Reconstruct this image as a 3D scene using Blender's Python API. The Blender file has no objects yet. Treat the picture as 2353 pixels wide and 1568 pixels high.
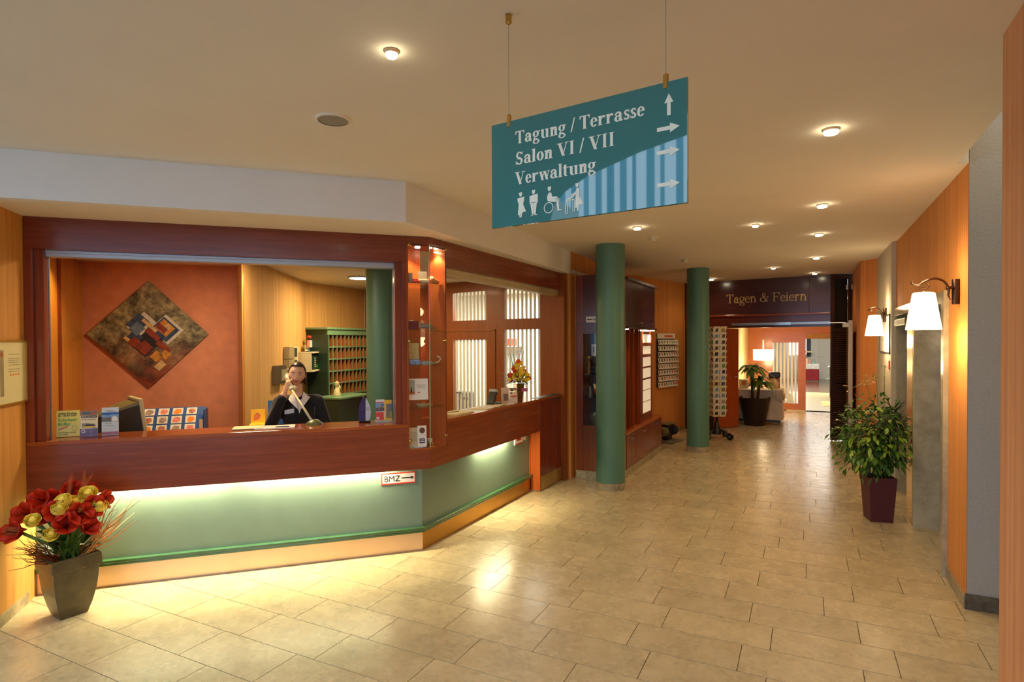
import bpy, bmesh, math, random
from mathutils import Vector, Matrix
random.seed(7)
SC = bpy.context.scene
COL = SC.collection
PI = math.pi
H = 1.75

# ------------------------------------------------------------------ camera
cam_d = bpy.data.cameras.new('camera')
cam = bpy.data.objects.new('camera', cam_d)
COL.objects.link(cam)
cam_d.sensor_width = 36.0
cam_d.lens = 1346.59 / 2353.0 * 36.0
cam_d.shift_y = 19.56 / 2353.0
cam_d.clip_start = 0.05
cam_d.clip_end = 200
_y, _p, _r = math.radians(26.6349), math.radians(-0.7914), math.radians(-0.2614)
_f = Vector((-math.sin(_y) * math.cos(_p), math.cos(_y) * math.cos(_p), math.sin(_p)))
_rt = Vector((math.cos(_y), math.sin(_y), 0))
_u = _rt.cross(_f)
_r2 = math.cos(_r) * _rt + math.sin(_r) * _u
_u2 = -math.sin(_r) * _rt + math.cos(_r) * _u
cam.matrix_world = Matrix(((_r2.x, _u2.x, -_f.x, 0), (_r2.y, _u2.y, -_f.y, 0), (_r2.z, _u2.z, -_f.z, H), (0, 0, 0, 1)))
SC.camera = cam

# ------------------------------------------------------------------ world (overcast daylight outside the lobby glazing)
W = bpy.data.worlds.new('daylight')
SC.world = W
W.use_nodes = True
W.node_tree.nodes['Background'].inputs[0].default_value = (0.50, 0.66, 0.86, 1)
W.node_tree.nodes['Background'].inputs[1].default_value = 2.4

# ------------------------------------------------------------------ view
vs = SC.view_settings
vs.view_transform = 'Standard'
vs.look = 'None'
vs.gamma = 1.0
vs.use_curve_mapping = False
vs.exposure = 0.85
cy = SC.cycles
cy.use_denoising = True
cy.max_bounces = 7
cy.diffuse_bounces = 4
cy.glossy_bounces = 4
cy.transmission_bounces = 8
cy.transparent_max_bounces = 16
cy.caustics_reflective = False
cy.caustics_refractive = False
cy.sample_clamp_indirect = 4.0
cy.use_light_tree = True

# warm lamp powers (one place to tune them)
WARM = (1.0, 0.69, 0.36)
WARM2 = (1.0, 0.74, 0.40)
P_DOWN = 14.0       # recessed ceiling downlight, watts
P_TUBE = 15.0       # each tube under the counter
P_SCONCE = 9.0      # wall sconce bulb
P_OFFICE = 27.0     # office ceiling light and unseen fill
P_CURT = 34.0       # spot on the office side wall
P_BACK = 95.0      # bright room behind the partition
P_FOYER = 15.0      # pendant lamp
P_FAR = 170.0       # far breakfast room
P_CASE = 6.0        # showcase spot

# ------------------------------------------------------------------ colours and materials
def lin(c):
    c = c / 255.0
    return c / 12.92 if c <= 0.04045 else ((c + 0.055) / 1.055) ** 2.4
def rgb(r, g, b):
    return (lin(r), lin(g), lin(b), 1.0)
MATS = {}
def _base(name):
    m = bpy.data.materials.new(name)
    m.use_nodes = True
    nt = m.node_tree
    MATS[name] = m
    return m, nt, nt.nodes['Principled BSDF']
def _noise(nt, scale, detail, vec=None):
    n = nt.nodes.new('ShaderNodeTexNoise')
    n.inputs['Scale'].default_value = scale
    n.inputs['Detail'].default_value = detail
    if vec is not None:
        nt.links.new(vec, n.inputs['Vector'])
    return n
def _pos(nt, rz=0.0, scale=(1, 1, 1)):
    g = nt.nodes.new('ShaderNodeNewGeometry')
    a = nt.nodes.new('ShaderNodeMapping')
    a.inputs['Rotation'].default_value = (0, 0, rz)
    nt.links.new(g.outputs['Position'], a.inputs['Vector'])
    b = nt.nodes.new('ShaderNodeMapping')
    b.inputs['Scale'].default_value = scale
    nt.links.new(a.outputs['Vector'], b.inputs['Vector'])
    return b.outputs['Vector']
def _ramp(nt, fac, stops):
    r = nt.nodes.new('ShaderNodeValToRGB')
    el = r.color_ramp.elements
    while len(el) < len(stops):
        el.new(0.5)
    for e, (p, c) in zip(el, stops):
        e.position = p
        e.color = c
    nt.links.new(fac, r.inputs['Fac'])
    return r
def _bump(nt, b, h, strength, dist=0.01):
    n = nt.nodes.new('ShaderNodeBump')
    n.inputs['Strength'].default_value = strength
    n.inputs['Distance'].default_value = dist
    nt.links.new(h, n.inputs['Height'])
    nt.links.new(n.outputs['Normal'], b.inputs['Normal'])
def mat(name, c, rough=0.5, metal=0.0, spec=0.5, var=0.12, scale=8.0, bump=0.0, emit=None, es=0.0, coat=0.0, sheen=0.0):
    if name in MATS:
        return MATS[name]
    m, nt, b = _base(name)
    b.inputs['Roughness'].default_value = rough
    b.inputs['Metallic'].default_value = metal
    b.inputs['Specular IOR Level'].default_value = spec
    b.inputs['Coat Weight'].default_value = coat
    b.inputs['Sheen Weight'].default_value = sheen
    n = _noise(nt, scale, 4.0, _pos(nt))
    lo = tuple(x * (1 - var) for x in c[:3]) + (1,)
    hi = tuple(min(1, x * (1 + var)) for x in c[:3]) + (1,)
    r = _ramp(nt, n.outputs['Fac'], [(0.3, lo), (0.7, hi)])
    nt.links.new(r.outputs['Color'], b.inputs['Base Color'])
    if bump:
        _bump(nt, b, n.outputs['Fac'], bump)
    if emit:
        b.inputs['Emission Color'].default_value = tuple(emit) + (1,)
        b.inputs['Emission Strength'].default_value = es
    return m
def wood(name, dark, light, rz=0.0, vert=False, rough=0.22, coat=0.25):
    if name in MATS:
        return MATS[name]
    m, nt, b = _base(name)
    sc = (20, 20, 1.1) if vert else (1.1, 20, 22)
    v = _pos(nt, rz, sc)
    n = _noise(nt, 1.6, 7.0, v)
    n.inputs['Roughness'].default_value = 0.65
    n2 = _noise(nt, 9.0, 3.0, v)
    mx = nt.nodes.new('ShaderNodeMath'); mx.operation = 'MULTIPLY_ADD'
    mx.inputs[1].default_value = 0.25
    nt.links.new(n2.outputs['Fac'], mx.inputs[0]); nt.links.new(n.outputs['Fac'], mx.inputs[2])
    mid = tuple((a + c) / 2 for a, c in zip(dark, light))
    r = _ramp(nt, mx.outputs[0], [(0.30, tuple(a * .6 + m_ * .4 for a, m_ in zip(dark, mid))), (0.62, mid), (0.95, light)])
    nt.links.new(r.outputs['Color'], b.inputs['Base Color'])
    b.inputs['Roughness'].default_value = rough
    b.inputs['Coat Weight'].default_value = coat
    b.inputs['Coat Roughness'].default_value = 0.12
    return m
def paper_wall(name, a, c, rz=0.0, rough=0.8, sx=34.0):
    if name in MATS:
        return MATS[name]
    m, nt, b = _base(name)
    v = _pos(nt, rz, (sx, sx, 0.25))
    n = _noise(nt, 1.0, 3.0, v)
    n2 = _noise(nt, 5.0, 4.0, _pos(nt, rz, (8, 8, 1.2)))
    mx = nt.nodes.new('ShaderNodeMath'); mx.operation = 'MULTIPLY_ADD'
    mx.inputs[1].default_value = 0.35
    nt.links.new(n2.outputs['Fac'], mx.inputs[0]); nt.links.new(n.outputs['Fac'], mx.inputs[2])
    r = _ramp(nt, mx.outputs[0], [(0.42, a), (0.9, c)])
    nt.links.new(r.outputs['Color'], b.inputs['Base Color'])
    b.inputs['Roughness'].default_value = rough
    _bump(nt, b, n.outputs['Fac'], 0.08, 0.004)
    return m
def glow(name, c, s):
    if name in MATS:
        return MATS[name]
    m, nt, b = _base(name)
    b.inputs['Base Color'].default_value = (0.8, 0.8, 0.8, 1)
    n = _noise(nt, 3.0, 1.0, _pos(nt))
    r = _ramp(nt, n.outputs['Fac'], [(0.0, tuple(x * 0.97 for x in c) + (1,)), (1.0, tuple(c) + (1,))])
    nt.links.new(r.outputs['Color'], b.inputs['Emission Color'])
    b.inputs['Emission Strength'].default_value = s
    return m
def glass(name, tint=(1, 1, 1, 1), refl=1.0, rough=0.02):
    if name in MATS:
        return MATS[name]
    m, nt, b = _base(name)
    out = nt.nodes['Material Output']
    tr = nt.nodes.new('ShaderNodeBsdfTransparent'); tr.inputs[0].default_value = tint
    gl = nt.nodes.new('ShaderNodeBsdfGlossy'); gl.inputs['Roughness'].default_value = rough
    fr = nt.nodes.new('ShaderNodeFresnel'); fr.inputs['IOR'].default_value = 1.45
    n = _noise(nt, 2.0, 1.0, _pos(nt))
    mu = nt.nodes.new('ShaderNodeMath'); mu.operation = 'MULTIPLY_ADD'
    mu.inputs[1].default_value = 0.01
    fm = nt.nodes.new('ShaderNodeMath'); fm.operation = 'MULTIPLY'; fm.inputs[1].default_value = refl
    gb = nt.nodes.new('ShaderNodeNewGeometry')
    fb = nt.nodes.new('ShaderNodeMath'); fb.operation = 'SUBTRACT'; fb.inputs[0].default_value = 1.0
    nt.links.new(gb.outputs['Backfacing'], fb.inputs[1])
    ff = nt.nodes.new('ShaderNodeMath'); ff.operation = 'MULTIPLY'
    nt.links.new(fr.outputs[0], ff.inputs[0]); nt.links.new(fb.outputs[0], ff.inputs[1])
    nt.links.new(ff.outputs[0], fm.inputs[0])
    nt.links.new(n.outputs['Fac'], mu.inputs[0]); nt.links.new(fm.outputs[0], mu.inputs[2])
    mx = nt.nodes.new('ShaderNodeMixShader')
    nt.links.new(mu.outputs[0], mx.inputs[0]); nt.links.new(tr.outputs[0], mx.inputs[1]); nt.links.new(gl.outputs[0], mx.inputs[2])
    nt.links.new(mx.outputs[0], out.inputs['Surface'])
    return m
def stone(name, a, c, spot, rough=0.3, scale=3.0, rand=False, spotw=0.62):
    if name in MATS:
        return MATS[name]
    m, nt, b = _base(name)
    v = _pos(nt)
    if rand:
        oi = nt.nodes.new('ShaderNodeObjectInfo')
        va = nt.nodes.new('ShaderNodeVectorMath'); va.operation = 'MULTIPLY_ADD'
        cb = nt.nodes.new('ShaderNodeCombineXYZ')
        for k in range(3):
            nt.links.new(oi.outputs['Random'], cb.inputs[k])
        va.inputs[1].default_value = (17, 31, 53)
        nt.links.new(cb.outputs[0], va.inputs[0]); nt.links.new(v, va.inputs[2])
        v = va.outputs[0]
    n = _noise(nt, scale, 5.0, v)
    r = _ramp(nt, n.outputs['Fac'], [(0.3, a), (0.68, c)])
    n2 = _noise(nt, scale * 3.2, 8.0, v)
    n2.inputs['Roughness'].default_value = 0.7
    n3 = _noise(nt, scale * 0.55, 2.0, v)
    ad = nt.nodes.new('ShaderNodeMath'); ad.operation = 'MULTIPLY_ADD'; ad.inputs[1].default_value = 0.45
    nt.links.new(n3.outputs['Fac'], ad.inputs[0]); nt.links.new(n2.outputs['Fac'], ad.inputs[2])
    r2 = _ramp(nt, ad.outputs[0], [(spotw + 0.02, (0, 0, 0, 1)), (spotw + 0.32, (1, 1, 1, 1))])
    mx = nt.nodes.new('ShaderNodeMixRGB')
    nt.links.new(r2.outputs['Color'], mx.inputs[0]); nt.links.new(r.outputs['Color'], mx.inputs[1])
    mx.inputs[2].default_value = spot
    col = mx.outputs[0]
    if rand:
        hs = nt.nodes.new('ShaderNodeHueSaturation')
        mr = nt.nodes.new('ShaderNodeMapRange')
        mr.inputs['To Min'].default_value = 0.92; mr.inputs['To Max'].default_value = 1.05
        nt.links.new(oi.outputs['Random'], mr.inputs['Value'])
        nt.links.new(mr.outputs['Result'], hs.inputs['Value']); nt.links.new(col, hs.inputs['Color'])
        col = hs.outputs['Color']
    nt.links.new(col, b.inputs['Base Color'])
    b.inputs['Roughness'].default_value = rough
    if rand:
        rr = nt.nodes.new('ShaderNodeMapRange')
        rr.inputs['To Min'].default_value = rough * 0.8; rr.inputs['To Max'].default_value = rough * 1.35
        nt.links.new(n.outputs['Fac'], rr.inputs['Value']); nt.links.new(rr.outputs['Result'], b.inputs['Roughness'])
    return m

# ------------------------------------------------------------------ mesh builder
class MB:
    def __init__(s):
        s.v = []; s.f = []
    def add(s, vs_, fs_):
        k = len(s.v)
        s.v += [Vector(p) for p in vs_]
        s.f += [tuple(i + k for i in f) for f in fs_]
        return s
    def hexa(s, b, t):
        return s.add(list(b) + list(t), [(3, 2, 1, 0), (4, 5, 6, 7), (0, 1, 5, 4), (1, 2, 6, 5), (2, 3, 7, 6), (3, 0, 4, 7)])
    def box(s, x0, y0, z0, x1, y1, z1):
        return s.hexa([(x0, y0, z0), (x1, y0, z0), (x1, y1, z0), (x0, y1, z0)], [(x0, y0, z1), (x1, y0, z1), (x1, y1, z1), (x0, y1, z1)])
    def prism(s, poly, z0, z1):
        n = len(poly)
        a = sum(poly[i][0] * poly[(i + 1) % n][1] - poly[(i + 1) % n][0] * poly[i][1] for i in range(n))
        if a < 0:
            poly = poly[::-1]
        vs_ = [(p[0], p[1], z0) for p in poly] + [(p[0], p[1], z1) for p in poly]
        fs_ = [tuple(range(n))[::-1], tuple(range(n, 2 * n))] + [(i, (i + 1) % n, n + (i + 1) % n, n + i) for i in range(n)]
        return s.add(vs_, fs_)
    def slab(s, o, ux, uy, uz, x0, y0, z0, x1, y1, z1):
        """box in the frame o + x*ux + y*uy + z*uz"""
        o, ux, uy, uz = Vector(o), Vector(ux), Vector(uy), Vector(uz)
        P = lambda x, y, z: o + ux * x + uy * y + uz * z
        return s.hexa([P(x0, y0, z0), P(x1, y0, z0), P(x1, y1, z0), P(x0, y1, z0)], [P(x0, y0, z1), P(x1, y0, z1), P(x1, y1, z1), P(x0, y1, z1)])
    def tube(s, pts, rads, n=8, caps=True, flat=1.0):
        pts = [Vector(p) for p in pts]
        if not hasattr(rads, '__len__'):
            rads = [rads] * len(pts)
        k = len(s.v)
        prev = None
        for i, p in enumerate(pts):
            d = (pts[min(i + 1, len(pts) - 1)] - pts[max(i - 1, 0)])
            d = d.normalized() if d.length > 1e-9 else Vector((0, 0, 1))
            if prev is None:
                a = d.orthogonal().normalized()
                if abs(d.z) < 0.95:
                    a = Vector((0, 0, 1)).cross(d).normalized()
            else:
                a = (prev - d * prev.dot(d))
                a = a.normalized() if a.length > 1e-6 else d.orthogonal().normalized()
            prev = a
            b = d.cross(a)
            for j in range(n):
                t = 2 * PI * j / n
                s.v.append(p + a * (math.cos(t) * rads[i]) + b * (math.sin(t) * rads[i] * flat))
        m = len(pts)
        for i in range(m - 1):
            for j in range(n):
                s.f.append((k + i * n + j, k + i * n + (j + 1) % n, k + (i + 1) * n + (j + 1) % n, k + (i + 1) * n + j))
        if caps:
            s.f.append(tuple(k + j for j in range(n))[::-1])
            s.f.append(tuple(k + (m - 1) * n + j for j in range(n)))
        return s
    def lathe(s, prof, c, n=24, axis=(0, 0, 1), caps=True):
        ax = Vector(axis).normalized()
        a = ax.orthogonal().normalized(); b = ax.cross(a)
        c = Vector(c); k = len(s.v)
        for r, z in prof:
            for j in range(n):
                t = 2 * PI * j / n
                s.v.append(c + ax * z + (a * math.cos(t) + b * math.sin(t)) * r)
        for i in range(len(prof) - 1):
            for j in range(n):
                s.f.append((k + i * n + j, k + i * n + (j + 1) % n, k + (i + 1) * n + (j + 1) % n, k + (i + 1) * n + j))
        if caps:
            if prof[0][0] > 1e-5: s.f.append(tuple(k + j for j in range(n))[::-1])
            if prof[-1][0] > 1e-5: s.f.append(tuple(k + (len(prof) - 1) * n + j for j in range(n)))
        return s
    def ball(s, c, r, n=10, fn=None):
        r = r if hasattr(r, '__len__') else (r, r, r)
        k = len(s.v); m = max(4, n // 2 + 1)
        for i in range(m + 1):
            th = PI * i / m
            for j in range(n):
                ph = 2 * PI * j / n
                p = Vector((math.sin(th) * math.cos(ph), math.sin(th) * math.sin(ph), math.cos(th)))
                p = fn(p) if fn else Vector((p.x * r[0], p.y * r[1], p.z * r[2]))
                s.v.append(Vector(c) + p)
        for i in range(m):
            for j in range(n):
                s.f.append((k + i * n + j, k + (i + 1) * n + j, k + (i + 1) * n + (j + 1) % n, k + i * n + (j + 1) % n))
        return s
    def leaf(s, p, d, up, ln, w, droop=0.3, seg=4, fold=0.15):
        """a folded, drooping leaf blade"""
        p, d, up = Vector(p), Vector(d).normalized(), Vector(up).normalized()
        sd = d.cross(up)
        if sd.length < 1e-4: sd = d.orthogonal()
        sd.normalize(); up = sd.cross(d)
        k = len(s.v)
        for i in range(seg + 1):
            t = i / seg
            c = p + d * (ln * t) - Vector((0, 0, 1)) * (droop * ln * t * t)
            ww = w * math.sin(PI * min(1, 0.08 + t * 0.92)) ** 0.8 * 0.5 + 0.0004
            s.v += [c - sd * ww + up * (fold * ww), c, c + sd * ww + up * (fold * ww)]
        for i in range(seg):
            a = k + i * 3
            s.f += [(a, a + 1, a + 4, a + 3), (a + 1, a + 2, a + 5, a + 4)]
        return s

def spl(pts, rads, n=5):
    """smooth curve through points, with the radii carried along"""
    P_ = [Vector(p) for p in pts]; out, rr = [], []
    for i in range(len(P_) - 1):
        a, b, c, d = P_[max(i - 1, 0)], P_[i], P_[i + 1], P_[min(i + 2, len(P_) - 1)]
        for k in range(n):
            t = k / n
            out.append(.5 * ((2 * b) + (c - a) * t + (2 * a - 5 * b + 4 * c - d) * t * t + (3 * b - a - 3 * c + d) * t ** 3)); rr.append(rads[i] + (rads[i + 1] - rads[i]) * t)
    return out + [P_[-1]], rr + [rads[-1]]
ORG = {}
def _link(name, me, material, parent, loc):
    o = bpy.data.objects.new(name, me)
    COL.objects.link(o)
    if material is not None:
        me.materials.append(material)
    if parent is not None:
        o.parent = parent
        ORG[o.name] = ORG[parent.name]
    else:
        o.location = loc
        ORG[o.name] = Vector(loc)
    return o
def build(name, mb, material, parent=None, smooth=False, bevel=0.0, seg=2, kind=None):
    if parent is not None:
        og = ORG[parent.name]
    else:
        xs = [v.x for v in mb.v]; ys = [v.y for v in mb.v]; zs = [v.z for v in mb.v]
        og = Vector(((min(xs) + max(xs)) / 2, (min(ys) + max(ys)) / 2, min(zs)))
    me = bpy.data.meshes.new(name)
    me.from_pydata([v - og for v in mb.v], [], mb.f)
    me.update()
    if smooth:
        for p in me.polygons: p.use_smooth = True
    o = _link(name, me, material, parent, og)
    if smooth == 'auto':
        md = o.modifiers.new('smooth', 'EDGE_SPLIT'); md.split_angle = math.radians(40)
    if bevel:
        md = o.modifiers.new('bevel', 'BEVEL'); md.width = bevel; md.segments = seg; md.limit_method = 'ANGLE'; md.angle_limit = math.radians(40)
    if kind:
        o['kind'] = kind
    return o
def thing(name, label, cat, loc, group=None):
    o = bpy.data.objects.new(name, None)
    COL.objects.link(o)
    o.location = loc
    o.empty_display_size = 0.1
    ORG[o.name] = Vector(loc)
    o['label'] = label; o['category'] = cat
    if group: o['group'] = group
    return o
def tag(o, label, cat, group=None):
    o['label'] = label; o['category'] = cat
    if group: o['group'] = group
    return o
def struct(name, mb, material, parent=None, bevel=0.0, smooth=False):
    o = build(name, mb, material, parent, bevel=bevel, smooth=smooth)
    if parent is None: o['kind'] = 'structure'
    return o
def copy_tree(root, loc, rotz=None, label=None):
    c = root.copy(); COL.objects.link(c); c.location = loc
    if rotz is not None: c.rotation_euler = (0, 0, rotz)
    if label: c['label'] = label
    ORG[c.name] = Vector(loc)
    for ch in list(root.children):
        d = ch.copy(); COL.objects.link(d); d.parent = c
        for g in list(ch.children):
            e = g.copy(); COL.objects.link(e); e.parent = d
    return c
def lamp(kind, name, loc, power, color, size=0.1, parent=None, direction=(0, 0, -1), spot=None, blend=0.6, sizey=None):
    d = bpy.data.lights.new(name, kind)
    d.energy = power; d.color = color
    if kind == 'AREA':
        d.shape = 'RECTANGLE' if sizey else 'DISK'; d.size = size
        if sizey: d.size_y = sizey
    else:
        d.shadow_soft_size = size
    if kind == 'SPOT':
        d.spot_size = math.radians(spot or 110); d.spot_blend = blend
    o = bpy.data.objects.new(name, d); COL.objects.link(o)
    o.location = loc
    o.rotation_euler = Vector(direction).to_track_quat('-Z', 'Y').to_euler()
    return o

# ------------------------------------------------------------------ reception frame of reference
XF, YC = -2.754, 3.9914
S2 = 2 ** -0.5
def Lp(s, d=0.0, z=0.0):
    """s metres along the diagonal counter front from its corner, d metres behind that front"""
    return Vector((XF - s * S2 - d * S2, YC - s * S2 + d * S2, z))
LX = Vector((-S2, -S2, 0)); LD = Vector((-S2, S2, 0)); UZ = Vector((0, 0, 1)); UX = Vector((1, 0, 0)); UY = Vector((0, 1, 0))
K = math.tan(math.radians(22.5))
def Ls(mb, s0, s1, d0, d1, z0, z1):
    return mb.slab((XF, YC, 0), LX, LD, UZ, s0, d0, z0, s1, d1, z1)
def Rs(mb, t0, t1, d0, d1, z0, z1):
    return mb.box(XF - d1, YC + t0, z0, XF - d0, YC + t1, z1)
def Lm(mb, s1, d0, d1, z0, z1):
    """diagonal run mitred at the corner"""
    return mb.prism([tuple(Lp(s1, d0)[:2]), tuple(Lp(K * d0, d0)[:2]), tuple(Lp(K * d1, d1)[:2]), tuple(Lp(s1, d1)[:2])], z0, z1)
def Rm(mb, t1, d0, d1, z0, z1):
    R = lambda t, d: (XF - d, YC + t)
    return mb.prism([R(K * d0, d0), R(t1, d0), R(t1, d1), R(K * d1, d1)], z0, z1)
# ------------------------------------------------------------------ lettering
def arc(cx, cy_, rx, ry, a0, a1, tx, ty, n=14):
    """elliptical stroke; thick at its sides (tx), thin at top and bottom (ty)"""
    out = []
    for i in range(n):
        q = []
        for a in (a0 + (a1 - a0) * i / n, a0 + (a1 - a0) * (i + 1) / n):
            t = math.radians(a)
            q.append(((cx + rx * math.cos(t), cy_ + ry * math.sin(t)), (cx + (rx - tx) * math.cos(t), cy_ + (ry - ty) * math.sin(t))))
        out.append([q[0][0], q[1][0], q[1][1], q[0][1]])
    return out
def rc(x0, y0, x1, y1):
    return [[(x0, y0), (x1, y0), (x1, y1), (x0, y1)]]
def dg(x0, y0, x1, y1, w):
    return [[(x0, y0), (x0 + w, y0), (x1 + w, y1), (x1, y1)]]
def dot(x, y, r, n=10):
    return [[(x + r * math.cos(2 * PI * i / n), y + r * math.sin(2 * PI * i / n)) for i in range(n)]]
def glyph(ch, w):
    h = 0.04; e = 0.05; X = 0.46; C = 0.67
    def st(x, y0, y1, bot=True, top=None):
        g = rc(x, y0, x + w, y1)
        if bot: g += rc(x - e, y0, x + w + e, y0 + 0.03)
        if top == 'l': g += [[(x - e - 0.02, y1 - 0.045), (x, y1 - 0.06), (x, y1), (x - 0.01, y1)]]
        if top == 'b': g += rc(x - e, y1 - 0.03, x + w + e, y1)
        return g
    if ch == 'T':
        c = 0.31 - w / 2
        return st(c, 0, C) + rc(0.02, C - 0.04, 0.60, C) + [[(0.02, C - 0.17), (0.045, C - 0.17), (0.12, C - 0.04), (0.02, C - 0.04)], [(0.575, C - 0.17), (0.60, C - 0.17), (0.60, C - 0.04), (0.50, C - 0.04)]], 0.62
    if ch == 'a':
        return (rc(0.27, 0.03, 0.27 + w, 0.33) + arc(0.235, 0.32, 0.035 + w + 0.0, 0.15, 0, 150, w, 0.05) + dot(0.105, 0.345, 0.055)
                + arc(0.19, 0.135, 0.165, 0.145, 60, 320, w * 0.95, 0.05) + [[(0.27, 0.30), (0.27, 0.25), (0.2, 0.235), (0.19, 0.28)]]
                + [[(0.27 + w * 0.4, 0.03), (0.27 + w, 0.09), (0.30 + w + 0.04, 0.06), (0.27 + w + 0.02, 0.0), (0.27 + w * 0.6, -0.01)]], 0.36 + w)
    if ch == 'g':
        return (arc(0.22, 0.305, 0.20, 0.17, 0, 360, w * 0.9, 0.04) + arc(0.235, -0.09, 0.22, 0.125, 0, 360, w * 0.75, 0.045)
                + [[(0.06, 0.07), (0.12, 0.15), (0.17, 0.14), (0.12, 0.06)], [(0.06, 0.02), (0.06, 0.09), (0.30, 0.075), (0.36, 0.02)]] + rc(0.33, 0.40, 0.48, 0.45), 0.36 + w * 1.0)
    if ch == 'u':
        return st(0.07, 0.12, X, False, 'l') + arc(0.07 + 0.16, 0.15, 0.16, 0.16, 180, 300, w, 0.07) + st(0.35, 0.0, X, False, 'l') + rc(0.35 + w, 0, 0.40 + w, 0.03), 0.43 + w
    if ch == 'n':
        return st(0.07, 0, X, True, 'l') + arc(0.07 + w + 0.10, 0.28, 0.16, 0.19, 20, 165, w * 0.9, 0.08) + st(0.45 - w, 0, 0.33), 0.52
    if ch == '/':
        return dg(0.0, -0.02, 0.20, C + 0.02, 0.05 + w * 0.15), 0.27
    if ch == 'e':
        return arc(0.22, 0.23, 0.20, 0.24, 5, 325, w * 0.95, 0.045) + rc(0.08, 0.235, 0.40, 0.275), 0.43
    if ch == 'r':
        return st(0.06, 0, X, True, 'l') + arc(0.07 + w + 0.09, 0.31, 0.11, 0.16, 60, 180, 0.05, 0.08) + dot(0.13 + w + 0.08, 0.40, 0.06), 0.30 + w
    if ch == 's':
        return arc(0.18, 0.345, 0.14, 0.125, 25, 265, w * 0.75, 0.05) + arc(0.18, 0.125, 0.15, 0.135, -160, 85, w * 0.8, 0.055) + [[(0.06, 0.30), (0.12, 0.19), (0.28, 0.17), (0.22, 0.28)]] + rc(0.285, 0.32, 0.31, 0.46) + rc(0.03, 0.0, 0.055, 0.15), 0.35
    if ch == 'S':
        return arc(0.26, 0.50, 0.20, 0.18, 20, 265, w * 0.85, 0.06) + arc(0.26, 0.18, 0.215, 0.195, -160, 85, w * 0.9, 0.06) + [[(0.075, 0.44), (0.16, 0.29), (0.42, 0.24), (0.33, 0.38)]] + rc(0.43, 0.47, 0.46, 0.68) + rc(0.04, 0.0, 0.07, 0.21), 0.53
    if ch == 'l':
        return st(0.06, 0, C + 0.01, True, 'l'), 0.14 + w
    if ch == 'o':
        return arc(0.235, 0.23, 0.215, 0.24, 0, 360, w, 0.04, 20), 0.47
    if ch == 'V':
        return dg(0.30, 0, 0.06, C, w * 1.1) + dg(0.31, 0, 0.545, C, 0.045) + rc(0.0, C - 0.03, 0.28 + w * 0.3, C) + rc(0.45, C - 0.03, 0.68, C), 0.68
    if ch == 'I':
        return st(0.11, 0, C, True, 'b'), 0.22 + w
    if ch == 'w':
        return dg(0.18, 0, 0.05, X, w * 0.95) + dg(0.20, 0, 0.33, X, 0.04) + dg(0.46, 0, 0.31, X, w * 0.95) + dg(0.48, 0, 0.60, X, 0.04) + rc(0.0, X - 0.03, 0.22, X) + rc(0.27, X - 0.03, 0.44, X) + rc(0.53, X - 0.03, 0.70, X), 0.70
    if ch == 't':
        return rc(0.07, 0.10, 0.07 + w, 0.58) + rc(0.01, X - 0.04, 0.21 + w, X) + arc(0.07 + 0.13, 0.12, 0.13, 0.13, 180, 310, w, 0.06), 0.22 + w
    if ch == 'F':
        return st(0.09, 0, C) + rc(0.03, C - 0.04, 0.56, C) + [[(0.535, C - 0.18), (0.56, C - 0.18), (0.56, C - 0.04), (0.45, C - 0.04)]] + rc(0.09, 0.33, 0.40, 0.37) + rc(0.375, 0.26, 0.40, 0.44), 0.58
    if ch == 'i':
        return st(0.06, 0, X, True, 'l') + dot(0.06 + w / 2, 0.59, w * 0.55), 0.14 + w
    if ch == '&':
        return (arc(0.33, 0.53, 0.13, 0.15, 0, 360, w * 0.7, 0.04) + arc(0.26, 0.18, 0.23, 0.19, 80, 330, w, 0.05) + dg(0.56, 0.0, 0.20, 0.50, w * 1.05)
                + arc(0.36, 0.36, 0.26, 0.36, -75, 5, 0.045, 0.045) + rc(0.50, 0.36, 0.74, 0.39), 0.76)
    return [], 0.24
def serif(txt, O, ux, uz, nrm, size, w=0.13, width=None, th=0.002):
    """serif lettering standing th proud of a plane"""
    polys = []; x = 0.0
    for ch in txt:
        g, adv = glyph(ch, w)
        polys += [[(px + x, py) for px, py in p] for p in g]
        x += adv
    kx = (width / (x * size)) if width else 1.0
    O, ux, uz, nrm = Vector(O), Vector(ux), Vector(uz), Vector(nrm)
    mb = MB()
    for i, p in enumerate(polys):
        n = len(p)
        a = sum(p[k][0] * p[(k + 1) % n][1] - p[(k + 1) % n][0] * p[k][1] for k in range(n))
        if a < 0: p = p[::-1]
        lift = th + 0.00004 * (i % 5)
        F = [O + ux * (px * size * kx) + uz * (py * size) for px, py in p]
        mb.add([q + nrm * lift for q in F] + F, [tuple(range(n))] + [(n + k, n + (k + 1) % n, (k + 1) % n, k) for k in range(n)])
    return mb
def sans(txt, O, ux, uz, nrm, size, width=None, th=0.001, bold=0.0, lift=0.0006):
    cu = bpy.data.curves.new('lettering', 'FONT')
    cu.body = txt; cu.size = size; cu.extrude = th / 2; cu.offset = bold * size; cu.resolution_u = 3
    to = bpy.data.objects.new('lettering', cu); COL.objects.link(to)
    dgp = bpy.context.evaluated_depsgraph_get()
    me = bpy.data.meshes.new_from_object(to.evaluated_get(dgp))
    xs = [v.co.x for v in me.vertices] or [0, 1]
    kx = width / (max(xs) - min(xs)) if width else 1.0
    x0 = min(xs)
    O, ux, uz, nrm = Vector(O), Vector(ux), Vector(uz), Vector(nrm)
    mb = MB()
    mb.add([O + ux * ((v.co.x - x0) * kx) + uz * v.co.y + nrm * (v.co.z + th / 2 + lift) for v in me.vertices], [tuple(p.vertices) for p in me.polygons])
    bpy.data.objects.remove(to); bpy.data.curves.remove(cu); bpy.data.meshes.remove(me)
    return mb
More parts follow.
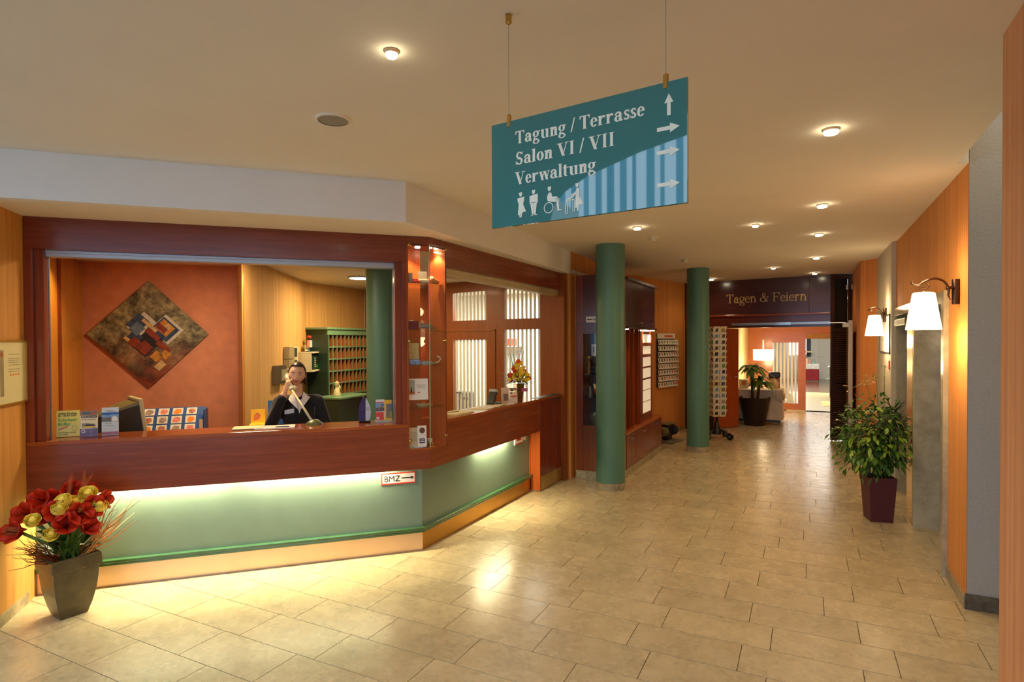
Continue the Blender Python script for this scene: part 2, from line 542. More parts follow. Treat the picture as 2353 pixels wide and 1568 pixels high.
def flat(O, ux, uz, nrm, polys, th=0.001):
    """printed shapes: 2-D polygons a hair proud of a plane"""
    O, ux, uz, nrm = Vector(O), Vector(ux), Vector(uz), Vector(nrm)
    mb = MB()
    for p in polys:
        n = len(p)
        a = sum(p[k][0] * p[(k + 1) % n][1] - p[(k + 1) % n][0] * p[k][1] for k in range(n))
        if a < 0: p = p[::-1]
        F = [O + ux * x + uz * y for x, y in p]
        mb.add([q + nrm * th for q in F] + F, [tuple(range(n))] + [(n + k, n + (k + 1) % n, (k + 1) % n, k) for k in range(n)])
    return mb
# ------------------------------------------------------------------ shared materials
ANG = math.radians(-45)      # diagonal counter: its length runs along x after this turn
mahog = wood('cherry wood along diagonal front', rgb(94, 37, 22), rgb(152, 74, 44), rz=ANG)
mahogR = wood('cherry wood along corridor front', rgb(96, 38, 18), rgb(154, 76, 40), rz=math.radians(-90))
mahogV = wood('cherry wood upright', rgb(92, 34, 20), rgb(150, 66, 38), vert=True)
mahogX = wood('dark cherry wood across', rgb(52, 18, 12), rgb(92, 38, 26), rz=0)
topW = wood('cherry counter top', rgb(125, 56, 22), rgb(176, 92, 42), rz=ANG, rough=0.16)
orangeW = wood('bright cherry upright', rgb(158, 68, 22), rgb(205, 104, 42), vert=True)
orangeWx = wood('bright cherry across', rgb(166, 92, 44), rgb(206, 128, 72), rz=0)
pineV = wood('honey wood upright', rgb(176, 110, 40), rgb(214, 150, 66), vert=True)
darkW = mat('dark brown lacquer', rgb(46, 26, 24), 0.35)
white = mat('white paint', rgb(226, 222, 212), 0.7, var=0.03)
plaster = mat('ceiling paint', rgb(230, 222, 208), 0.85, var=0.02, scale=2.0, bump=0.02)
bulkM = mat('bulkhead paint', rgb(230, 228, 222), 0.85, var=0.02, scale=2.0)
wallOr = paper_wall('striped orange wallpaper', rgb(196, 120, 48), rgb(220, 150, 76))
wallOrL = paper_wall('striped ochre wallpaper', rgb(196, 132, 56), rgb(218, 160, 82), rz=0.4)
wallOff = paper_wall('striped office wallpaper', rgb(200, 148, 78), rgb(222, 176, 108))
wallPink = mat('terracotta wash wall', rgb(206, 136, 104), 0.8, var=0.10, scale=9.0)
roughW = mat('rough grey render', rgb(176, 172, 164), 0.9, var=0.05, scale=60.0, bump=0.6)
green = mat('green laminate', rgb(112, 136, 122), 0.38, var=0.03)
greenCol = mat('green column paint', rgb(82, 124, 104), 0.42, var=0.08, scale=160.0, bump=0.10)
greenRail = mat('glossy green rail', rgb(56, 94, 58), 0.15, coat=0.5)
greenDk = mat('dark green lacquer', rgb(40, 58, 44), 0.4, var=0.05)
greenLt = mat('sage green lacquer', rgb(104, 140, 104), 0.4, var=0.05)
brassK = mat('brushed bronze kick plate', rgb(222, 192, 160), 0.36, metal=0.7, var=0.05, scale=3.0)
brass = mat('polished brass', rgb(200, 166, 92), 0.2, metal=1.0, var=0.05)
steel = mat('brushed steel', rgb(180, 180, 178), 0.3, metal=1.0, var=0.04)
alu = mat('aluminium shutter', rgb(176, 182, 190), 0.4, metal=0.35, var=0.03)
aluW = mat('warm aluminium shutter', rgb(196, 180, 140), 0.45, metal=0.2, var=0.03)
black = mat('black plastic', rgb(22, 22, 24), 0.35, var=0.05)
greyP = mat('grey plastic', rgb(140, 136, 126), 0.45, var=0.04)
beigeP = mat('beige plastic', rgb(208, 200, 164), 0.45, var=0.04)
paper = mat('white paper', rgb(232, 230, 222), 0.7, var=0.02)
cream = mat('cream paper', rgb(236, 226, 176), 0.7, var=0.03)
red = mat('red print', rgb(196, 44, 30), 0.5, var=0.06)
yellow = mat('yellow print', rgb(236, 190, 44), 0.5, var=0.06)
blue = mat('blue print', rgb(38, 92, 170), 0.45, var=0.08)
navy = mat('navy print', rgb(30, 42, 96), 0.45, var=0.06)
ink = mat('black ink', rgb(26, 22, 20), 0.6, var=0.02)
grInk = mat('green ink', rgb(86, 160, 60), 0.6, var=0.05)
greyI = mat('grey ink', rgb(120, 116, 110), 0.6, var=0.05)
skyI = mat('sky print', rgb(120, 160, 196), 0.5, var=0.12)
orangeI = mat('orange print', rgb(226, 128, 40), 0.5, var=0.08)
purpleI = mat('purple print', rgb(112, 88, 128), 0.5, var=0.05)
clear = glass('clear pane')
limest = stone('limestone tile', rgb(188, 170, 132), rgb(198, 181, 144), rgb(160, 147, 116), rough=0.25, scale=9.0, rand=True, spotw=0.68)
grout = mat('grey grout', rgb(92, 80, 58), 0.85)
marble = stone('grey green marble', rgb(166, 158, 134), rgb(184, 174, 148), rgb(146, 137, 114), rough=0.16, scale=3.0, spotw=0.66)
skirt = stone('limestone skirting', rgb(150, 136, 108), rgb(186, 172, 138), rgb(116, 104, 84), rough=0.3, scale=8.0)
skirtD = stone('grey stone skirting', rgb(96, 88, 78), rgb(124, 114, 100), rgb(62, 56, 50), rough=0.3, scale=9.0)
tubeG = glow('fluorescent tube', (1.0, 0.88, 0.6), 10.0)
lampG = glow('lamp lens', (1.0, 0.84, 0.55), 22.0)

# ------------------------------------------------------------------ floor of staggered stone tiles
fl = MB(); fl.box(-9, -7, -0.10, 3.5, 32, -0.006)
floor = struct('floor', fl, grout)
ORG['floor'] = Vector(floor.location)
tile_me = bpy.data.meshes.new('tile')
tile_me.from_pydata([(x, y, z) for z in (-0.011, 0) for y in (0, 1) for x in (0, 1)], [], [(0, 2, 3, 1), (4, 5, 7, 6), (0, 1, 5, 4), (1, 3, 7, 5), (3, 2, 6, 7), (2, 0, 4, 6)])
tile_me.materials.append(limest)
ROWS = {-2: -3.3, -1: -3.0, 0: -3.498, 1: -3.144, 2: -3.024, 3: -2.304, 4: -1.974, 5: -1.52, 6: -1.39, 7: -.91, 8: -.49, 9: -.306, 10: -1.19, 11: -1.5, 12: -1.4,
        13: -1.21, 14: -.81, 15: -.56, 16: -.33, 17: -.5, 18: -.35, 19: -.17, 20: .05, 21: -.12, 22: -.47, 23: -.26, 24: .03, 25: -.08, 26: -.23, 27: -.29, 28: -.03}
Y0, RW, TL, GAP = 1.7703, 0.302, 0.598, 0.0042
tiles = []
for r in range(-4, 48):
    ya = Y0 + r * RW
    a = ROWS.get(r, random.uniform(-0.6, 0))
    joints = [a + k * TL for k in range(-9, 9)]
    if r == 6:
        joints = [-2.27 - k * TL for k in range(5, -1, -1)] + [-1.984, -1.39, -.787, -.177, .445, 1.05, 1.65]
    for x0, x1 in zip(joints[:-1], joints[1:]):
        xm, ym = (x0 + x1) / 2, ya + RW / 2
        if xm > 1.6 or xm < -5.6: continue
        dd = ((xm - XF) * -S2 + (ym - YC) * S2)           # behind the diagonal front
        if ym > 3.6 and xm < -3.2: continue
        if dd > 0.45 and ym < 4.2 and xm < -2.8: continue
        if ym > 12.2 and (xm < -1.6): continue
        q = Vector((xm, ym, 0)) - Vector((0, 0, H))
        zc = q.dot(_f)
        sees = zc > 0.5 and abs(q.dot(_r2) / zc) < 0.98 and (-q.dot(_u2) / zc) < 0.70
        tiles.append((0 if sees else 1, q.length, x0, x1, ya))
tiles.sort()
rest = MB()
for k, (hid, _, x0, x1, ya) in enumerate(tiles):
    if k < 298 and not hid:
        o = bpy.data.objects.new('tile', tile_me); COL.objects.link(o)
        o.parent = floor
        o.location = Vector((x0 + GAP / 2, ya + GAP / 2, 0)) - Vector(floor.location)
        o.scale = (x1 - x0 - GAP, RW - GAP, 1)
    else:
        rest.box(x0 + GAP / 2, ya + GAP / 2, -0.011, x1 - GAP / 2, ya + RW - GAP / 2, 0)
build('distant_tiles', rest, limest, floor, kind='stuff')
fp = MB(); fp.box(-2.9, 16.02, -0.011, 3.8, 22.0, 0.0)
build('far_floor', fp, mat('cream far floor', rgb(206, 188, 138), .3, var=.04), floor)
fp = MB(); fp.box(-2.9, 22.0, -0.011, 3.8, 31, 0.0)
build('parquet', fp, wood('far parquet', rgb(96, 72, 56), rgb(130, 104, 80), rz=0.3), floor)

# ------------------------------------------------------------------ ceilings
c = MB()
c.prism([(.70, .75), (.1, .55), (-.5, .40), (-.937, .275), (-1.278, .176), (-1.561, .05), (-1.793, -.054), (-2.14, -.295), (-2.449, -.587), (-2.834, -1.057), (-3.2, -1.65), (-3.4, -2.4), (-7.5, -2.4), (-7.5, 0.5), (-5.24, .64), (-4.175, 1.721), (-2.538, 3.391), (-2.654, 6.95),
         (-2.95, 7.0), (-2.95, 12.3), (-1.6, 12.3), (1.3, 11.9), (1.3, 4.83), (.934, 4.83), (.932, 4.69), (.87, 4.69), (.87, 2.79), (.70, 2.79)], 2.885, 3.25)
struct('ceiling', c, plaster)
c = MB(); c.prism([(-5.24, .64), (-4.10, 1.80), (-2.545, 3.385), (-2.66, 6.945), (-2.72, 9.6), (-9, 9.6), (-9, .64)], 2.607, 2.66)
struct('ceiling_reception', c, plaster)
c = MB(); c.box(.87, 2.79, 3.4, 2.2, 4.9, 3.45); struct('ceiling_recess', c, plaster)
c = MB(); c.prism([(-1.45, 11.95), (2.4, 11.4), (2.4, 16.2), (-1.45, 16.2)], 2.62, 2.7); struct('ceiling_foyer', c, plaster)
c = MB(); c.box(-3, 16.1, 3.0, 4, 30, 3.1); struct('ceiling_breakfast_room', c, plaster)
# painted bulkhead over the reception
b = MB(); b.prism([(-5.24, .64), (-4.175, 1.721), (-2.538, 3.391), (-2.60, 3.42), (-4.23, 1.77), (-5.29, .69)], 2.60, 2.90)
struct('bulkhead_diagonal', b, bulkM)['label'] = 'pale painted bulkhead above the diagonal counter'
b = MB(); b.prism([(-2.538, 3.391), (-2.654, 6.95), (-2.72, 6.95), (-2.60, 3.42)], 2.60, 2.90)
struct('bulkhead_corridor', b, bulkM)['label'] = 'pale painted bulkhead along the corridor counter'

# ------------------------------------------------------------------ walls
w = MB(); Ls(w, 2.745, 2.86, -.43, .30, 0, 2.62); struct('wall_left', w, wallOrL)
w = MB(); Ls(w, 2.738, 2.765, -.435, -.0, 0, 0.075); struct('baseboard_left', w, skirt)
w = MB(); Ls(w, 2.747, 5.2, -.55, -.43, 0, 2.62); struct('wall_left_return', w, white)
w = MB(); w.prism([(-2.66, 6.955), (-2.745, 9.765), (-1.62, 13.85), (-1.75, 13.9), (-2.88, 9.8), (-2.80, 6.955)], 0, 2.9)
wl = struct('wall_corridor_left', w, wallOr)
w = MB(); w.prism([(-2.66, 9.98), (-2.17, 11.76), (-2.19, 11.77), (-2.70, 9.99)], 0, 0.07); struct('baseboard_corridor_left', w, skirt)
# right side, from the lens outwards
w = MB(); w.box(.655, -2.0, 0, .80, 2.79, 2.9); struct('wall_right_near', w, paper_wall('striped apricot wallpaper', rgb(196, 128, 78), rgb(220, 156, 104), sx=22.0))
w = MB(); w.box(.80, 2.6, 0, 2.1, 2.75, 3.45); struct('wall_right_niche_near', w, roughW)
w = MB(); w.box(.937, 4.70, 0, 2.2, 4.82, 3.45); struct('wall_right_niche', w, roughW)
w = MB(); w.box(2.1, 2.7, 0, 2.2, 4.75, 3.45); struct('wall_right_niche_side', w, roughW)
w = MB(); w.box(.926, 4.688, 0, 2.1, 4.70, .10); struct('baseboard_niche', w, skirtD)
w = MB(); w.box(.933, 4.702, 0, .9365, 4.82, 2.9); w.box(.933, 4.82, 0, 1.05, 5.27, 2.9); w.box(.935, 5.27, 2.11, 1.05, 8.07, 2.9)
struct('wall_right', w, wallOr)
w = MB(); w.box(.920, 4.70, 0, .934, 5.255, .085); struct('baseboard_right', w, skirt)
# marble lift portal with two niches
w = MB(); w.box(.90, 5.255, 0, 1.16, 5.34, 2.11); struct('trim_1', w, marble)['label'] = 'near marble jamb of the lift portal'
w = MB(); w.box(.915, 5.34, 2.02, 1.16, 8.07, 2.11); struct('trim_2', w, marble)['label'] = 'marble lintel over the lift niches'
w = MB(); w.box(.895, 6.54, 0, 1.16, 6.90, 2.02); struct('trim_3', w, marble)['label'] = 'marble pier between the two lift niches'
w = MB(); w.box(.89, 6.556, 0.0, .8951, 6.895, 2.0); struct('trim_4', w, brass)['label'] = 'polished brass facing on the marble pier'
w = MB(); w.box(.93, 8.0, 0, 1.16, 8.075, 2.02); struct('trim_5', w, marble)['label'] = 'far marble jamb of the lift portal'
w = MB(); w.box(1.10, 5.34, 0, 1.16, 6.54, 2.02); struct('door_1', w, steel)
w = MB(); w.box(1.10, 6.90, 0, 1.16, 8.0, 2.02); struct('door_2', w, steel)
w = MB(); w.box(.908, 7.2, 1.905, .916, 8.0, 1.975)
pq = thing('wall_plaque', 'small framed plaque on the marble lintel between the wall lamps', 'plaque', (.912, 7.6, 1.905))
build('frame', w, brass, pq); w = MB(); w.box(.905, 7.22, 1.912, .909, 7.98, 1.968); build('plate', w, paper, pq)
# recess with the framed notice, projecting orange pier, side of the end door
w = MB(); w.box(.888, 8.075, 0, 1.05, 9.62, 2.9); struct('wall_recess', w, mat('warm grey paint', rgb(196, 186, 164), 0.8, var=0.02))
w = MB(); w.prism([(.888, 9.60), (.700, 9.80), (.712, 11.52), (1.05, 11.5), (1.05, 9.6)], 0, 2.9); struct('wall_right_far', w, paper_wall('striped rust wallpaper', rgb(196, 112, 48), rgb(216, 142, 76)))
# reception office shell
w = MB(); Ls(w, 1.62, 3.3, 2.46, 2.56, 0, 2.65); struct('wall_office_back', w, wallPink)
w = MB(); Ls(w, 3.2, 3.3, 0.30, 2.5, 0, 2.65); lw = struct('wall_office_side', w, pineV)
w = MB(); Ls(w, 3.192, 3.2, 1.83, 1.90, 0, 2.62); build('dark_strip', w, mahogV, lw)
w = MB(); Ls(w, 2.742, 3.3, .13, .30, 0, 2.62); struct('wall_office_stub', w, mahogV)
w = MB(); w.prism([(-5.013, 4.031), (-6.327, 6.112), (-6.503, 7.559), (-6.58, 8.2), (-8, 8.2), (-8, 4.9), (-6.1, 4.9), (-5.5, 4.35)], 0, 2.65); struct('wall_office_right', w, wallOff)
w = MB(); w.prism([(-5.001, 4.012), (-5.072, 4.124), (-5.08, 4.119), (-5.009, 4.007)], 0, 2.6)
struct('trim_6', w, pineV)
w = MB(); w.prism([(-6.503, 7.559), (-4.69, 7.28), (-4.69, 7.4), (-6.5, 7.7)], 0, 2.65); struct('wall_office_far', w, mahogV)
# back room behind the glazed partition
w = MB(); w.box(-6.5, 9.45, 0, -2.85, 9.55, 2.65); struct('wall_backroom', w, white)
w = MB(); w.box(-6.6, 7.4, 0, -6.5, 9.5, 2.65); struct('wall_backroom_side', w, white)
w = MB(); w.box(-2.88, 7.2, 0, -2.84, 9.5, 2.65); struct('wall_backroom_right', w, white)
# foyer beyond the corridor
w = MB(); w.prism([(-1.43, 12.9), (-1.31, 16.1), (-1.45, 16.1), (-1.57, 12.9)], 0, 2.7); struct('wall_foyer_left', w, mat('cream paint', rgb(232, 206, 150), 0.75, var=0.02))
w = MB(); w.box(2.2, 11.4, 0, 2.3, 16.1, 2.7); struct('wall_foyer_right', w, wallOr)
w = MB(); w.box(.712, 11.5, 0, 2.3, 11.6, 2.9); struct('wall_foyer_near', w, wallOr)
# wood wall with a glazed panel and an opening to the breakfast room
w = MB()
for x0, z0, x1, z1 in ((-1.45, 0, -.756, 2.7), (-.17, 0.0, 0.0, 2.7), (-.756, 1.69, -.17, 2.7), (-.756, 0.03, -.17, .19), (0.0, 1.90, 2.3, 2.7), (1.2, 0, 2.3, 1.9)):
    w.box(x0, 16.0, z0, x1, 16.07, z1)
wf = struct('wall_foyer_back', w, orangeWx)
w = MB(); w.box(0.0, 15.985, 1.78, 1.2, 16.05, 1.90); build('lintel', w, mat('ochre lacquer', rgb(176, 122, 50), 0.4), wf)
w = MB(); w.box(-.43, 15.97, 0, 0.01, 16.0, .03); build('sill', w, white, wf)
w = MB(); w.box(-.756, 16.03, .19, -.17, 16.036, 1.69); wd = struct('window_1', w, clear)
for k in range(7):
    w = MB(); x = -.745 + k * .083; w.box(x, 16.018, .19, x + .042, 16.028, 1.69); build('frosted_stripe', w, white, wd)
# breakfast room and stair beyond
w = MB(); w.box(-3, 29.6, 0, 4, 29.7, 3.0); struct('wall_breakfast_back', w, white)
w = MB(); w.box(-3.1, 16.1, 0, -3.0, 29.7, 3.0); struct('wall_breakfast_left', w, white)
w = MB(); w.box(3.9, 16.1, 0, 4.0, 29.7, 3.0); struct('wall_breakfast_right', w, white)
w = MB(); w.box(.46, 29.52, 0, 1.35, 29.6, 2.1); dr = struct('door_3', w, mat('pale grey door', rgb(214, 212, 200), 0.5, var=0.02))
w = MB(); w.box(.54, 29.46, 1.03, .68, 29.50, 1.06); build('door_handle', w, steel, dr)
w = MB(); w.box(.36, 29.5, 0, .46, 29.62, 2.2); build('door_frame', w, white, dr)
w = MB(); w.box(-.7, 29.55, 1.1, .02, 29.6, 2.4); struct('window_2', w, glow('bright window', (0.75, 0.88, 1.0), 2.2))
w = MB(); w.box(.02, 29.45, 1.0, .2, 29.5, 2.6); build('curtain', w, mat('slate curtain', rgb(70, 72, 84), 0.8), None); bpy.data.objects['curtain']['label'] = 'dark slate curtain beside the far bright window'; bpy.data.objects['curtain']['category'] = 'curtain'
# tall glazing of the entrance hall behind the lens (seen only as a reflection in the hanging sign)
w = MB(); w.box(-8, -5.06, 0, 4, -5.0, .12); wg = struct('window_3', w, steel)
bl = mat('pale blue vertical blind', rgb(150, 180, 205), 0.7, var=0.05)
for k in range(44):
    x = -8 + k * .235 + random.uniform(-.03, .03)
    w = MB(); w.slab((x, -4.9, 0), (.85, .52 if k % 3 else .2, 0), (-.5, .85, 0), UZ, 0, 0, .1, random.choice((.1, .17, .2)), .01, 6.2)
    build('blind_slat', w, bl, wg)
# ------------------------------------------------------------------ round columns
def column(cx, cy_, label, top):
    t = thing('column', label, 'column', (cx, cy_, 0))
    m = MB(); m.lathe([(.17, .085), (.17, top)], (cx, cy_, 0), 48); build('shaft', m, greenCol, t, smooth='auto')
    m = MB(); m.lathe([(.178, 0), (.178, .085)], (cx, cy_, 0), 48); build('stone_base', m, skirt, t, smooth='auto')
    return t
column(-2.073, 6.74, 'tall green round column in front of the glass vitrine cabinet', 2.885)
column(-1.526, 9.61, 'green round column beside the postcard stand, farther down the corridor', 2.885)
column(-4.50, 5.51, 'green round column inside the reception office beside the pigeonholes', 2.607)

# ------------------------------------------------------------------ reception counter
ct = thing('reception_counter', 'cherry wood reception counter with green panels and a bent front', 'counter', tuple(Lp(.6, .3, 0)))
SC0, TC0 = .185, .25           # the corner display case starts this far from the corner
TE = 6.205 - YC                # the fascia ends where the flap door starts
def P(name, mb, material, parent=ct, **k): return build(name, mb, material, parent, **k)
m = MB(); Ls(m, SC0, 2.742, 0, .04, .708, 1.055); m.prism([tuple(Lp(SC0, 0)[:2]), (XF, YC), tuple(Lp(.04 * K, .04)[:2]), tuple(Lp(SC0, .04)[:2])], .708, .862)
P('fascia', m, mahog)
m = MB(); Rs(m, TC0, TE, 0, .04, .708, 1.055); m.prism([(XF, YC), (XF, YC + TC0), (XF - .04, YC + TC0), (XF - .04, YC + .04 * K)], .708, .862)
P('fascia', m, mahogR)
m = MB(); Ls(m, SC0 + .002, 2.742, -.004, .33, 1.055, 1.083); P('counter_top', m, topW, bevel=.004)
m = MB(); Rs(m, TC0 + .002, 6.93 - YC, -.004, .28, 1.055, 1.083); P('counter_top', m, wood('cherry counter top corridor', rgb(125, 56, 22), rgb(176, 92, 42), rz=math.radians(-90), rough=.16), bevel=.004)
m = MB(); Lm(m, 2.742, .125, .16, .19, .80); P('front_panel', m, green)
m = MB(); Rm(m, TE, .131, .16, .19, .80); P('front_panel', m, green)
m = MB(); Lm(m, 2.742, .10, .14, .152, .172); Lm(m, 2.742, .093, .14, .172, .198); P('rail', m, greenRail, bevel=.006)
m = MB(); Rm(m, TE, .10, .14, .152, .172); Rm(m, TE, .093, .14, .172, .198); P('rail', m, greenRail, bevel=.006)
m = MB(); Lm(m, 2.742, .12, .16, .0, .152); P('kick_plate', m, brassK)
m = MB(); Rm(m, TE, .12, .16, .0, .152); P('kick_plate', m, mat('brushed gold kick plate', rgb(190, 140, 58), .34, metal=.8, var=.04, scale=3.0))
m = MB(); Lm(m, 2.742, .04, .16, .80, .82); Rm(m, TE, .04, .16, .80, .82); P('soffit', m, white)
# light tubes under the overhang
for a, b_ in ((.32, 1.42), (1.50, 2.62)):
    m = MB(); Ls(m, a, b_, .075, .115, .755, .80); P('light_tube', m, tubeG)
    q = Lp((a + b_) / 2, .095, .748)
    l = lamp('AREA', 'tube_light', q, P_TUBE, (1.0, .84, .50), b_ - a, sizey=.05); l.rotation_euler = (0, 0, math.radians(45))
for a, b_ in ((.95, 1.62),):
    m = MB(); Rs(m, a, b_, .075, .115, .755, .80); P('light_tube', m, tubeG)
    l = lamp('AREA', 'tube_light', (XF - .095, YC + (a + b_) / 2, .748), P_TUBE * .62, (1.0, .84, .50), b_ - a, sizey=.05); l.rotation_euler = (0, 0, math.radians(90))
# lower desk behind the counter
m = MB(); Ls(m, .55, 2.72, .34, .72, .74, .77); Ls(m, .55, .58, .34, .70, 0, .74); Ls(m, 2.69, 2.72, .34, .70, 0, .74); Ls(m, 1.6, 1.63, .34, .70, 0, .74); P('work_surface', m, topW)
# light fitting, small white box and sign under the corridor side
m = MB(); Rs(m, 1.80, 2.0, .118, .131, .60, .70); sg = build('notice_card', m, paper); tag(sg, 'small white notice under the counter overhang beside the flap door', 'sign')
m = MB(); Rs(m, 1.805, 1.995, .117, .1185, .60, .612); Rs(m, 1.805, 1.995, .117, .1185, .688, .70); Rs(m, 1.84, 1.95, .117, .1185, .64, .665); build('border', m, red, sg)
m = MB(); Rs(m, 2.03, 2.075, .112, .131, .62, .69); tag(build('light_switch', m, beigeP, bevel=.004), 'beige switch on the green panel beside the small white notice', 'switch')

# ------------------------------------------------------------------ flap door at the end of the corridor side
fd = thing('counter_door', 'cherry wood flap door with brass kick plate at the end of the counter', 'door', (XF - .06, 6.57, 0))
m = MB(); m.box(XF - .04, 6.21, .012, XF, 6.93, 1.054); P('leaf', m, wood('cherry door upright', rgb(84, 28, 12), rgb(142, 60, 28), vert=True), fd, bevel=.002)
m = MB(); m.box(XF - .135, 6.205, .012, XF - .001, 6.232, .708); m.box(XF - .20, 6.188, .012, XF - .12, 6.212, .706); P('edge_board', m, orangeW, fd)
m = MB(); m.box(XF - .001, 6.235, .012, XF + .0025, 6.925, .172); P('kick_plate', m, mat('satin brass plate', rgb(196, 162, 92), .35, metal=.7), fd)
for z in (.87, .30):
    m = MB(); m.lathe([(.0085, 0), (.0085, .115)], (XF + .004, 6.937, z), 10); P('hinge', m, steel, fd, smooth='auto')

# ------------------------------------------------------------------ timber surround above the counter
su = thing('reception_surround', 'cherry wood surround framing the reception openings above the counter', 'frame', tuple(Lp(1.4, .1, 1.083)))
m = MB(); Ls(m, SC0, 2.742, 0, .16, 2.392, 2.618); P('header', m, wood('dark cherry header', rgb(88, 32, 22), rgb(146, 68, 46), rz=ANG), su, bevel=.003)
m = MB(); Rs(m, TC0, 7.10 - YC, 0, .16, 2.392, 2.618); P('header', m, mahogR, su, bevel=.003)
m = MB(); Ls(m, 2.694, 2.742, 0.0, .16, 1.083, 2.392); Ls(m, 2.640, 2.694, .03, .115, 1.083, 2.392); P('post', m, mahogV, su, bevel=.002)
m = MB(); Ls(m, SC0, .225, 0, .15, 1.083, 2.392); Ls(m, .225, .279, .022, .15, 1.083, 2.392); P('post', m, mahogV, su, bevel=.002)
m = MB(); m.box(XF - .16, 6.955, 0, XF + .02, 7.095, 2.392); m.box(XF - .14, 6.945, 0, XF - .01, 6.96, 2.392); P('post', m, mahogV, su, bevel=.003)
m = MB(); m.box(-2.66, 7.10, 0, -2.64, 7.14, 2.62); P('trim_strip', m, pineV, su)
m = MB(); Ls(m, .279, 2.640, .05, .14, 2.372, 2.392); Ls(m, .279, 2.640, .055, .14, 2.347, 2.374); P('shutter_box', m, alu, su, bevel=.003)
m = MB(); Rs(m, TC0, 6.945 - YC, .03, .14, 2.352, 2.392); Rs(m, TC0, 6.945 - YC, .04, .14, 2.322, 2.354); P('shutter_box', m, aluW, su, bevel=.003)
m = MB(); Rs(m, 2.28, 2.46, .02, .032, 2.345, 2.36); P('handle_strip', m, brassK, su)
for s in (2.634, .281):
    m = MB(); Ls(m, s, s + .005, .10, .112, 1.083, 2.347); P('guide_rail', m, steel, su)
m = MB(); m.box(XF - .11, 6.915, 1.083, XF - .07, 6.925, 2.322); m.box(XF - .06, 6.93, 1.083, XF - .05, 6.945, 2.322); P('guide_rail', m, steel, su)
m = MB(); m.slab((XF - .02, 6.24, 1.0835), UY, -UX, UZ, 0, 0, 0, .68, .10, .003); m.box(XF - .02, 6.55, 1.04, XF + .003, 6.93, 1.0865)
tag(build('counter_mat', m, greenDk), 'dark green rubber mat over the counter edge above the flap door', 'mat')

# ------------------------------------------------------------------ corner display case
dc = thing('display_case', 'tall glass corner display case with cherry back on the counter corner', 'display case', tuple(Lp(.1, .08, .862)))
caseW = wood('display case cherry', rgb(140, 66, 30), rgb(190, 102, 52), vert=True, rough=.35, coat=.05)
pA, pS, pB = Lp(SC0, .15), Vector((XF - .20, YC + .15, 0)), Vector((XF - .16, YC + TC0, 0))
m = MB(); m.prism([tuple(pA[:2]), tuple(pS[:2]), (pS.x - .015, pS.y - .01), (pA.x - .012, pA.y + .008)], .878, 2.53); P('back_panel', m, caseW, dc)
m = MB(); Rs(m, TC0 - .02, TC0 + .002, .0, .17, .878, 2.53); P('side_panel', m, caseW, dc)
m = MB(); Ls(m, SC0 - .012, SC0 + .002, .0, .15, .878, 2.53); P('side_panel', m, caseW, dc)
m = MB(); m.prism([tuple(pS[:2]), tuple(pB[:2]), (pB.x - .005, pB.y + .003), (pS.x - .005, pS.y + .003)], .90, 2.36); P('back_pane', m, clear, dc)
foot = [tuple(Lp(SC0, .006)[:2]), (XF - .004, YC), (XF - .006, YC + TC0), (XF - .16, YC + TC0), tuple(pS[:2]), tuple(pA[:2])]
foot2 = [tuple(Lp(SC0 - .014, .012)[:2]), (XF - .012, YC + .006), (XF - .012, YC + TC0 - .022), (XF - .15, YC + TC0 - .022), (pS.x + .01, pS.y - .004), tuple(Lp(SC0 - .014, .14)[:2])]
m = MB(); m.prism(foot, .862, .880); P('floor_board', m, topW, dc)
m = MB(); m.prism([tuple(Lp(SC0, 0)[:2]), (XF, YC), (XF, YC + TC0), (XF - .16, YC + TC0), tuple(pS[:2]), tuple(pA[:2])], 2.53, 2.618); P('cap', m, mahog, dc)
m = MB(); Ls(m, .004, SC0 - .003, .0, .006, .884, 2.545); P('front_pane', m, clear, dc)
m = MB(); Rs(m, .004, TC0 - .004, .0, .006, .884, 2.545); P('front_pane', m, clear, dc)
edgeG = mat('pale green glass edge', rgb(150, 178, 140), .1, var=.03)
m = MB(); m.box(XF - .004, YC - .003, .884, XF + .001, YC + .003, 2.545); P('glass_edge', m, edgeG, dc)
SHZ = [2.235, 1.85, 1.56, 1.21]
for z in SHZ:
    m = MB(); m.prism(foot2, z - .006, z); P('shelf', m, glass('shelf glass', (.86, .95, .88, 1)), dc)
for z in (2.535, 1.755, .945):
    for o, ax in ((Lp(.165, -.004, z), -LD), (Vector((XF + .004, YC + .232, z)), UX)):
        m = MB(); m.lathe([(.004, -.03), (.014, -.008), (.0155, 0), (.013, .007), (0, .010)], o, 14, ax); P('glass_fitting', m, brass, dc, smooth='auto')
q = Lp(.085, .07, 2.529)
m = MB(); m.lathe([(.022, 0), (.022, -.004), (.017, -.006)], q, 16); P('spotlight', m, lampG, dc)
lamp('SPOT', 'showcase_light', q - UZ * .02, P_CASE, WARM2, .015, spot=120)
q = Vector((XF - .07, YC + .20, 2.515))
m = MB(); m.lathe([(.02, 0), (.02, -.004), (.012, -.006)], q, 14); P('spotlight', m, lampG, dc)
lamp('SPOT', 'showcase_light', q - UZ * .02, P_CASE * .6, WARM2, .015, spot=120)

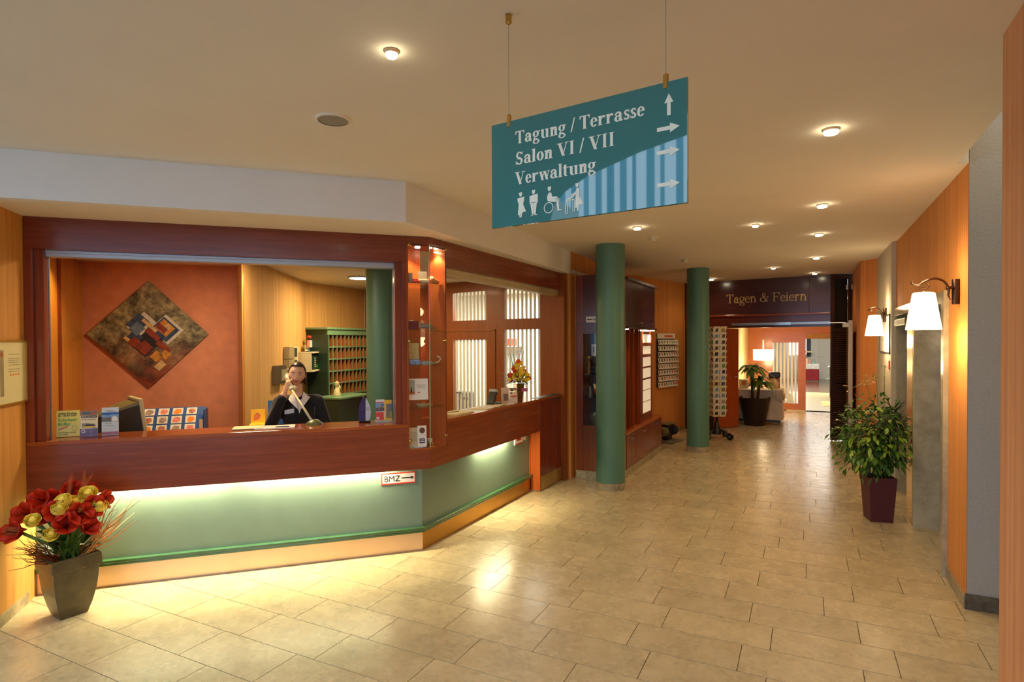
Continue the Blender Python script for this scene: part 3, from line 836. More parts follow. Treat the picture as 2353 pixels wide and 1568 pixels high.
# ------------------------------------------------------------------ glazed timber partition of the back room
pt = thing('glazed_partition', 'cherry wood partition with striped glass panes behind the corridor counter', 'partition', (-3.7, 7.05, 0))
PO = Vector((-2.80, 6.86, 0)); PU = Vector((-.978, .208, 0)); PN = Vector((.208, .978, 0))
pw = wood('partition wood', rgb(112, 54, 20), rgb(166, 90, 38), vert=True, rough=.45, coat=.03)
def PB(u0, u1, z0, z1, n0=0.0, n1=.06): return MB().slab(PO, PU, PN, UZ, u0, n0, z0, u1, n1, z1)
for u0, u1, z0, z1 in ((-.1, .266, 0, 2.606), (.879, 1.188, 0, 2.606), (1.833, 2.75, 0, 2.606)): P('stile', PB(u0, u1, z0, z1), pw, pt)
for u0, u1, z0, z1 in ((.266, .879, 2.456, 2.606), (1.188, 1.833, 2.456, 2.606), (.266, .879, 1.909, 2.05), (1.188, 1.833, 1.775, 2.05), (.266, .879, 0, .72), (1.188, 1.833, 0, .50)): P('rail', PB(u0, u1, z0, z1), pw, pt)
m = PB(1.02, 1.045, 0, 1.92, -.012, .0); m.slab(PO, PU, PN, UZ, 1.02, -.012, 1.895, 1.98, 0, 1.92); P('door_casing', m, pw, pt)
for u0, u1, z0, z1 in ((.266, .879, 2.05, 2.456), (1.188, 1.833, 2.05, 2.456), (.266, .879, .72, 1.909), (1.188, 1.833, .50, 1.775)):
    pn = P('pane', PB(u0, u1, z0, z1, .03, .036), clear, pt)
    k = 0
    fros = mat('frosted stripe', rgb(236, 238, 226), .6, var=.02, emit=(.9, 1.0, .82), es=0.0)
    while u0 + .014 + k * .069 < u1 - .03:
        a = u0 + .014 + k * .069
        P('frosted_stripe', PB(a, min(a + .036, u1), z0, z1, .022, .027), fros, pn); k += 1
m = MB(); m.tube([PO + PU * 1.72 - PN * .0 + UZ * 1.02, PO + PU * 1.72 - PN * .05 + UZ * 1.02, PO + PU * 1.60 - PN * .05 + UZ * 1.02], .009, 8); P('door_handle', m, steel, pt)

# ------------------------------------------------------------------ vitrine and cupboard unit beyond the first column
vt = thing('cabinet_unit', 'cherry wood wall unit with glass vitrine, cupboards and lit panes', 'cabinet', (-2.35, 8.2, 0))
X1 = -2.06
cw = wood('unit cherry upright', rgb(92, 36, 16), rgb(146, 66, 28), vert=True)
cwd = wood('unit dark cherry upright', rgb(62, 24, 16), rgb(100, 44, 26), vert=True)
m = MB(); m.box(-2.63, 7.07, .10, -2.535, 7.37, 2.585); m.box(-2.16, 7.07, .10, X1, 7.37, 2.585); m.box(-2.535, 7.07, .10, -2.16, 7.37, .68); P('vitrine_body', m, cw, vt, bevel=.002)
m = MB(); m.box(-2.535, 7.07, 1.84, -2.16, 7.37, 2.585); m.box(-2.63, 7.064, 1.955, -2.06, 7.07, 1.962); m.box(-2.63, 7.064, 1.975, -2.06, 7.07, 1.98); P('upper_panel', m, cwd, vt)
m = MB(); m.box(-2.535, 7.35, .68, -2.16, 7.37, 1.84); P('vitrine_back', m, mat('black vitrine back', rgb(20, 20, 24), .3), vt)
m = MB(); m.box(-2.535, 7.078, .68, -2.16, 7.083, 1.84); P('vitrine_pane', m, clear, vt)
for z in (1.02, 1.32, 1.55):
    m = MB(); m.box(-2.53, 7.09, z, -2.165, 7.345, z + .006); P('vitrine_shelf', m, glass('shelf glass'), vt)
m = MB(); m.box(-2.63, 7.055, 0, -2.045, 7.40, .10); m.box(-2.62, 7.40, 0, X1 + .0, 9.47, .09); P('stone_plinth', m, skirt, vt)
m = MB(); m.box(-2.62, 7.40, .09, X1 - .02, 9.43, .54); P('base_body', m, cwd, vt)
m = MB(); m.box(-2.63, 7.372, .54, X1 + .012, 9.45, .565); P('worktop', m, wood('unit worktop', rgb(150, 72, 30), rgb(196, 104, 46), rz=math.radians(90), rough=.15), vt, bevel=.003)
for y0, y1 in ((7.40, 7.62), (7.63, 7.86), (7.87, 8.66), (8.67, 9.43)):
    m = MB(); m.box(X1 - .02, y0, .095, X1, y1, .535); d = P('cupboard_door', m, cw, vt, bevel=.002)
    yk = {7.40: 7.585, 7.63: 7.66}.get(y0, (y0 + y1) / 2)
    m = MB()
    if y0 < 7.8: m.ball((X1 + .014, yk, .455), .011, 8)
    if y0 > 7.8: m.tube([(X1, yk - .06, .475), (X1 + .022, yk - .05, .475), (X1 + .022, yk + .05, .475), (X1, yk + .06, .475)], .006, 6)
    P('knob' if y0 < 7.8 else 'handle', m, steel, d, smooth=True)
m = MB(); m.box(-2.63, 7.372, 1.935, X1 - .02, 8.96, 2.54); m.box(-2.63, 7.372, 1.905, X1 + .03, 8.99, 1.935); P('upper_body', m, cwd, vt)
for y0, y1 in ((7.375, 7.44), (7.445, 8.275), (8.28, 8.96)):
    m = MB(); m.box(X1 - .02, y0, 1.94, X1, y1, 2.54); d = P('upper_door', m, cwd, vt, bevel=.002)
    if y0 > 7.4:
        for yk in ((8.08, 8.14) if y0 < 8 else (8.75, 8.81)):
            m = MB(); m.ball((X1 + .012, yk, 2.0), .010, 8); P('knob', m, steel, d, smooth=True)
m = MB(); m.box(-2.63, 7.372, 2.54, X1 + .03, 9.0, 2.575); P('cornice', m, cwd, vt)
m = MB(); m.box(-2.63, 7.372, .565, -2.42, 8.98, 1.905); P('niche_back', m, cwd, vt)
m = MB(); m.box(X1 - .10, 7.374, .57, X1 - .005, 7.382, 1.90); P('glass_side', m, mat('green glass side', rgb(120, 150, 110), .1), vt)
for z in (.70, 1.22, 1.80):
    m = MB(); m.lathe([(.012, 0), (.014, .012), (0, .016)], (X1 - .02, 7.384, z), 10, (0.6, -.8, 0)); P('glass_fitting', m, brass, vt)
for y in (7.56, 7.76, 7.97, 8.23):
    m = MB(); m.box(-2.42, y - .012, .565, X1 - .055, y + .012, 1.905); P('fin', m, cw if y < 7.9 else wood('fin bright', rgb(120, 50, 20), rgb(170, 80, 34), vert=True), vt)
m = MB(); m.box(X1 - .07, 8.26, .565, X1 - .045, 8.41, 1.905); m.box(X1 - .07, 8.93, .565, X1 - .045, 8.99, 1.905); P('lattice_stile', m, cw, vt)
PZ = [(.694, .856), (.862, 1.024), (1.031, 1.18), (1.205, 1.349), (1.374, 1.511), (1.554, 1.673), (1.722, 1.847)]
for i, (z0, z1) in enumerate(PZ):
    m = MB(); m.box(X1 - .065, 8.41, z0 - .001, X1 - .055, 8.93, z1 + .001)
    P('lit_pane', m, glow('backlit opal pane', (1.0, .78, .52), .24), vt)
    zl = PZ[i + 1][0] if i < 6 else 1.905
    m = MB(); m.box(X1 - .07, 8.41, z1, X1 - .045, 8.93, max(zl, z1 + .006)); P('lattice_rail', m, cw, vt)
m = MB(); m.box(X1 - .07, 8.41, .565, X1 - .045, 8.93, .694); P('lattice_rail', m, cw, vt)
for y in (7.42, 8.40, 8.85):
    m = MB(); m.lathe([(.03, 0), (.03, -.006), (.02, -.010)], (X1 - .01, y, 1.905), 14); P('spotlight', m, lampG, vt)
    lamp('SPOT', 'unit_light', (X1 - .01, y, 1.88), 3.0, WARM2, .02, spot=120)
m = MB(); m.slab((-2.49, 7.062, 1.985), UX, UY, UZ, 0, 0, 0, .20, .006, .075); sg = tag(build('arrow_sign', m, paper), 'small white arrow sign on the dark panel above the vitrine', 'sign')
m = flat((-2.49, 7.062, 1.985), UX, UZ, -UY, [[(.02, .033), (.085, .033), (.085, .042), (.02, .042)], [(.012, .0375), (.03, .05), (.03, .025)]], .0012); P('arrow', m, ink, sg)
P('lettering', sans('BMZ', (-2.395, 7.062, 2.008), UX, UZ, -UY, .045), navy, sg)

# ------------------------------------------------------------------ end of the corridor: panelled header, louvred folding leaf, open door
hd = thing('end_portal', 'dark panelled portal with gold serif lettering across the corridor end', 'portal', (-.6, 11.72, 0))
HA = Vector((-2.22, 11.937, 0)); HU = Vector((.704 + 1.671, 11.518 - 11.858, 0)).normalized(); HN = Vector((HU.y, -HU.x, 0))
def HB(u0, u1, z0, z1, n0, n1): return MB().slab(HA, HU, HN, UZ, u0, n0, z0, u1, n1, z1)
pl = wood('aubergine portal panel', rgb(58, 28, 30), rgb(84, 44, 42), rz=0)
P('frieze', HB(0, 2.292, 2.235, 2.884, -.12, 0), pl, hd)
P('backing_board', HB(0, 2.645, 2.0, 2.884, -.14, -.12), darkW, hd)
P('frieze', HB(2.296, 2.645, 2.235, 2.884, -.12, 0), pl, hd)
P('moulding', HB(0, 2.645, 2.195, 2.235, -.12, .02), wood('portal moulding', rgb(104, 44, 24), rgb(140, 66, 36)), hd, bevel=.008)
P('lower_panel', HB(0, 2.645, 1.985, 2.195, -.12, -.005), wood('portal lower panel', rgb(72, 28, 22), rgb(104, 46, 32)), hd)
P('sliding_track', HB(.98, 2.645, 2.03, 2.072, -.005, .03), steel, hd)
P('track_joint', HB(1.72, 2.0, 2.025, 2.075, .0, .034), mat('bright alu', rgb(200, 205, 210), .2, metal=.9), hd)
P('jamb', HB(.0, .62, 0, 1.985, -.12, -.02), darkW, hd)
P('lettering', serif('Tagen & Feiern', HA + HU * .872 + UZ * 2.455, HU, UZ, HN, .245, w=.085, width=1.385, th=.004), mat('gold lettering', rgb(190, 160, 96), .4, metal=.2), hd)
lv = thing('louvre_leaf', 'narrow dark brown louvred folding leaf at the right of the portal', 'door leaf', (.55, 11.6, 0))
LU = Vector((.309, .145, 0)).normalized(); LN = Vector((LU.y, -LU.x, 0)); LO = Vector((.395, 11.50, 0))
dkv = wood('dark leaf wood', rgb(44, 24, 22), rgb(66, 38, 34), vert=True, rough=.5, coat=0.0)
def LB(u0, u1, z0, z1, n0=-.04, n1=0): return MB().slab(LO, LU, LN, UZ, u0, n0, z0, u1, n1, z1)
P('stile', LB(0, .05, .02, 2.883), dkv, lv); P('stile', LB(.295, .345, .02, 2.883), dkv, lv)
for z0, z1 in ((.02, .07), (.93, .99), (1.90, 1.95), (2.80, 2.883)): P('rail', LB(.05, .295, z0, z1), dkv, lv)
P('side_jamb', LB(.345, .372, 0, 2.884, -.12, .0), darkW, lv)
P('backing', LB(.05, .295, .05, 2.85, -.05, -.045), mat('black gap', rgb(14, 10, 10), .6), lv)
for a, b_ in ((.075, .93), (.995, 1.90)):
    n = 24
    for k in range(n):
        z = a + (b_ - a) * (k + .5) / n
        m = MB().slab(LO + UZ * z, LU, Vector((LN.x * .8, LN.y * .8, -.6)), Vector((LN.x * .6, LN.y * .6, .8)), .05, -.034, -.004, .295, -.004, .002)
        P('slat', m, wood('louvre slat wood', rgb(78, 48, 40), rgb(104, 68, 56), rough=.45, coat=0.0), lv)
for q_ in (.02, .32): m = MB(); m.ball(LO + LU * q_ - LN * .02 + UZ * .012, .012, 8); P('castor', m, black, lv)
od = thing('door_leaf', 'open orange cherry door leaf behind the postcard stand', 'door leaf', (-1.45, 12.3, 0))
DU = Vector((-1.211 + 1.673, 12.589 - 11.989, 0)).normalized(); DN = Vector((DU.y, -DU.x, 0))
m = MB().slab((-1.673, 11.989, 0), DU, DN, UZ, 0, -.045, .015, .757, 0, 1.982); P('leaf', m, wood('open leaf cherry', rgb(150, 58, 20), rgb(186, 84, 32), vert=True), od, bevel=.002)
m = MB(); m.tube([Vector((-1.673, 11.989, 1.02)) + DU * .70, Vector((-1.673, 11.989, 1.02)) + DU * .70 + DN * .05, Vector((-1.673, 11.989, 1.02)) + DU * .58 + DN * .05], .009, 8); P('door_handle', m, steel, od)
gd = thing('side_door', 'narrow pale edge of an open glass door with brass handle and closer', 'door', (.66, 10.9, 0))
m = MB(); m.box(.600, 10.62, .01, .655, 10.66, 2.06); P('door_edge', m, mat('pale door edge', rgb(190, 180, 166), .4, var=.02), gd)
m = MB(); m.box(.61, 10.66, .05, .635, 11.35, 2.0); P('door_glass', m, mat('ochre glass', rgb(150, 110, 60), .15), gd)
m = MB(); m.tube([(.60, 10.70, 1.02), (.545, 10.70, 1.02), (.545, 10.86, 1.02)], .010, 8); P('door_handle', m, brass, gd)
m = MB(); m.ball((.59, 10.66, .93), .016, 8); P('door_lock', m, brass, gd)
m = MB(); m.box(.53, 10.64, 1.955, .60, 10.95, 2.02); P('door_closer', m, mat('pale closer', rgb(206, 204, 198), .35), gd)
m = MB(); m.box(.34, 10.78, 2.022, .57, 10.80, 2.034); P('closer_arm', m, steel, gd)
# ------------------------------------------------------------------ ceiling fittings
def downlight(x, y, label, z=2.885, r=.042, p=1.0, grp=None, visible=True):
    t = thing('downlight', label, 'ceiling light', (x, y, z), grp)
    m = MB(); m.lathe([(r + .006, .0), (r + .006, -.005), (r, -.012), (r - .004, -.004)], (x, y, z), 24, caps=False); build('trim_ring', m, brassK, t, smooth='auto')
    m = MB(); m.lathe([(r - .002, -.004), (r - .002, -.020), (r - .006, -.026), (0, -.027)], (x, y, z), 24); build('lens', m, lampG, t, smooth='auto')
    lamp('SPOT', 'downlight_beam', (x, y, z - .035), P_DOWN * p, WARM, .05, spot=150, blend=.8)
    return t
downlight(-1.446, 1.848, 'brightest round downlight in the ceiling, upper left, before the counter', r=.024, p=1.0)
downlight(.119, 3.607, 'nearest ceiling downlight of the row above the right wall', r=.039)
downlight(.120, 5.564, 'second ceiling downlight of the right-hand row', r=.039)
downlight(.123, 7.067, 'third ceiling downlight of the right-hand row', r=.039)
downlight(.126, 9.046, 'fourth ceiling downlight of the right-hand row', r=.039)
downlight(.130, 11.131, 'last ceiling downlight of the right-hand row, just before the portal', r=.039, p=.6)
downlight(-1.506, 5.80, 'ceiling downlight just right of the hanging sign, before the first column', r=.039)
downlight(-.444, 6.215, 'small ceiling downlight in mid corridor, beside the long row', r=.03, p=.6)
downlight(-.456, 10.016, 'tiny far ceiling downlight in mid corridor before the portal', r=.03, p=.6)
downlight(-1.564, 11.30, 'ceiling downlight against the top of the second column', r=.05, p=.7)
# two unseen beams without fittings, for the near floor and the vase flowers
lamp('SPOT', 'downlight_beam', (-1.9, 3.0, 2.84), P_DOWN * .7, WARM, .05, spot=150, blend=.8)
lamp('SPOT', 'downlight_beam', (-3.3, 1.35, 2.84), P_DOWN, WARM2, .05, spot=150, blend=.8)
t = thing('office_light', 'round flush ceiling light inside the reception office', 'ceiling light', (-5.25, 6.0, 2.607))
m = MB(); m.lathe([(.15, 0), (.15, -.012), (.13, -.02)], (-5.25, 6.0, 2.607), 32, caps=False); build('rim', m, steel, t, smooth='auto')
m = MB(); m.lathe([(.13, -.012), (.12, -.024), (0, -.028)], (-5.25, 6.0, 2.607), 32); build('diffuser', m, lampG, t, smooth='auto')
lamp('AREA', 'office_bulb', (-5.25, 6.0, 2.57), P_OFFICE * .8, WARM2, .26)
lamp('AREA', 'office_fill', Lp(1.5, 1.1, 2.58), P_OFFICE * .9, WARM2, .4)  # unseen area light, no fitting built, brightens the receptionist
lamp('SPOT', 'office_wall_spot', Lp(2.92, 1.5, 2.59), P_CURT, (1.0, .66, .20), .04, direction=tuple(LX * .55 - UZ), spot=96, blend=1.0)
lamp('SPOT', 'niche_fill', (1.3, 3.9, 3.38), 10.0, WARM2, .05, direction=(.1, .5, -1), spot=140)  # added light without a fitting, lifts the dark recess wall
lamp('AREA', 'backroom_light', (-4.2, 8.3, 2.55), P_BACK, (.93, 1.0, .86), 1.4)
lamp('AREA', 'breakfast_light', (.6, 23, 2.95), P_FAR, (1.0, .96, .86), 3.0)
lamp('AREA', 'stair_light', (-1.6, 18.5, 2.95), P_FAR * .25, (1.0, .97, .80), 1.5)
lamp('POINT', 'foyer_fill', (.9, 14.0, 2.4), P_FOYER * .8, WARM2, .15)
# ceiling loudspeaker
t = thing('ceiling_speaker', 'round grey loudspeaker grille set in the ceiling', 'loudspeaker', (-2.153, 2.273, 2.885))
m = MB(); m.lathe([(.088, 0), (.088, -.006), (.076, -.009)], (-2.153, 2.273, 2.885), 40, caps=False); build('rim', m, plaster, t, smooth='auto')
m = MB(); m.lathe([(.078, -.004), (.076, -.006), (0, -.007)], (-2.153, 2.273, 2.885), 40); build('grille', m, mat('grey speaker mesh', rgb(150, 146, 136), .6, var=.2, scale=400.0), t)
# smoke detectors
for x, y, l in ((-1.491, 6.441, 'white smoke detector on the ceiling above the first column'), (-1.517, 8.444, 'small beige smoke detector on the ceiling before the second column')):
    t = thing('smoke_detector', l, 'detector', (x, y, 2.885))
    m = MB(); m.lathe([(.05, 0), (.05, -.015), (.046, -.02)], (x, y, 2.885), 24); build('mounting_base', m, beigeP, t, smooth='auto')
    m = MB(); m.lathe([(.036, -.018), (.034, -.045), (.026, -.052), (0, -.053)], (x, y, 2.885), 24); build('sensor_head', m, beigeP, t, smooth='auto')
# wall sconces
shadeG = glow('lit lamp shade', (1.0, .84, .46), 1.5)
iron = mat('dark bronze iron', rgb(70, 48, 36), .35, metal=.8)
def sconce(px, py, pz, sx, sy, label):
    t = thing('wall_sconce', label, 'wall lamp', (px, py, pz))
    m = MB(); m.lathe([(.026, -.085), (.026, .085)], (px - .014, py, pz - .02), 12); build('wall_plate', m, iron, t, smooth='auto')
    a = Vector((sx - px, sy - py, 0)); ln = a.length; a.normalize()
    Q = lambda u, z: Vector((px, py, pz)) + a * u + UZ * z
    m = MB()
    m.tube([Q(.02, .0), Q(.05, .008), Q(.08, .004)], [.010, .010, .012], 8)
    m.tube(*spl([Q(.055, -.075), Q(.07, -.045), Q(.068, -.005), Q(.095, .045), Q(.14, .068), Q(.19, .066), Q(.24, .045), Q(ln + .03, .028), Q(ln + .07, .030), Q(ln + .085, .046), Q(ln + .078, .056)],
           [.002, .006, .008, .0085, .008, .0075, .007, .006, .005, .004, .003]), 8)
    m.tube([Q(ln - .03, .036), Q(ln - .038, .018), Q(ln - .02, .004), Q(ln + .004, .006), Q(ln + .008, .018)], .004, 6)
    m.tube([Q(ln, .006), Q(ln, -.02)], .004, 6)
    build('arm', m, iron, t, smooth=True)
    c = Q(ln, 0)
    m = MB(); m.lathe([(.030, -.022), (.058, -.025), (.066, -.032), (.104, -.272), (.104, -.278), (.098, -.272), (.060, -.032)], c, 32, caps=False); build('shade', m, shadeG, t, smooth='auto')
    m = MB(); m.ball(c - UZ * .14, (.028, .028, .04), 12); build('bulb', m, lampG, t, smooth=True)
    lamp('POINT', 'sconce_bulb', c - UZ * .33, P_SCONCE, WARM, .09)
    lamp('POINT', 'sconce_bulb_up', c + UZ * .10, P_SCONCE * .35, WARM, .06)
sconce(.930, 4.935, 2.095, .717, 4.835, 'lit wall sconce with tapered shade nearest the lens, right wall')
sconce(.888, 8.52, 2.075, .752, 8.42, 'smaller looking lit wall sconce farther down the right wall')
# ------------------------------------------------------------------ hanging direction sign
sg = thing('hanging_sign', 'teal direction sign hung on two wires below the ceiling with white lettering', 'sign', (-.652, 1.794, 2.15))
GO = Vector((-.997, 1.834, 2.151)); GU = Vector((.689, -.079, 0)).normalized(); GN = Vector((-GU.y * -1, -GU.x, 0)).normalized()
GN = Vector((GU.y, -GU.x, 0))
GW, GH = .6935, .3635
teal = mat('teal acrylic', rgb(20, 112, 110), 0.03, spec=.75, var=.02, coat=1.0)
MATS['teal acrylic'].node_tree.nodes['Principled BSDF'].inputs['Coat Roughness'].default_value = 0.0
P('panel', MB().slab(GO, GU, GN, UZ, 0, -.010, 0, GW, 0, GH), teal, sg, bevel=.001)
lw_ = mat('pale lettering', rgb(232, 228, 204), .5, var=.02)
Z0 = 2.151
for txt, u, z, sz, wd in (('Tagung / Terrasse', .100, 2.430, .064, .466), ('Salon VI / VII', .100, 2.358, .064, .369), ('Verwaltung', .098, 2.290, .064, .308)):
    P('lettering', serif(txt, GO + GU * u + UZ * (z - Z0), GU, UZ, GN, sz, w=.145, width=wd, th=.0012), lw_, sg)
def arrow(u, z, ln, ang):
    c, s = math.cos(ang), math.sin(ang)
    pts = [[(-.5, -.085), (.1, -.085), (.1, .085), (-.5, .085)], [(.08, -.21), (.5, 0), (.08, .21)]]
    return flat(GO + GU * u + UZ * (z - Z0), GU, UZ, GN, [[((x * c - y * s) * ln, (x * s + y * c) * ln) for x, y in p] for p in pts], .0013)
for u, z, ln, a in ((.639, 2.447, .064, PI / 2), (.637, 2.378, .068, 0), (.637, 2.309, .068, 0), (.637, 2.213, .068, 0)):
    P('arrow', arrow(u, z, ln, a), lw_, sg)
def pict(u, polys, sc):
    return flat(GO + GU * u + UZ * (2.176 - Z0), GU, UZ, GN, [[(x * sc, y * sc) for x, y in p] for p in polys], .0013)
head = lambda x, y, r: [[(x - r, y + r * 1.1), (x + r, y + r * 1.3), (x + r * .95, y), (x + r * .4, y - r * 1.1), (x - r * .4, y - r * 1.1), (x - r * .95, y)]]
# a woman, a man, a wheelchair user and a baby-changing table, unit = one figure height
P('pictogram', pict(.103, head(.21, .90, .07) + [[(.06, .76), (.38, .80), (.36, .62), (.33, .56), (.34, .50), (.12, .50), (.12, .56), (.08, .62)], [(.12, .50), (.33, .50), (.46, .20), (.34, .20), (.24, .14), (.08, .10), (.10, .30)],
    [(.14, .14), (.20, .14), (.20, 0), (.16, 0)], [(.22, .14), (.29, .18), (.25, 0), (.21, 0)]], .087), lw_, sg)
P('pictogram', pict(.153, head(.23, .91, .07) + [[(.05, .78), (.42, .83), (.42, .50), (.36, .46), (.35, .52), (.11, .52), (.10, .46), (.05, .50)], [(.08, .50), (.225, .50), (.225, .06), (.16, .06)], [(.24, .50), (.38, .50), (.32, .06), (.24, .06)],
    [(.10, .02), (.215, .06), (.225, .02), (.11, 0)], [(.24, .02), (.30, .06), (.40, .04), (.38, .01)]], .087), lw_, sg)
ring = lambda cx, cy_, r, t, n=20: [[(cx + q * math.cos(2 * PI * i / n), cy_ + q * math.sin(2 * PI * i / n)) for i, q in ((i, r), (i + 1, r), (i + 1, r - t), (i, r - t))] for i in range(n)]
P('pictogram', pict(.212, head(.26, .93, .075) + [[(.17, .50), (.16, .66), (.24, .80), (.34, .78), (.38, .62), (.60, .60), (.60, .54), (.36, .52)], [(.17, .50), (.40, .52), (.60, .52), (.68, .50), (.60, .40), (.40, .42), (.22, .46)],
    [(.56, .52), (.66, .55), (.68, .12), (.60, .12)], [(.60, .06), (.60, .13), (.78, .09), (.78, .06)]] + ring(.22, .22, .21, .03), .087), lw_, sg)
P('pictogram', pict(.292, head(.52, .90, .065) + [[(.47, .48), (.46, .62), (.50, .80), (.60, .78), (.62, .52), (.58, .46)], [(.50, .66), (.46, .58), (.32, .44), (.30, .50), (.44, .68)], [(.46, .50), (.60, .52), (.80, .16), (.64, .16), (.54, .08), (.44, .06)], [(.50, .08), (.60, .14), (.58, -.06), (.52, -.06)],
    [(.02, .36), (.42, .42), (.42, .39), (.02, .33)], [(.02, .36), (.05, .36), (.05, -.12), (.02, -.12)], [(.10, .33), (.13, .335), (.13, -.12), (.10, -.12)], [(.02, -.12), (.13, -.12), (.13, -.10), (.02, -.10)], [(.33, .37), (.36, .375), (.36, -.07), (.33, -.07)], [(.40, .37), (.43, .375), (.43, -.07), (.40, -.07)], [(.33, -.07), (.43, -.07), (.43, -.05), (.33, -.05)],
    [(.12, .40), (.28, .43), (.30, .50), (.24, .50), (.14, .46)], [(.24, .48), (.28, .60), (.33, .60), (.29, .46)], [(.27, .60), (.37, .62), (.36, .57), (.28, .56)]] + dot(.08, .41, .04, 8), .087), lw_, sg)
for u, top in ((.071, 2.885), (.628, 2.885)):
    c_ = GO + GU * u - GN * .005
    m = MB(); m.tube([(c_.x, c_.y, 2.52), (c_.x, c_.y, top)], .0012, 6); P('suspension_wire', m, steel, sg)
    m = MB(); m.lathe([(.0085, -.032), (.0085, .010), (.003, .013)], (c_.x, c_.y, 2.528), 14); P('clamp', m, brass, sg, smooth='auto')
    m = MB(); m.lathe([(.011, 0), (.011, -.028), (.004, -.034)], (c_.x, c_.y, 2.885), 14); P('ceiling_anchor', m, brass, sg, smooth='auto')

# ------------------------------------------------------------------ small framed certificate on the left wall
cf = thing('framed_certificate', 'framed white certificate with a grey side bar on the left wall', 'certificate', tuple(Lp(2.73, -.2, 1.36)))
def CB(d0, d1, z0, z1, n0, n1): return MB().slab(Lp(2.745, 0, 0), -LD, -LX, UZ, d0, n0, z0, d1, n1, z1)
gold = mat('gold frame', rgb(206, 160, 60), .3, metal=.7)
for a in ((.0, .41, 1.762, 1.776), (.0, .41, 1.362, 1.372)): P('frame', CB(*a, 0, .018), gold, cf)
P('frame', CB(0, .008, 1.372, 1.762, 0, .018), gold, cf); P('frame', CB(.402, .41, 1.372, 1.762, 0, .018), gold, cf)
P('sheet', CB(.008, .402, 1.372, 1.762, 0, .010), mat('certificate paper', rgb(226, 220, 172), .4, var=.02), cf)
CO = Lp(2.745, 0, 0) - LX * .0102; CU = -LD
def cpl(polys, material, name='print'): P(name, flat(CO, LD * -1, UZ, -LX, polys, .0006), material, cf)
# mirrored along the wall: u grows towards the lens
cpl([[(.30, 1.42), (.345, 1.42), (.345, 1.71), (.30, 1.71)]], mat('grey bar print', rgb(150, 140, 112), .5))
cpl([[(.305, 1.665), (.335, 1.665), (.335, 1.695), (.305, 1.695)]], orangeI)
cpl([[(.09, z), (.24, z), (.24, z + .003), (.09, z + .003)] for z in (1.68, 1.655, 1.642, 1.628, 1.612, 1.585, 1.57)], greyI)
cpl([[(x, 1.545), (x + .018, 1.545), (x + .018, 1.557), (x, 1.557)] for x in (.10, .135, .17, .205)], orangeI)

# ------------------------------------------------------------------ small arrow sign under the counter
bz = thing('fire_panel_sign', 'red bordered BMZ arrow sign on the green counter panel at the corner', 'sign', tuple(Lp(.245, .12, .573)))
BO = Lp(.388, .1245, .573); BU = -LX; BN = -LD
P('plate', MB().slab(BO, BU, BN, UZ, 0, 0, 0, .284, .003, .096), paper, bz)
rd = mat('signal red', rgb(206, 52, 26), .5)
P('border', flat(BO + BN * .003, BU, UZ, BN, [[(0, 0), (.284, 0), (.284, .010), (0, .010)], [(0, .086), (.284, .086), (.284, .096), (0, .096)], [(0, .01), (.01, .01), (.01, .086), (0, .086)], [(.274, .01), (.284, .01), (.284, .086), (.274, .086)]], .0008), rd, bz)
P('lettering', sans('BMZ', BO + BU * .026 + UZ * .024 + BN * .003, BU, UZ, BN, .07, width=.128), ink, bz)
P('arrow', flat(BO + BN * .003, BU, UZ, BN, [[(.165, .044), (.25, .044), (.25, .052), (.165, .052)], [(.245, .034), (.268, .048), (.245, .062)]], .001), ink, bz)

# ------------------------------------------------------------------ diamond painting on the terracotta wall
pa = thing('diamond_painting', 'square abstract painting hung on its corner on the terracotta wall', 'painting', tuple(Lp(2.59, 2.44, 1.26)))
PC = Lp(2.588, 2.455, 1.845)
pu = (-LX + UZ).normalized(); pv = (LX + UZ).normalized()      # the two edges of the tilted square
S = .405
m_, nt_, b_n = _base('painted canvas')
v_ = _pos(nt_, ANG, (1, 1, 1))
n1 = _noise(nt_, 5.0, 12.0, v_); n1.inputs['Roughness'].default_value = .78; n1.inputs['Distortion'].default_value = .15
r1 = _ramp(nt_, n1.outputs['Fac'], [(.30, rgb(26, 26, 24)), (.42, rgb(62, 60, 48)), (.52, rgb(128, 122, 92)), (.60, rgb(176, 166, 124)), (.70, rgb(112, 84, 40))])
sx_ = nt_.nodes.new('ShaderNodeSeparateXYZ'); g_ = nt_.nodes.new('ShaderNodeNewGeometry'); nt_.links.new(g_.outputs['Position'], sx_.inputs[0])
mr_ = nt_.nodes.new('ShaderNodeMapRange'); mr_.inputs['From Min'].default_value = 1.85; mr_.inputs['From Max'].default_value = 1.35
nt_.links.new(sx_.outputs['Z'], mr_.inputs['Value'])
n3 = _noise(nt_, 7.0, 6.0, v_); r3 = _ramp(nt_, n3.outputs['Fac'], [(.35, rgb(70, 24, 12)), (.6, rgb(150, 66, 20)), (.75, rgb(176, 110, 40))])
mx_ = nt_.nodes.new('ShaderNodeMixRGB'); nt_.links.new(mr_.outputs['Result'], mx_.inputs[0]); nt_.links.new(r1.outputs['Color'], mx_.inputs[1]); nt_.links.new(r3.outputs['Color'], mx_.inputs[2])
nt_.links.new(mx_.outputs[0], b_n.inputs['Base Color']); b_n.inputs['Roughness'].default_value = .5
_bump(nt_, b_n, n1.outputs['Fac'], .5, .01)
P('canvas', MB().slab(PC, pu, -LD, pv, -S, 0, -S, S, .03, S), m_, pa, bevel=.004)
PF = PC - LD * .030
def patch(x, y, w, h, c, th=.004, nm='paint_patch'):
    P(nm, MB().slab(PF, -LX, -LD, UZ, x - w / 2, 0, y - h / 2, x + w / 2, th, y + h / 2), c, pa)
def dpatch(a, b, w, h, c, th=.004):
    P('paint_patch', MB().slab(PF, pu, -LD, pv, a - w / 2, 0, b - h / 2, a + w / 2, th, b + h / 2), c, pa)
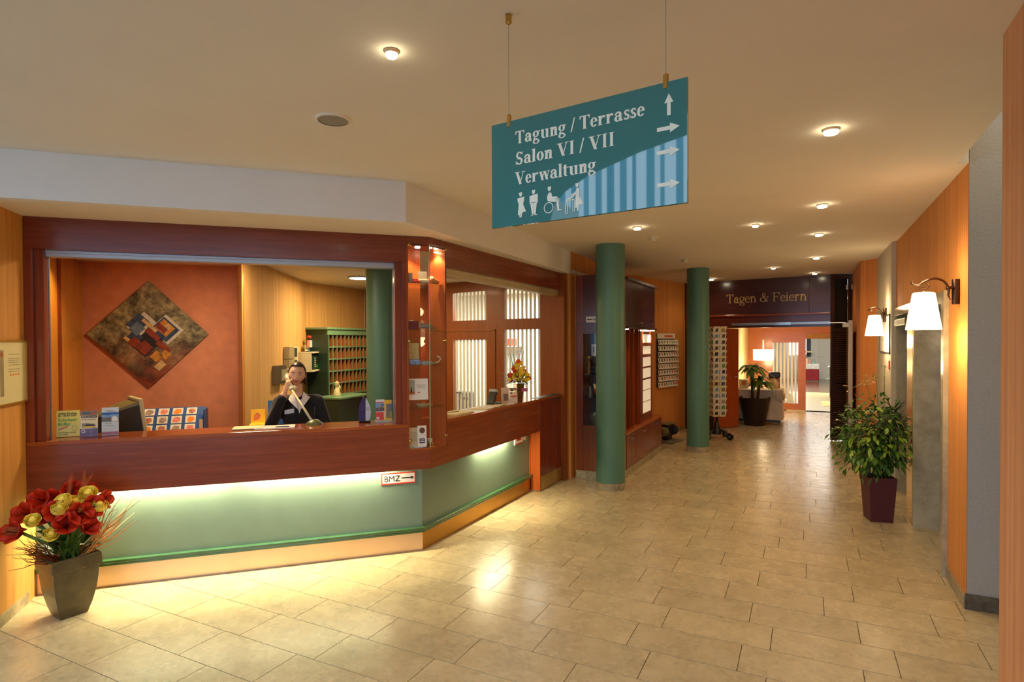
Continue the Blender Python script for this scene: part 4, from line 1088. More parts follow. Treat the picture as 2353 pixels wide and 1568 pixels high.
c1 = mat('canvas blue', rgb(44, 66, 96), .5, var=.5, scale=30.0); c2 = mat('canvas steel', rgb(92, 116, 136), .5, var=.35, scale=24.0)
c3 = mat('canvas ochre', rgb(190, 130, 44), .5, var=.35, scale=24.0); c4 = mat('canvas rust', rgb(130, 50, 22), .5, var=.4, scale=24.0)
c5 = mat('canvas sand', rgb(196, 164, 112), .5, var=.25, scale=30.0); c6 = mat('canvas black', rgb(26, 24, 24), .5, var=.3, scale=30.0)
c7 = mat('canvas white', rgb(196, 196, 182), .5, var=.15, scale=30.0)
for a, b_, w_, h_, c_, t_ in ((.02, .10, .20, .14, c7, .003), (.01, .13, .15, .12, c1, .005), (-.03, .10, .10, .09, c2, .006), (-.10, .06, .10, .10, c1, .005), (.13, -.07, .19, .21, c7, .003), (.12, -.06, .16, .18, c1, .005), (.13, -.05, .11, .13, c3, .007), (.11, -.03, .05, .10, c4, .009), (.15, -.06, .05, .05, c5, .009),
        (-.06, -.04, .22, .16, c6, .004), (-.13, .03, .08, .08, c4, .008), (-.11, -.06, .10, .10, c4, .008), (.02, -.02, .05, .14, c4, .006), (-.15, .06, .03, .12, c5, .007), (-.10, -.18, .085, .075, c3, .008), (-.04, -.22, .07, .07, c3, .008), (-.14, -.26, .085, .06, c5, .008), (.0, -.16, .05, .14, c4, .006), (.06, .05, .03, .16, c5, .010)):
    dpatch(a * 1.2, b_ * 1.2, w_ * 1.15, h_ * 1.15, c_, t_)
# ------------------------------------------------------------------ things on the diagonal counter
CT = 1.083
acry = glass('acrylic', (.98, .99, .98, 1), refl=.35)
def stand_frame(s, d, yaw, tilt):
    """local frame of a card standing on the diagonal counter: u right, v up, n to the hall"""
    u = -LX * math.cos(yaw) + LD * math.sin(yaw); n0 = Vector((u.y, -u.x, 0))
    if n0.dot(-LD) < 0: n0 = -n0
    v = (UZ * math.cos(tilt) - n0 * math.sin(tilt)).normalized(); n = (n0 * math.cos(tilt) + UZ * math.sin(tilt)).normalized()
    return Lp(s, d, CT), u, v, n
def card(name, label, cat, s, d, w, h, yaw=0, tilt=.1, body=paper, foot=True, group=None):
    O, u, v, n = stand_frame(s, d, yaw, tilt)
    t = thing(name, label, cat, tuple(O + u * w / 2), group)
    P('sheet', MB().slab(O + v * .004, u, n, v, 0, -.003, 0, w, 0, h), body, t)
    if foot:
        P('holder', MB().slab(O, u, n, v, -.004, .001, 0, w + .004, .003, h * .55), acry, t)
        n0 = Vector((n.x, n.y, 0)).normalized()
        P('foot', MB().slab(O, u, n0, UZ, -.004, -.06, 0, w + .004, .015, .003), acry, t)
    return t, O + v * .004, u, v, n
def prn(t, O, u, v, n, polys, material, nm='print', th=.0008): P(nm, flat(O, u, v, n, polys, th), material, t)
R4 = lambda x0, y0, x1, y1: [(x0, y0), (x1, y0), (x1, y1), (x0, y1)]
pale = mat('pale yellow card', rgb(236, 228, 120), .6, var=.03)
t, O, u, v, n = card('menu_card', 'yellow buffet card in an acrylic stand at the left end of the counter', 'card', 2.632, .17, .135, .185, .12, .06, pale)
for tx, y, s_, c_ in (('Jeden Freitag,', .158, .020, ink), ('ab 18:30 Uhr', .142, .020, ink), ('Schnitzel-', .108, .032, grInk), ('Büffet', .078, .032, grInk), ('Reservierung erwünscht', .026, .0105, ink), ('unter Telefon', .012, .0105, ink)):
    P('lettering', sans(tx, O + u * .010 + v * y, u, v, n, s_, width=.115 if s_ > .03 and 'S' in tx else None, bold=.012), c_, t)
prn(t, O, u, v, n, [[(.01, .045), (.065, .066), (.068, .078), (.012, .058)]], mat('pink stamp', rgb(214, 130, 100), .6)); prn(t, O, u, v, n, ring(.105, .058, .017, .002), greyI)
t, O, u, v, n = card('brochure', 'city tour brochure with a bus picture in a stand beside the yellow card', 'brochure', 2.472, .11, .105, .185, .10, .08, mat('cream brochure', rgb(222, 212, 170), .5))
prn(t, O, u, v, n, [R4(0, .152, .105, .185)], mat('brown header', rgb(150, 116, 90), .5)); prn(t, O, u, v, n, [R4(.012, .160, .062, .176)], mat('teal tag', rgb(70, 108, 112), .5), th=.0012); prn(t, O, u, v, n, [[(.05, .150), (.095, .166), (.10, .180), (.062, .160)]], red, th=.0014)
prn(t, O, u, v, n, [R4(.006, .134, .099, .150)], ink); P('lettering', sans('BEROLINA', O + u * .010 + v * .137, u, v, n, .014, width=.084, lift=.0014), paper, t)
P('lettering', sans('Stadtrundfahrten', O + u * .010 + v * .118, u, v, n, .012, width=.084), mat('olive ink', rgb(130, 110, 40), .6), t)
prn(t, O, u, v, n, [R4(0, 0, .105, .058)], purpleI); prn(t, O, u, v, n, [[(.012, .064), (.012, .096), (.04, .098), (.09, .088), (.092, .062)]], mat('bus grey', rgb(136, 130, 110), .5)); prn(t, O, u, v, n, [[(.024, .078), (.04, .088), (.085, .084), (.084, .074)]], ink, th=.0011); prn(t, O, u, v, n, [[(.014, .066), (.06, .064), (.088, .068), (.088, .074), (.014, .074)]], yellow, th=.0013); prn(t, O, u, v, n, ring(.02, .04, .012, .004), paper, th=.0012)
t, O, u, v, n = card('brochure', 'white and blue travel leaflet in a stand before the monitor', 'brochure', 2.348, .135, .103, .20, .08, .05, mat('pale leaflet', rgb(206, 212, 212), .5))
prn(t, O, u, v, n, [R4(0, .142, .103, .165)], blue); prn(t, O, u, v, n, [[(0, .128), (.103, .128), (.103, .146), (.07, .152), (.04, .144), (0, .150)]], skyI, th=.0011); prn(t, O, u, v, n, [R4(0, .098, .103, .130)], mat('grey photo print', rgb(110, 106, 104), .5, var=.4, scale=90.0), th=.0012); prn(t, O, u, v, n, [[(.06, .100), (.06, .128), (.078, .140), (.10, .124), (.10, .100)]], paper, th=.0014); prn(t, O, u, v, n, [R4(0, .004, .103, .026)], mat('mauve band', rgb(170, 96, 120), .5))
prn(t, O, u, v, n, [R4(.02, .178, .07, .181), R4(.035, .17, .085, .173), R4(.02, .086, .06, .089), R4(.02, .07, .075, .073)], greyI)
# folders lying flat
t = thing('paper_stack', 'flat white sheets lying on the counter before the receptionist', 'papers', tuple(Lp(1.26, .19, CT)))
for k, (s0, s1, d0, d1) in enumerate(((1.05, 1.34, .10, .27), (1.28, 1.50, .12, .28))):
    m = MB(); Ls(m, s0, s1, d0, d1, CT + .0005 + k * .003, CT + .005 + k * .003); P('sheet', m, [paper, cream][k], t)
m = MB(); Ls(m, 1.09, 1.19, .14, .155, CT + .006, CT + .010); P('pen', m, black, t)
# gooseneck microphone
MBs = Lp(.905, .241, CT)
mc = thing('desk_microphone', 'desk microphone with a long beige boom on a green foot, before the receptionist', 'microphone', tuple(MBs))
m = MB(); m.lathe([(.072, 0), (.070, .008), (.05, .026), (.028, .040), (0, .044)], MBs, 20); P('foot', m, mat('olive plastic', rgb(96, 104, 62), .35), mc, smooth='auto')
tip = Vector((-3.965, 3.655, 1.352))
m = MB(); m.tube([MBs.lerp(tip, .06) + UZ * .0, MBs.lerp(tip, .5), MBs.lerp(tip, .97)], [.010, .0095, .009], 10); P('boom', m, beigeP, mc, smooth=True)
m = MB(); m.tube([MBs.lerp(tip, .97), tip + (tip - MBs).normalized() * .012], [.016, .018], 12); P('capsule', m, mat('cream foam', rgb(216, 212, 190), .7), mc, smooth='auto')
m = MB(); m.tube([MBs + Vector((.0, .0, .03)), MBs + Vector((.004, .0, .13))], [.004, .003], 8); m.ball(MBs + Vector((.004, 0, .132)), .006, 8); P('stalk', m, black, mc, smooth=True)
# glass award in the shape of a sail
AW = Lp(.508, .225, CT)
aw = thing('glass_award', 'blue and white sail-shaped glass award standing on the counter', 'award', tuple(AW))
m = MB(); Ls(m, .462, .555, .19, .255, CT, CT + .016); P('foot', m, mat('black glass', rgb(16, 18, 26), .1), aw, bevel=.004)
def sail(pts, off, th): 
    o = AW + UZ * .016 - LD * off
    return flat(o, -LX, UZ, -LD, [pts], th)
P('blue_sail', sail([(-.046, 0), (.002, 0), (.002, .195), (-.006, .205), (-.028, .168), (-.044, .12), (-.052, .06)], -.012, .022), mat('blue glass', rgb(26, 36, 112), .06, var=.25, scale=30.0, coat=.8), aw)
P('white_sail', sail([(.006, 0), (.036, 0), (.046, .03), (.050, .075), (.042, .12), (.026, .16), (.008, .19)], -.012, .022), mat('white glass', rgb(196, 214, 228), .08, var=.04, coat=.8), aw)
prn_ = MB(); P('print', flat(AW + UZ * .016 - LD * .0102, -LX, UZ, -LD, [R4(.012, .105, .038, .108), R4(.012, .098, .036, .1), R4(.012, .09, .04, .093), R4(.014, .083, .034, .085)], .0006), greyI, aw)
# acrylic magazine rack with two brochures by the post
mg = thing('magazine_rack', 'clear sloping acrylic magazine holder beside the right post', 'magazine holder', tuple(Lp(.35, .19, CT)))
O, u, v, n = stand_frame(.418, .20, -.02, .22)
P('back', MB().slab(O, u, n, v, -.006, -.006, .02, .135, -.003, .255), acry, mg); P('lip', MB().slab(O, u, n, v, -.006, .024, 0, .135, .027, .03), acry, mg); P('base', MB().slab(O, u, Vector((n.x, n.y, 0)).normalized(), UZ, -.006, -.07, 0, .135, .03, .012), mat('frosted acrylic', rgb(190, 196, 186), .2), mg)
def mag(name, label, x0, w, h, off, col):
    t = thing(name, label, 'magazine', tuple(O + u * (x0 + w / 2) + UZ * .012)); P('cover', MB().slab(O, u, n, v, x0, off, .013, x0 + w, off + .005, .013 + h), col, t)
    return t, O + u * x0 + v * .013 + n * (off + .005)
t, q = mag('magazine', 'white and red folder with a skier in the acrylic holder', 0.0, .072, .175, .004, paper)
prn(t, q, u, v, n, [R4(0, .148, .066, .154)], red); prn(t, q, u, v, n, [R4(0, .075, .069, .147)], skyI); prn(t, q, u, v, n, [[(.0, .075), (.069, .075), (.069, .105), (.035, .115), (0, .10)]], mat('rock print', rgb(96, 96, 104), .5, var=.3, scale=60.0), th=.0011); prn(t, q, u, v, n, [[(.016, .085), (.048, .118), (.056, .128), (.05, .134), (.03, .115)]], mat('skin print', rgb(206, 150, 90), .5), th=.0014); prn(t, q, u, v, n, [[(.04, .124), (.06, .136), (.062, .130), (.05, .120)]], ink, th=.0015); prn(t, q, u, v, n, [R4(0, .002, .064, .070)], mat('coral print', rgb(216, 70, 56), .5), th=.0012); prn(t, q, u, v, n, [R4(.004, .010, .026, .030)], paper, th=.0015)
t, q = mag('magazine', 'yellow bordered magazine in the acrylic holder against the post', .070, .062, .168, .010, yellow)
prn(t, q, u, v, n, [R4(.014, .016, .062, .135)], mat('slate print', rgb(112, 116, 126), .5)); prn(t, q, u, v, n, [[(.03, .02), (.034, .05), (.05, .075), (.062, .07), (.062, .02)]], mat('building print', rgb(168, 150, 80), .5, var=.4, scale=100.0), th=.0012)
# ------------------------------------------------------------------ things on the corridor side of the counter
def RP(t, d, z=CT): return Vector((XF - d, YC + t, z))
t = thing('guest_book', 'open cream guest book lying on the corridor counter', 'book', tuple(RP(.62, .14)))
m = MB(); m.slab(RP(.46, .035), UY, -UX, UZ, 0, 0, .001, .15, .21, .018); P('page_block', m, cream, t, bevel=.003)
m = MB(); m.slab(RP(.615, .035), UY, -UX, UZ, 0, 0, .001, .15, .21, .014); P('page_block', m, cream, t, bevel=.003)
m = MB(); m.slab(RP(.45, .03), UY, -UX, UZ, 0, 0, 0, .325, .22, .0012); P('cover', m, mat('tan cover', rgb(180, 140, 80), .5), t)
m = MB(); m.tube([RP(.50, .16, CT + .024), RP(.63, .12, CT + .022)], .004, 6); tag(build('pen', m, greyP), 'pen lying across the open guest book', 'pen')
t = thing('paper_stack', 'loose cream forms fanned on the corridor counter beyond the guest book', 'papers', tuple(RP(1.2, .13)))
for k in range(3):
    m = MB(); m.slab(RP(.95 + k * .17, .05, CT + .0005 + k * .0022), Vector((.06 - k * .05, 1, 0)).normalized(), Vector((-1, .06 - k * .05, 0)).normalized(), UZ, 0, 0, 0, .21, .16, .002); P('sheet', m, [cream, paper, cream][k], t)
t = thing('card_terminal', 'slanted black and white card terminal seen edge-on on the corridor counter', 'card terminal', tuple(RP(1.38, .16)))
q = RP(1.345, .20)
m = MB().slab(q, UX, Vector((0, .50, .87)), Vector((0, -.87, .50)), -.02, 0.01, 0, .07, .16, .022); P('body', m, black, t, bevel=.006)
m = MB().slab(q, UX, Vector((0, .50, .87)), Vector((0, -.87, .50)), -.022, .145, -.012, .072, .178, .034); P('head', m, mat('pale grey plastic', rgb(170, 180, 176), .4), t, bevel=.008)
m = MB(); m.lathe([(.05, 0), (.046, .014), (.02, .03), (0, .032)], RP(1.47, .16), 16); P('cradle', m, mat('grey green plastic', rgb(90, 100, 84), .4), t, smooth='auto')
# acrylic leaflet frame
t = thing('leaflet_holder', 'clear acrylic frame with two white leaflets before the flower basket', 'leaflet holder', tuple(RP(1.63, .11)))
u = Vector((.62, .785, 0)).normalized(); n0 = Vector((u.y, -u.x, 0)); v = (UZ - n0 * .12).normalized(); n = n0; O = RP(1.545, .155)
P('back', MB().slab(O, u, n, v, 0, -.004, 0, .20, -.001, .215), acry, t); P('front', MB().slab(O, u, n, v, 0, .004, 0, .20, .007, .13), acry, t); P('base', MB().slab(O, u, n, UZ, 0, -.05, 0, .20, .02, .003), acry, t)
l1 = P('leaflet', MB().slab(O, u, n, v, .006, 0, .004, .10, .002, .172), mat('rose leaflet', rgb(226, 206, 192), .5), t); P('picture', flat(O + n * .002, u, v, n, [R4(.03, .03, .085, .105)], .0008), mat('sepia print', rgb(130, 112, 100), .5, var=.4, scale=120.0), l1)
l2 = P('leaflet', MB().slab(O, u, n, v, .103, 0, .004, .195, .002, .165), mat('grey leaflet', rgb(222, 214, 208), .5), t); P('picture', flat(O + n * .002, u, v, n, [[(.118, .10), (.125, .145), (.15, .14), (.158, .12), (.14, .115), (.13, .10)]], .0008), ink, l2); P('print', flat(O + n * .002, u, v, n, [R4(.12, .07, .19, .082), R4(.125, .06, .18, .066)], .0008), red, l2); P('print', flat(O + n * .002, u, v, n, [R4(.104, .145, .194, .163)], .0009), mat('olive print', rgb(120, 112, 70), .5), l2)
# postcard strip hanging on the display case side
t = thing('card_strip', 'strip of white cards hung on the side of the display case', 'card rack', (XF - .12, YC + TC0 + .03, 1.12))
P('rail', MB().box(XF - .135, YC + TC0 + .004, 1.09, XF - .10, YC + TC0 + .010, 1.58), greyP, t)
for k in range(4):
    z = 1.115 + k * .115
    P('postcard', MB().slab((XF - .165, YC + TC0 + .012, z), UX, Vector((.1, .95, .3)).normalized(), Vector((0, .22, 1)).normalized(), 0, 0, 0, .10, .003, .105), paper, t)
# ------------------------------------------------------------------ things in the display case
def on_shelf(s, d, z): return Lp(s, d, z)
z1, z2, z3, z4, z0 = SHZ[0], SHZ[1], SHZ[2], SHZ[3], .880
q = Lp(.155, .05, z1); t = thing('mug', 'grey mug on the topmost shelf of the display case', 'mug', tuple(q))
m = MB(); m.lathe([(.024, 0), (.026, .004), (.026, .078), (.023, .078), (.022, .01), (0, .008)], q, 20); P('cup', m, mat('grey glazed mug', rgb(150, 148, 140), .25), t, smooth='auto')
m = MB(); m.tube([q + UZ * .062 + LX * .024, q + UZ * .062 + LX * .036, q + UZ * .02 + LX * .036, q + UZ * .018 + LX * .024], .004, 6); P('handle', m, MATS['grey glazed mug'], t, smooth=True)
q = Lp(.105, .055, z1); t = thing('gift_bag', 'folded bright red cloth beside the grey mug in the display case', 'cloth', tuple(q))
m = MB(); Ls(m, .07, .135, .02, .10, z1 + .001, z1 + .016); Ls(m, .085, .128, .03, .09, z1 + .016, z1 + .032); P('fold', m, red, t, bevel=.006)
t = thing('name_card', 'grey blank card standing on the topmost shelf of the display case', 'card', tuple(Lp(.05, .05, z1)))
m = MB().slab(Lp(.082, .075, z1 + .03), -LX, (-LD + UZ * .1).normalized(), (UZ + LD * .1).normalized(), 0, 0, 0, .075, .002, .068); P('card', m, mat('grey card', rgb(166, 160, 142), .6), t)
m = MB(); Ls(m, .0, .085, .04, .10, z1 + .001, z1 + .03); P('cushion', m, mat('cream cushion', rgb(214, 196, 160), .7), t, bevel=.008)
t = thing('silk_scarf', 'rolled patterned orange scarf at the right of the top shelf of the display case', 'scarf', (XF - .07, YC + .14, z1))
m = MB(); m.tube([(XF - .03, YC + .06, z1 + .02), (XF - .05, YC + .10, z1 + .036), (XF - .06, YC + .15, z1 + .030), (XF - .05, YC + .20, z1 + .02)], [.018, .030, .026, .016], 10); P('roll', m, mat('patterned silk', rgb(206, 140, 90), .5, var=.5, scale=70.0), t, smooth=True)
t = thing('gift_box', 'dark crimson box on the second shelf of the display case', 'box', tuple(Lp(.13, .06, z2)))
m = MB(); Ls(m, .09, .165, .02, .10, z2 + .001, z2 + .07); P('body', m, mat('crimson card', rgb(96, 18, 30), .4), t, bevel=.003); m = MB(); Ls(m, .13, .168, .018, .06, z2 + .071, z2 + .076); P('tag', m, paper, t)
t = thing('necktie', 'folded grey patterned necktie on the second shelf of the display case', 'necktie', tuple(Lp(.02, .06, z2)))
m = MB(); m.slab(Lp(.09, .07, z2 + .012), -LX, LD, UZ, 0, -.03, 0, .03, .03, .05); P('band', m, mat('tan band', rgb(190, 150, 110), .6), t, bevel=.008)
m = MB(); m.tube([Lp(.065, .05, z2 + .03), Lp(.02, .05, z2 + .032), Vector((XF - .05, YC + .08, z2 + .022)), Vector((XF - .05, YC + .15, z2 + .012))], [.030, .030, .024, .010], 10, flat=.7); P('fold', m, mat('patterned grey silk', rgb(130, 122, 116), .5, var=.5, scale=160.0), t, smooth=True)
t = thing('cotton_bag', 'cream cotton bag hanging upright on the third shelf of the display case', 'bag', tuple(Lp(.12, .08, z3)))
m = MB().slab(Lp(.17, .09, z3 + .045), -LX, (-LD).normalized(), UZ, 0, -.004, 0, .095, .0, .135); P('cloth', m, mat('raw cotton', rgb(196, 180, 124), .8, var=.12, scale=40.0), t, bevel=.003)
m = MB(); Ls(m, .07, .17, .03, .10, z3 + .001, z3 + .045); P('fold', m, mat('blue and white towel', rgb(120, 150, 190), .7, var=.5, scale=60.0), t, bevel=.012)
t = thing('umbrella', 'folded grey umbrella with a curved handle on the third shelf of the display case', 'umbrella', (XF - .06, YC + .12, z3))
m = MB(); m.tube([Lp(.06, .05, z3 + .014), Vector((XF - .04, YC + .04, z3 + .014)), Vector((XF - .05, YC + .14, z3 + .012))], [.018, .022, .008], 10); P('canopy', m, mat('grey nylon', rgb(150, 150, 146), .5), t, smooth=True)
m = MB(); m.tube([(XF - .05, YC + .14, z3 + .012), (XF - .045, YC + .19, z3 + .018), (XF - .04, YC + .215, z3 + .04), (XF - .045, YC + .205, z3 + .062), (XF - .05, YC + .18, z3 + .064)], .0075, 8); P('handle', m, mat('cream handle', rgb(206, 196, 168), .3), t, smooth=True)
def lean(name, label, s, d, z, w, h, m_):
    t = thing(name, label, 'card', tuple(Lp(s - w / 2, d, z))); n = (-LD + UZ * .12).normalized(); v = (UZ + LD * .12).normalized(); O_ = Lp(s, d, z + .002)
    P('sheet', MB().slab(O_, -LX, n, v, 0, -.002, 0, w, 0, h), m_, t); return t, O_, -LX, v, n
t, O, u, v, n = lean('gift_voucher', 'white voucher card with a beach picture on the fourth shelf of the display case', .172, .05, z4 + .06, .165, .175, paper)
m = MB(); Ls(m, .02, .17, .05, .09, z4, z4 + .06); P('block', m, clear, t)
prn(t, O, u, v, n, [R4(.004, .05, .055, .165)], mat('sea print', rgb(150, 170, 160), .5, var=.2, scale=20.0)); prn(t, O, u, v, n, [R4(.004, .045, .055, .07)], mat('sand print', rgb(176, 112, 60), .5), th=.0012); prn(t, O, u, v, n, [[(.02, .06), (.034, .06), (.03, .10), (.026, .106), (.022, .098)]], ink, th=.0014); prn(t, O, u, v, n, [R4(.07, .12, .15, .123), R4(.07, .105, .145, .108), R4(.075, .095, .15, .098)], greyI); prn(t, O, u, v, n, [[(.07, .06), (.10, .066), (.095, .056)]], red)
t = thing('glass_plate', 'shallow glass plate on the fourth shelf of the display case', 'plate', tuple(Lp(.06, .06, z4)))
m = MB(); m.lathe([(.03, .001), (.045, .004), (.066, .016), (.068, .018), (.045, .007), (0, .004)], Vector((XF - .11, YC + .055, z4)), 28); P('bowl', m, mat('pale glass plate', rgb(196, 200, 176), .1), t, smooth='auto')
t = thing('charm', 'small amber trinket on the fourth shelf of the display case', 'trinket', (XF - .05, YC + .09, z4)); m = MB(); m.ball((XF - .05, YC + .09, z4 + .012), .011, 10); P('bead', m, mat('amber', rgb(206, 120, 30), .15), t, smooth=True); m = MB(); m.tube([(XF - .05, YC + .09, z4 + .022), (XF - .05, YC + .085, z4 + .032)], .003, 6); P('loop', m, brass, t)
t, O, u, v, n = lean('price_list', 'cream text booklet leaning at the bottom left of the display case', .172, .055, z0, .085, .16, mat('cream booklet', rgb(206, 198, 166), .6))
prn(t, O, u, v, n, [R4(.02, y, .07, y + .002) for y in (.12, .11, .10, .09, .08, .07, .06, .05)], greyI)
t, O, u, v, n = lean('door_hanger', 'white door hanger with a round hole at the bottom of the display case', .098, .045, z0, .075, .175, paper)
prn(t, O, u, v, n, dot(.040, .135, .024, 20), mat('brown hole', rgb(92, 60, 44), .6)); prn(t, O, u, v, n, [R4(.016, .03, .060, .07)], navy); P('lettering', flat(O, u, v, n, [R4(.022, .055, .054, .060), R4(.022, .042, .054, .047)], .0014), paper, t)
t = thing('cufflinks', 'pair of gold cufflink boxes on the floor of the display case', 'trinket', (XF - .05, YC + .08, z0))
m = MB(); m.box(XF - .07, YC + .055, z0 + .001, XF - .045, YC + .08, z0 + .024); P('box', m, brass, t, bevel=.003)
m = MB(); m.box(XF - .07, YC + .085, z0 + .001, XF - .042, YC + .11, z0 + .026); P('box', m, brass, t, bevel=.003)
t = thing('perfume_box', 'small white box beside the gold trinkets in the display case', 'box', (XF - .10, YC + .12, z0)); m = MB(); m.box(XF - .13, YC + .10, z0 + .001, XF - .08, YC + .145, z0 + .05); P('body', m, paper, t, bevel=.002); m = MB(); m.box(XF - .126, YC + .099, z0 + .02, XF - .084, YC + .101, z0 + .03); P('label_strip', m, skyI, t)
t = thing('postcards', 'flat pile of printed cards on the display case floor', 'papers', tuple(Lp(.10, .03, z0)))
for k in range(3): P('sheet', MB().slab(Lp(.165 - k * .02, .012 + k * .006, z0 + .001 + k * .002), -LX, LD, UZ, 0, 0, 0, .10, .04, .0018), [paper, skyI, paper][k], t)

# ------------------------------------------------------------------ desk behind the counter
DT = .77
mo = thing('crt_monitor', 'beige tube monitor with dark shaded sides seen from behind on the lower desk', 'monitor', tuple(Lp(2.27, .52, DT)))
MN = (-LX * .90 + LD * .44).normalized(); MU = Vector((MN.y, -MN.x, 0))      # MN points out of the screen
MO = Lp(2.375, .56, DT)
def MP(u, n, z): return MO + MU * u + MN * n + UZ * z
m = MB(); m.hexa([MP(-.19, .165, .13), MP(.19, .165, .13), MP(.19, .19, .12), MP(-.19, .19, .12)], [MP(-.19, .112, .545), MP(.19, .112, .545), MP(.19, .14, .55), MP(-.19, .14, .55)]); P('front_bezel', m, mat('beige monitor shell', rgb(196, 188, 142), .45), mo, bevel=.006)
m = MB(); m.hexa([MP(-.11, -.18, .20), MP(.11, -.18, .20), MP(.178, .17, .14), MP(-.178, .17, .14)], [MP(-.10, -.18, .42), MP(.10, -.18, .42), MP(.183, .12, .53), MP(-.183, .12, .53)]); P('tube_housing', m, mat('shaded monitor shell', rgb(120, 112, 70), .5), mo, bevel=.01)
m = MB(); m.hexa([MP(-.181, .16, .135), MP(-.118, -.17, .195), MP(-.116, -.17, .20), MP(-.177, .16, .14)], [MP(-.186, .112, .50), MP(-.108, -.17, .41), MP(-.106, -.17, .41), MP(-.182, .112, .50)]); P('side_panel', m, mat('shaded monitor side', rgb(44, 38, 26), .6), mo)  # dark panels paint the shade on the sides of the beige shell
m = MB(); m.hexa([MP(.181, .16, .135), MP(.118, -.17, .195), MP(.116, -.17, .20), MP(.177, .16, .14)], [MP(.186, .112, .50), MP(.108, -.17, .41), MP(.106, -.17, .41), MP(.182, .112, .50)]); P('side_panel', m, MATS['shaded monitor side'], mo)
for k in range(9): P('vent_slot', MB().slab(MP(-.06 + k * .015, -.182, .24), MU, MN, UZ, 0, 0, 0, .007, .004, .14), black, mo)
m = MB(); m.lathe([(.12, 0), (.12, .015), (.05, .03), (.05, .16)], MP(0, .02, 0), 20); P('stand', m, MATS['shaded monitor shell'], mo, smooth='auto')
# back counter of the office
bc = thing('back_sideboard', 'low cherry sideboard along the terracotta office wall', 'sideboard', tuple(Lp(2.2, 1.7, 0)))
m = MB(); Ls(m, 1.22, 3.15, 1.22, 1.57, .04, .885); P('body', m, mahogX, bc); m = MB(); Ls(m, 1.20, 3.18, 1.19, 1.58, .885, .915); P('top', m, topW, bc, bevel=.004)
for k in range(4): m = MB(); Ls(m, 1.24 + k * .478, 1.69 + k * .478, 1.205, 1.22, .06, .87); P('door', m, mahogV, bc, bevel=.003)
br = thing('map_rack', 'blue curved rack filled with rows of folded town maps', 'leaflet rack', tuple(Lp(2.15, 1.45, .915)))
ub = mat('blue rack plastic', rgb(48, 84, 146), .35, var=.05)
bu, bn = -LX, -LD
for k, (z, n_) in enumerate(((.0, .10), (.075, .055), (.15, .0))):
    O = Lp(2.43, 1.45, .918 + z) + bn * n_
    v = (UZ * .86 - bn * .5).normalized() if k < 2 else (UZ * .75 - bn * .66).normalized(); n = v.cross(bu) * -1
    if n.dot(bn) < 0: n = -n
    P('tier', MB().slab(O, bu, n, v, 0, -.004, 0, .53, .0, .092), ub, br)
    for j in range(4):
        c_ = P('map', MB().slab(O, bu, n, v, .02 + j * .117, .002, .008, .02 + j * .117 + .088, .004, .082), mat('map paper', rgb(214, 210, 196), .5), br)
        P('picture', flat(O + bu * (.02 + j * .117) + n * .004, bu, v, n, [[(.012 + .01 * (j % 2), .02), (.05, .012), (.078, .036), (.07, .066), (.03, .070), (.016, .05)]], .0008), [orangeI, mat('mixed print', rgb(170, 110, 90), .5, var=.5, scale=60.0), mat('dull mixed print', rgb(150, 130, 120), .5, var=.5, scale=50.0), mat('pink print', rgb(206, 120, 110), .5, var=.3, scale=60.0)][(j + k) % 4], c_)
m = MB(); m.slab(Lp(2.43, 1.45, .915), bu, bn, UZ, -.01, -.12, 0, .54, .12, .004); P('base', m, blue, br)
m = MB(); m.slab(Lp(2.43, 1.45, .915), bu, bn, UZ, .532, -.10, 0, .544, .10, .21); P('end_cheek', m, ub, br, bevel=.02); P('label_tab', MB().slab(Lp(2.43, 1.45, .915), bu, bn, UZ, .5, .102, .03, .53, .106, .12), beigeP, br)
# sweet boxes at the receptionist's elbow
sb = thing('sweet_box', 'yellow display box of sweets with red print, beside the receptionist', 'box', tuple(Lp(1.36, 1.45, .915)))
m = MB(); Ls(m, 1.25, 1.50, 1.30, 1.50, .917, .965); P('tray', m, yellow, sb, bevel=.004)
m = MB(); Ls(m, 1.37, 1.50, 1.48, 1.50, .965, 1.09); P('back_card', m, yellow, sb)
P('print', flat(Lp(1.46, 1.299, .925), bu, UZ, bn, [[(0, 0), (.03, .0), (.02, .03), (.0, .034)], [(.035, .004), (.055, .0), (.06, .03), (.04, .03)], [(.065, 0), (.09, .006), (.085, .034), (.07, .03)], [(.10, 0), (.118, 0), (.118, .03), (.10, .026)], [(.13, 0), (.17, .004), (.16, .03), (.135, .034)]], .001), red, sb)
P('print', flat(Lp(1.49, 1.479, .975), bu, UZ, bn, [[(.01, .01), (.06, .02), (.08, .06), (.05, .09), (.02, .06)]], .001), mat('sweet print', rgb(206, 120, 80), .5, var=.3, scale=60.0), sb)
s2 = thing('picture_card', 'blue cardboard display with dark pictures behind the yellow sweet box', 'display card', tuple(Lp(1.30, 1.55, .915)))
m = MB(); Ls(m, 1.20, 1.34, 1.52, 1.56, .917, .985); P('tray', m, blue, s2); m = MB(); Ls(m, 1.29, 1.35, 1.55, 1.562, .985, 1.17); P('back_card', m, blue, s2); m = MB(); m.slab(Lp(1.31, 1.545, .975), bu, bn, (UZ + bu * .1).normalized(), 0, 0, 0, .12, .006, .10); P('picture', m, mat('dark picture print', rgb(70, 46, 36), .5, var=.7, scale=50.0), s2)

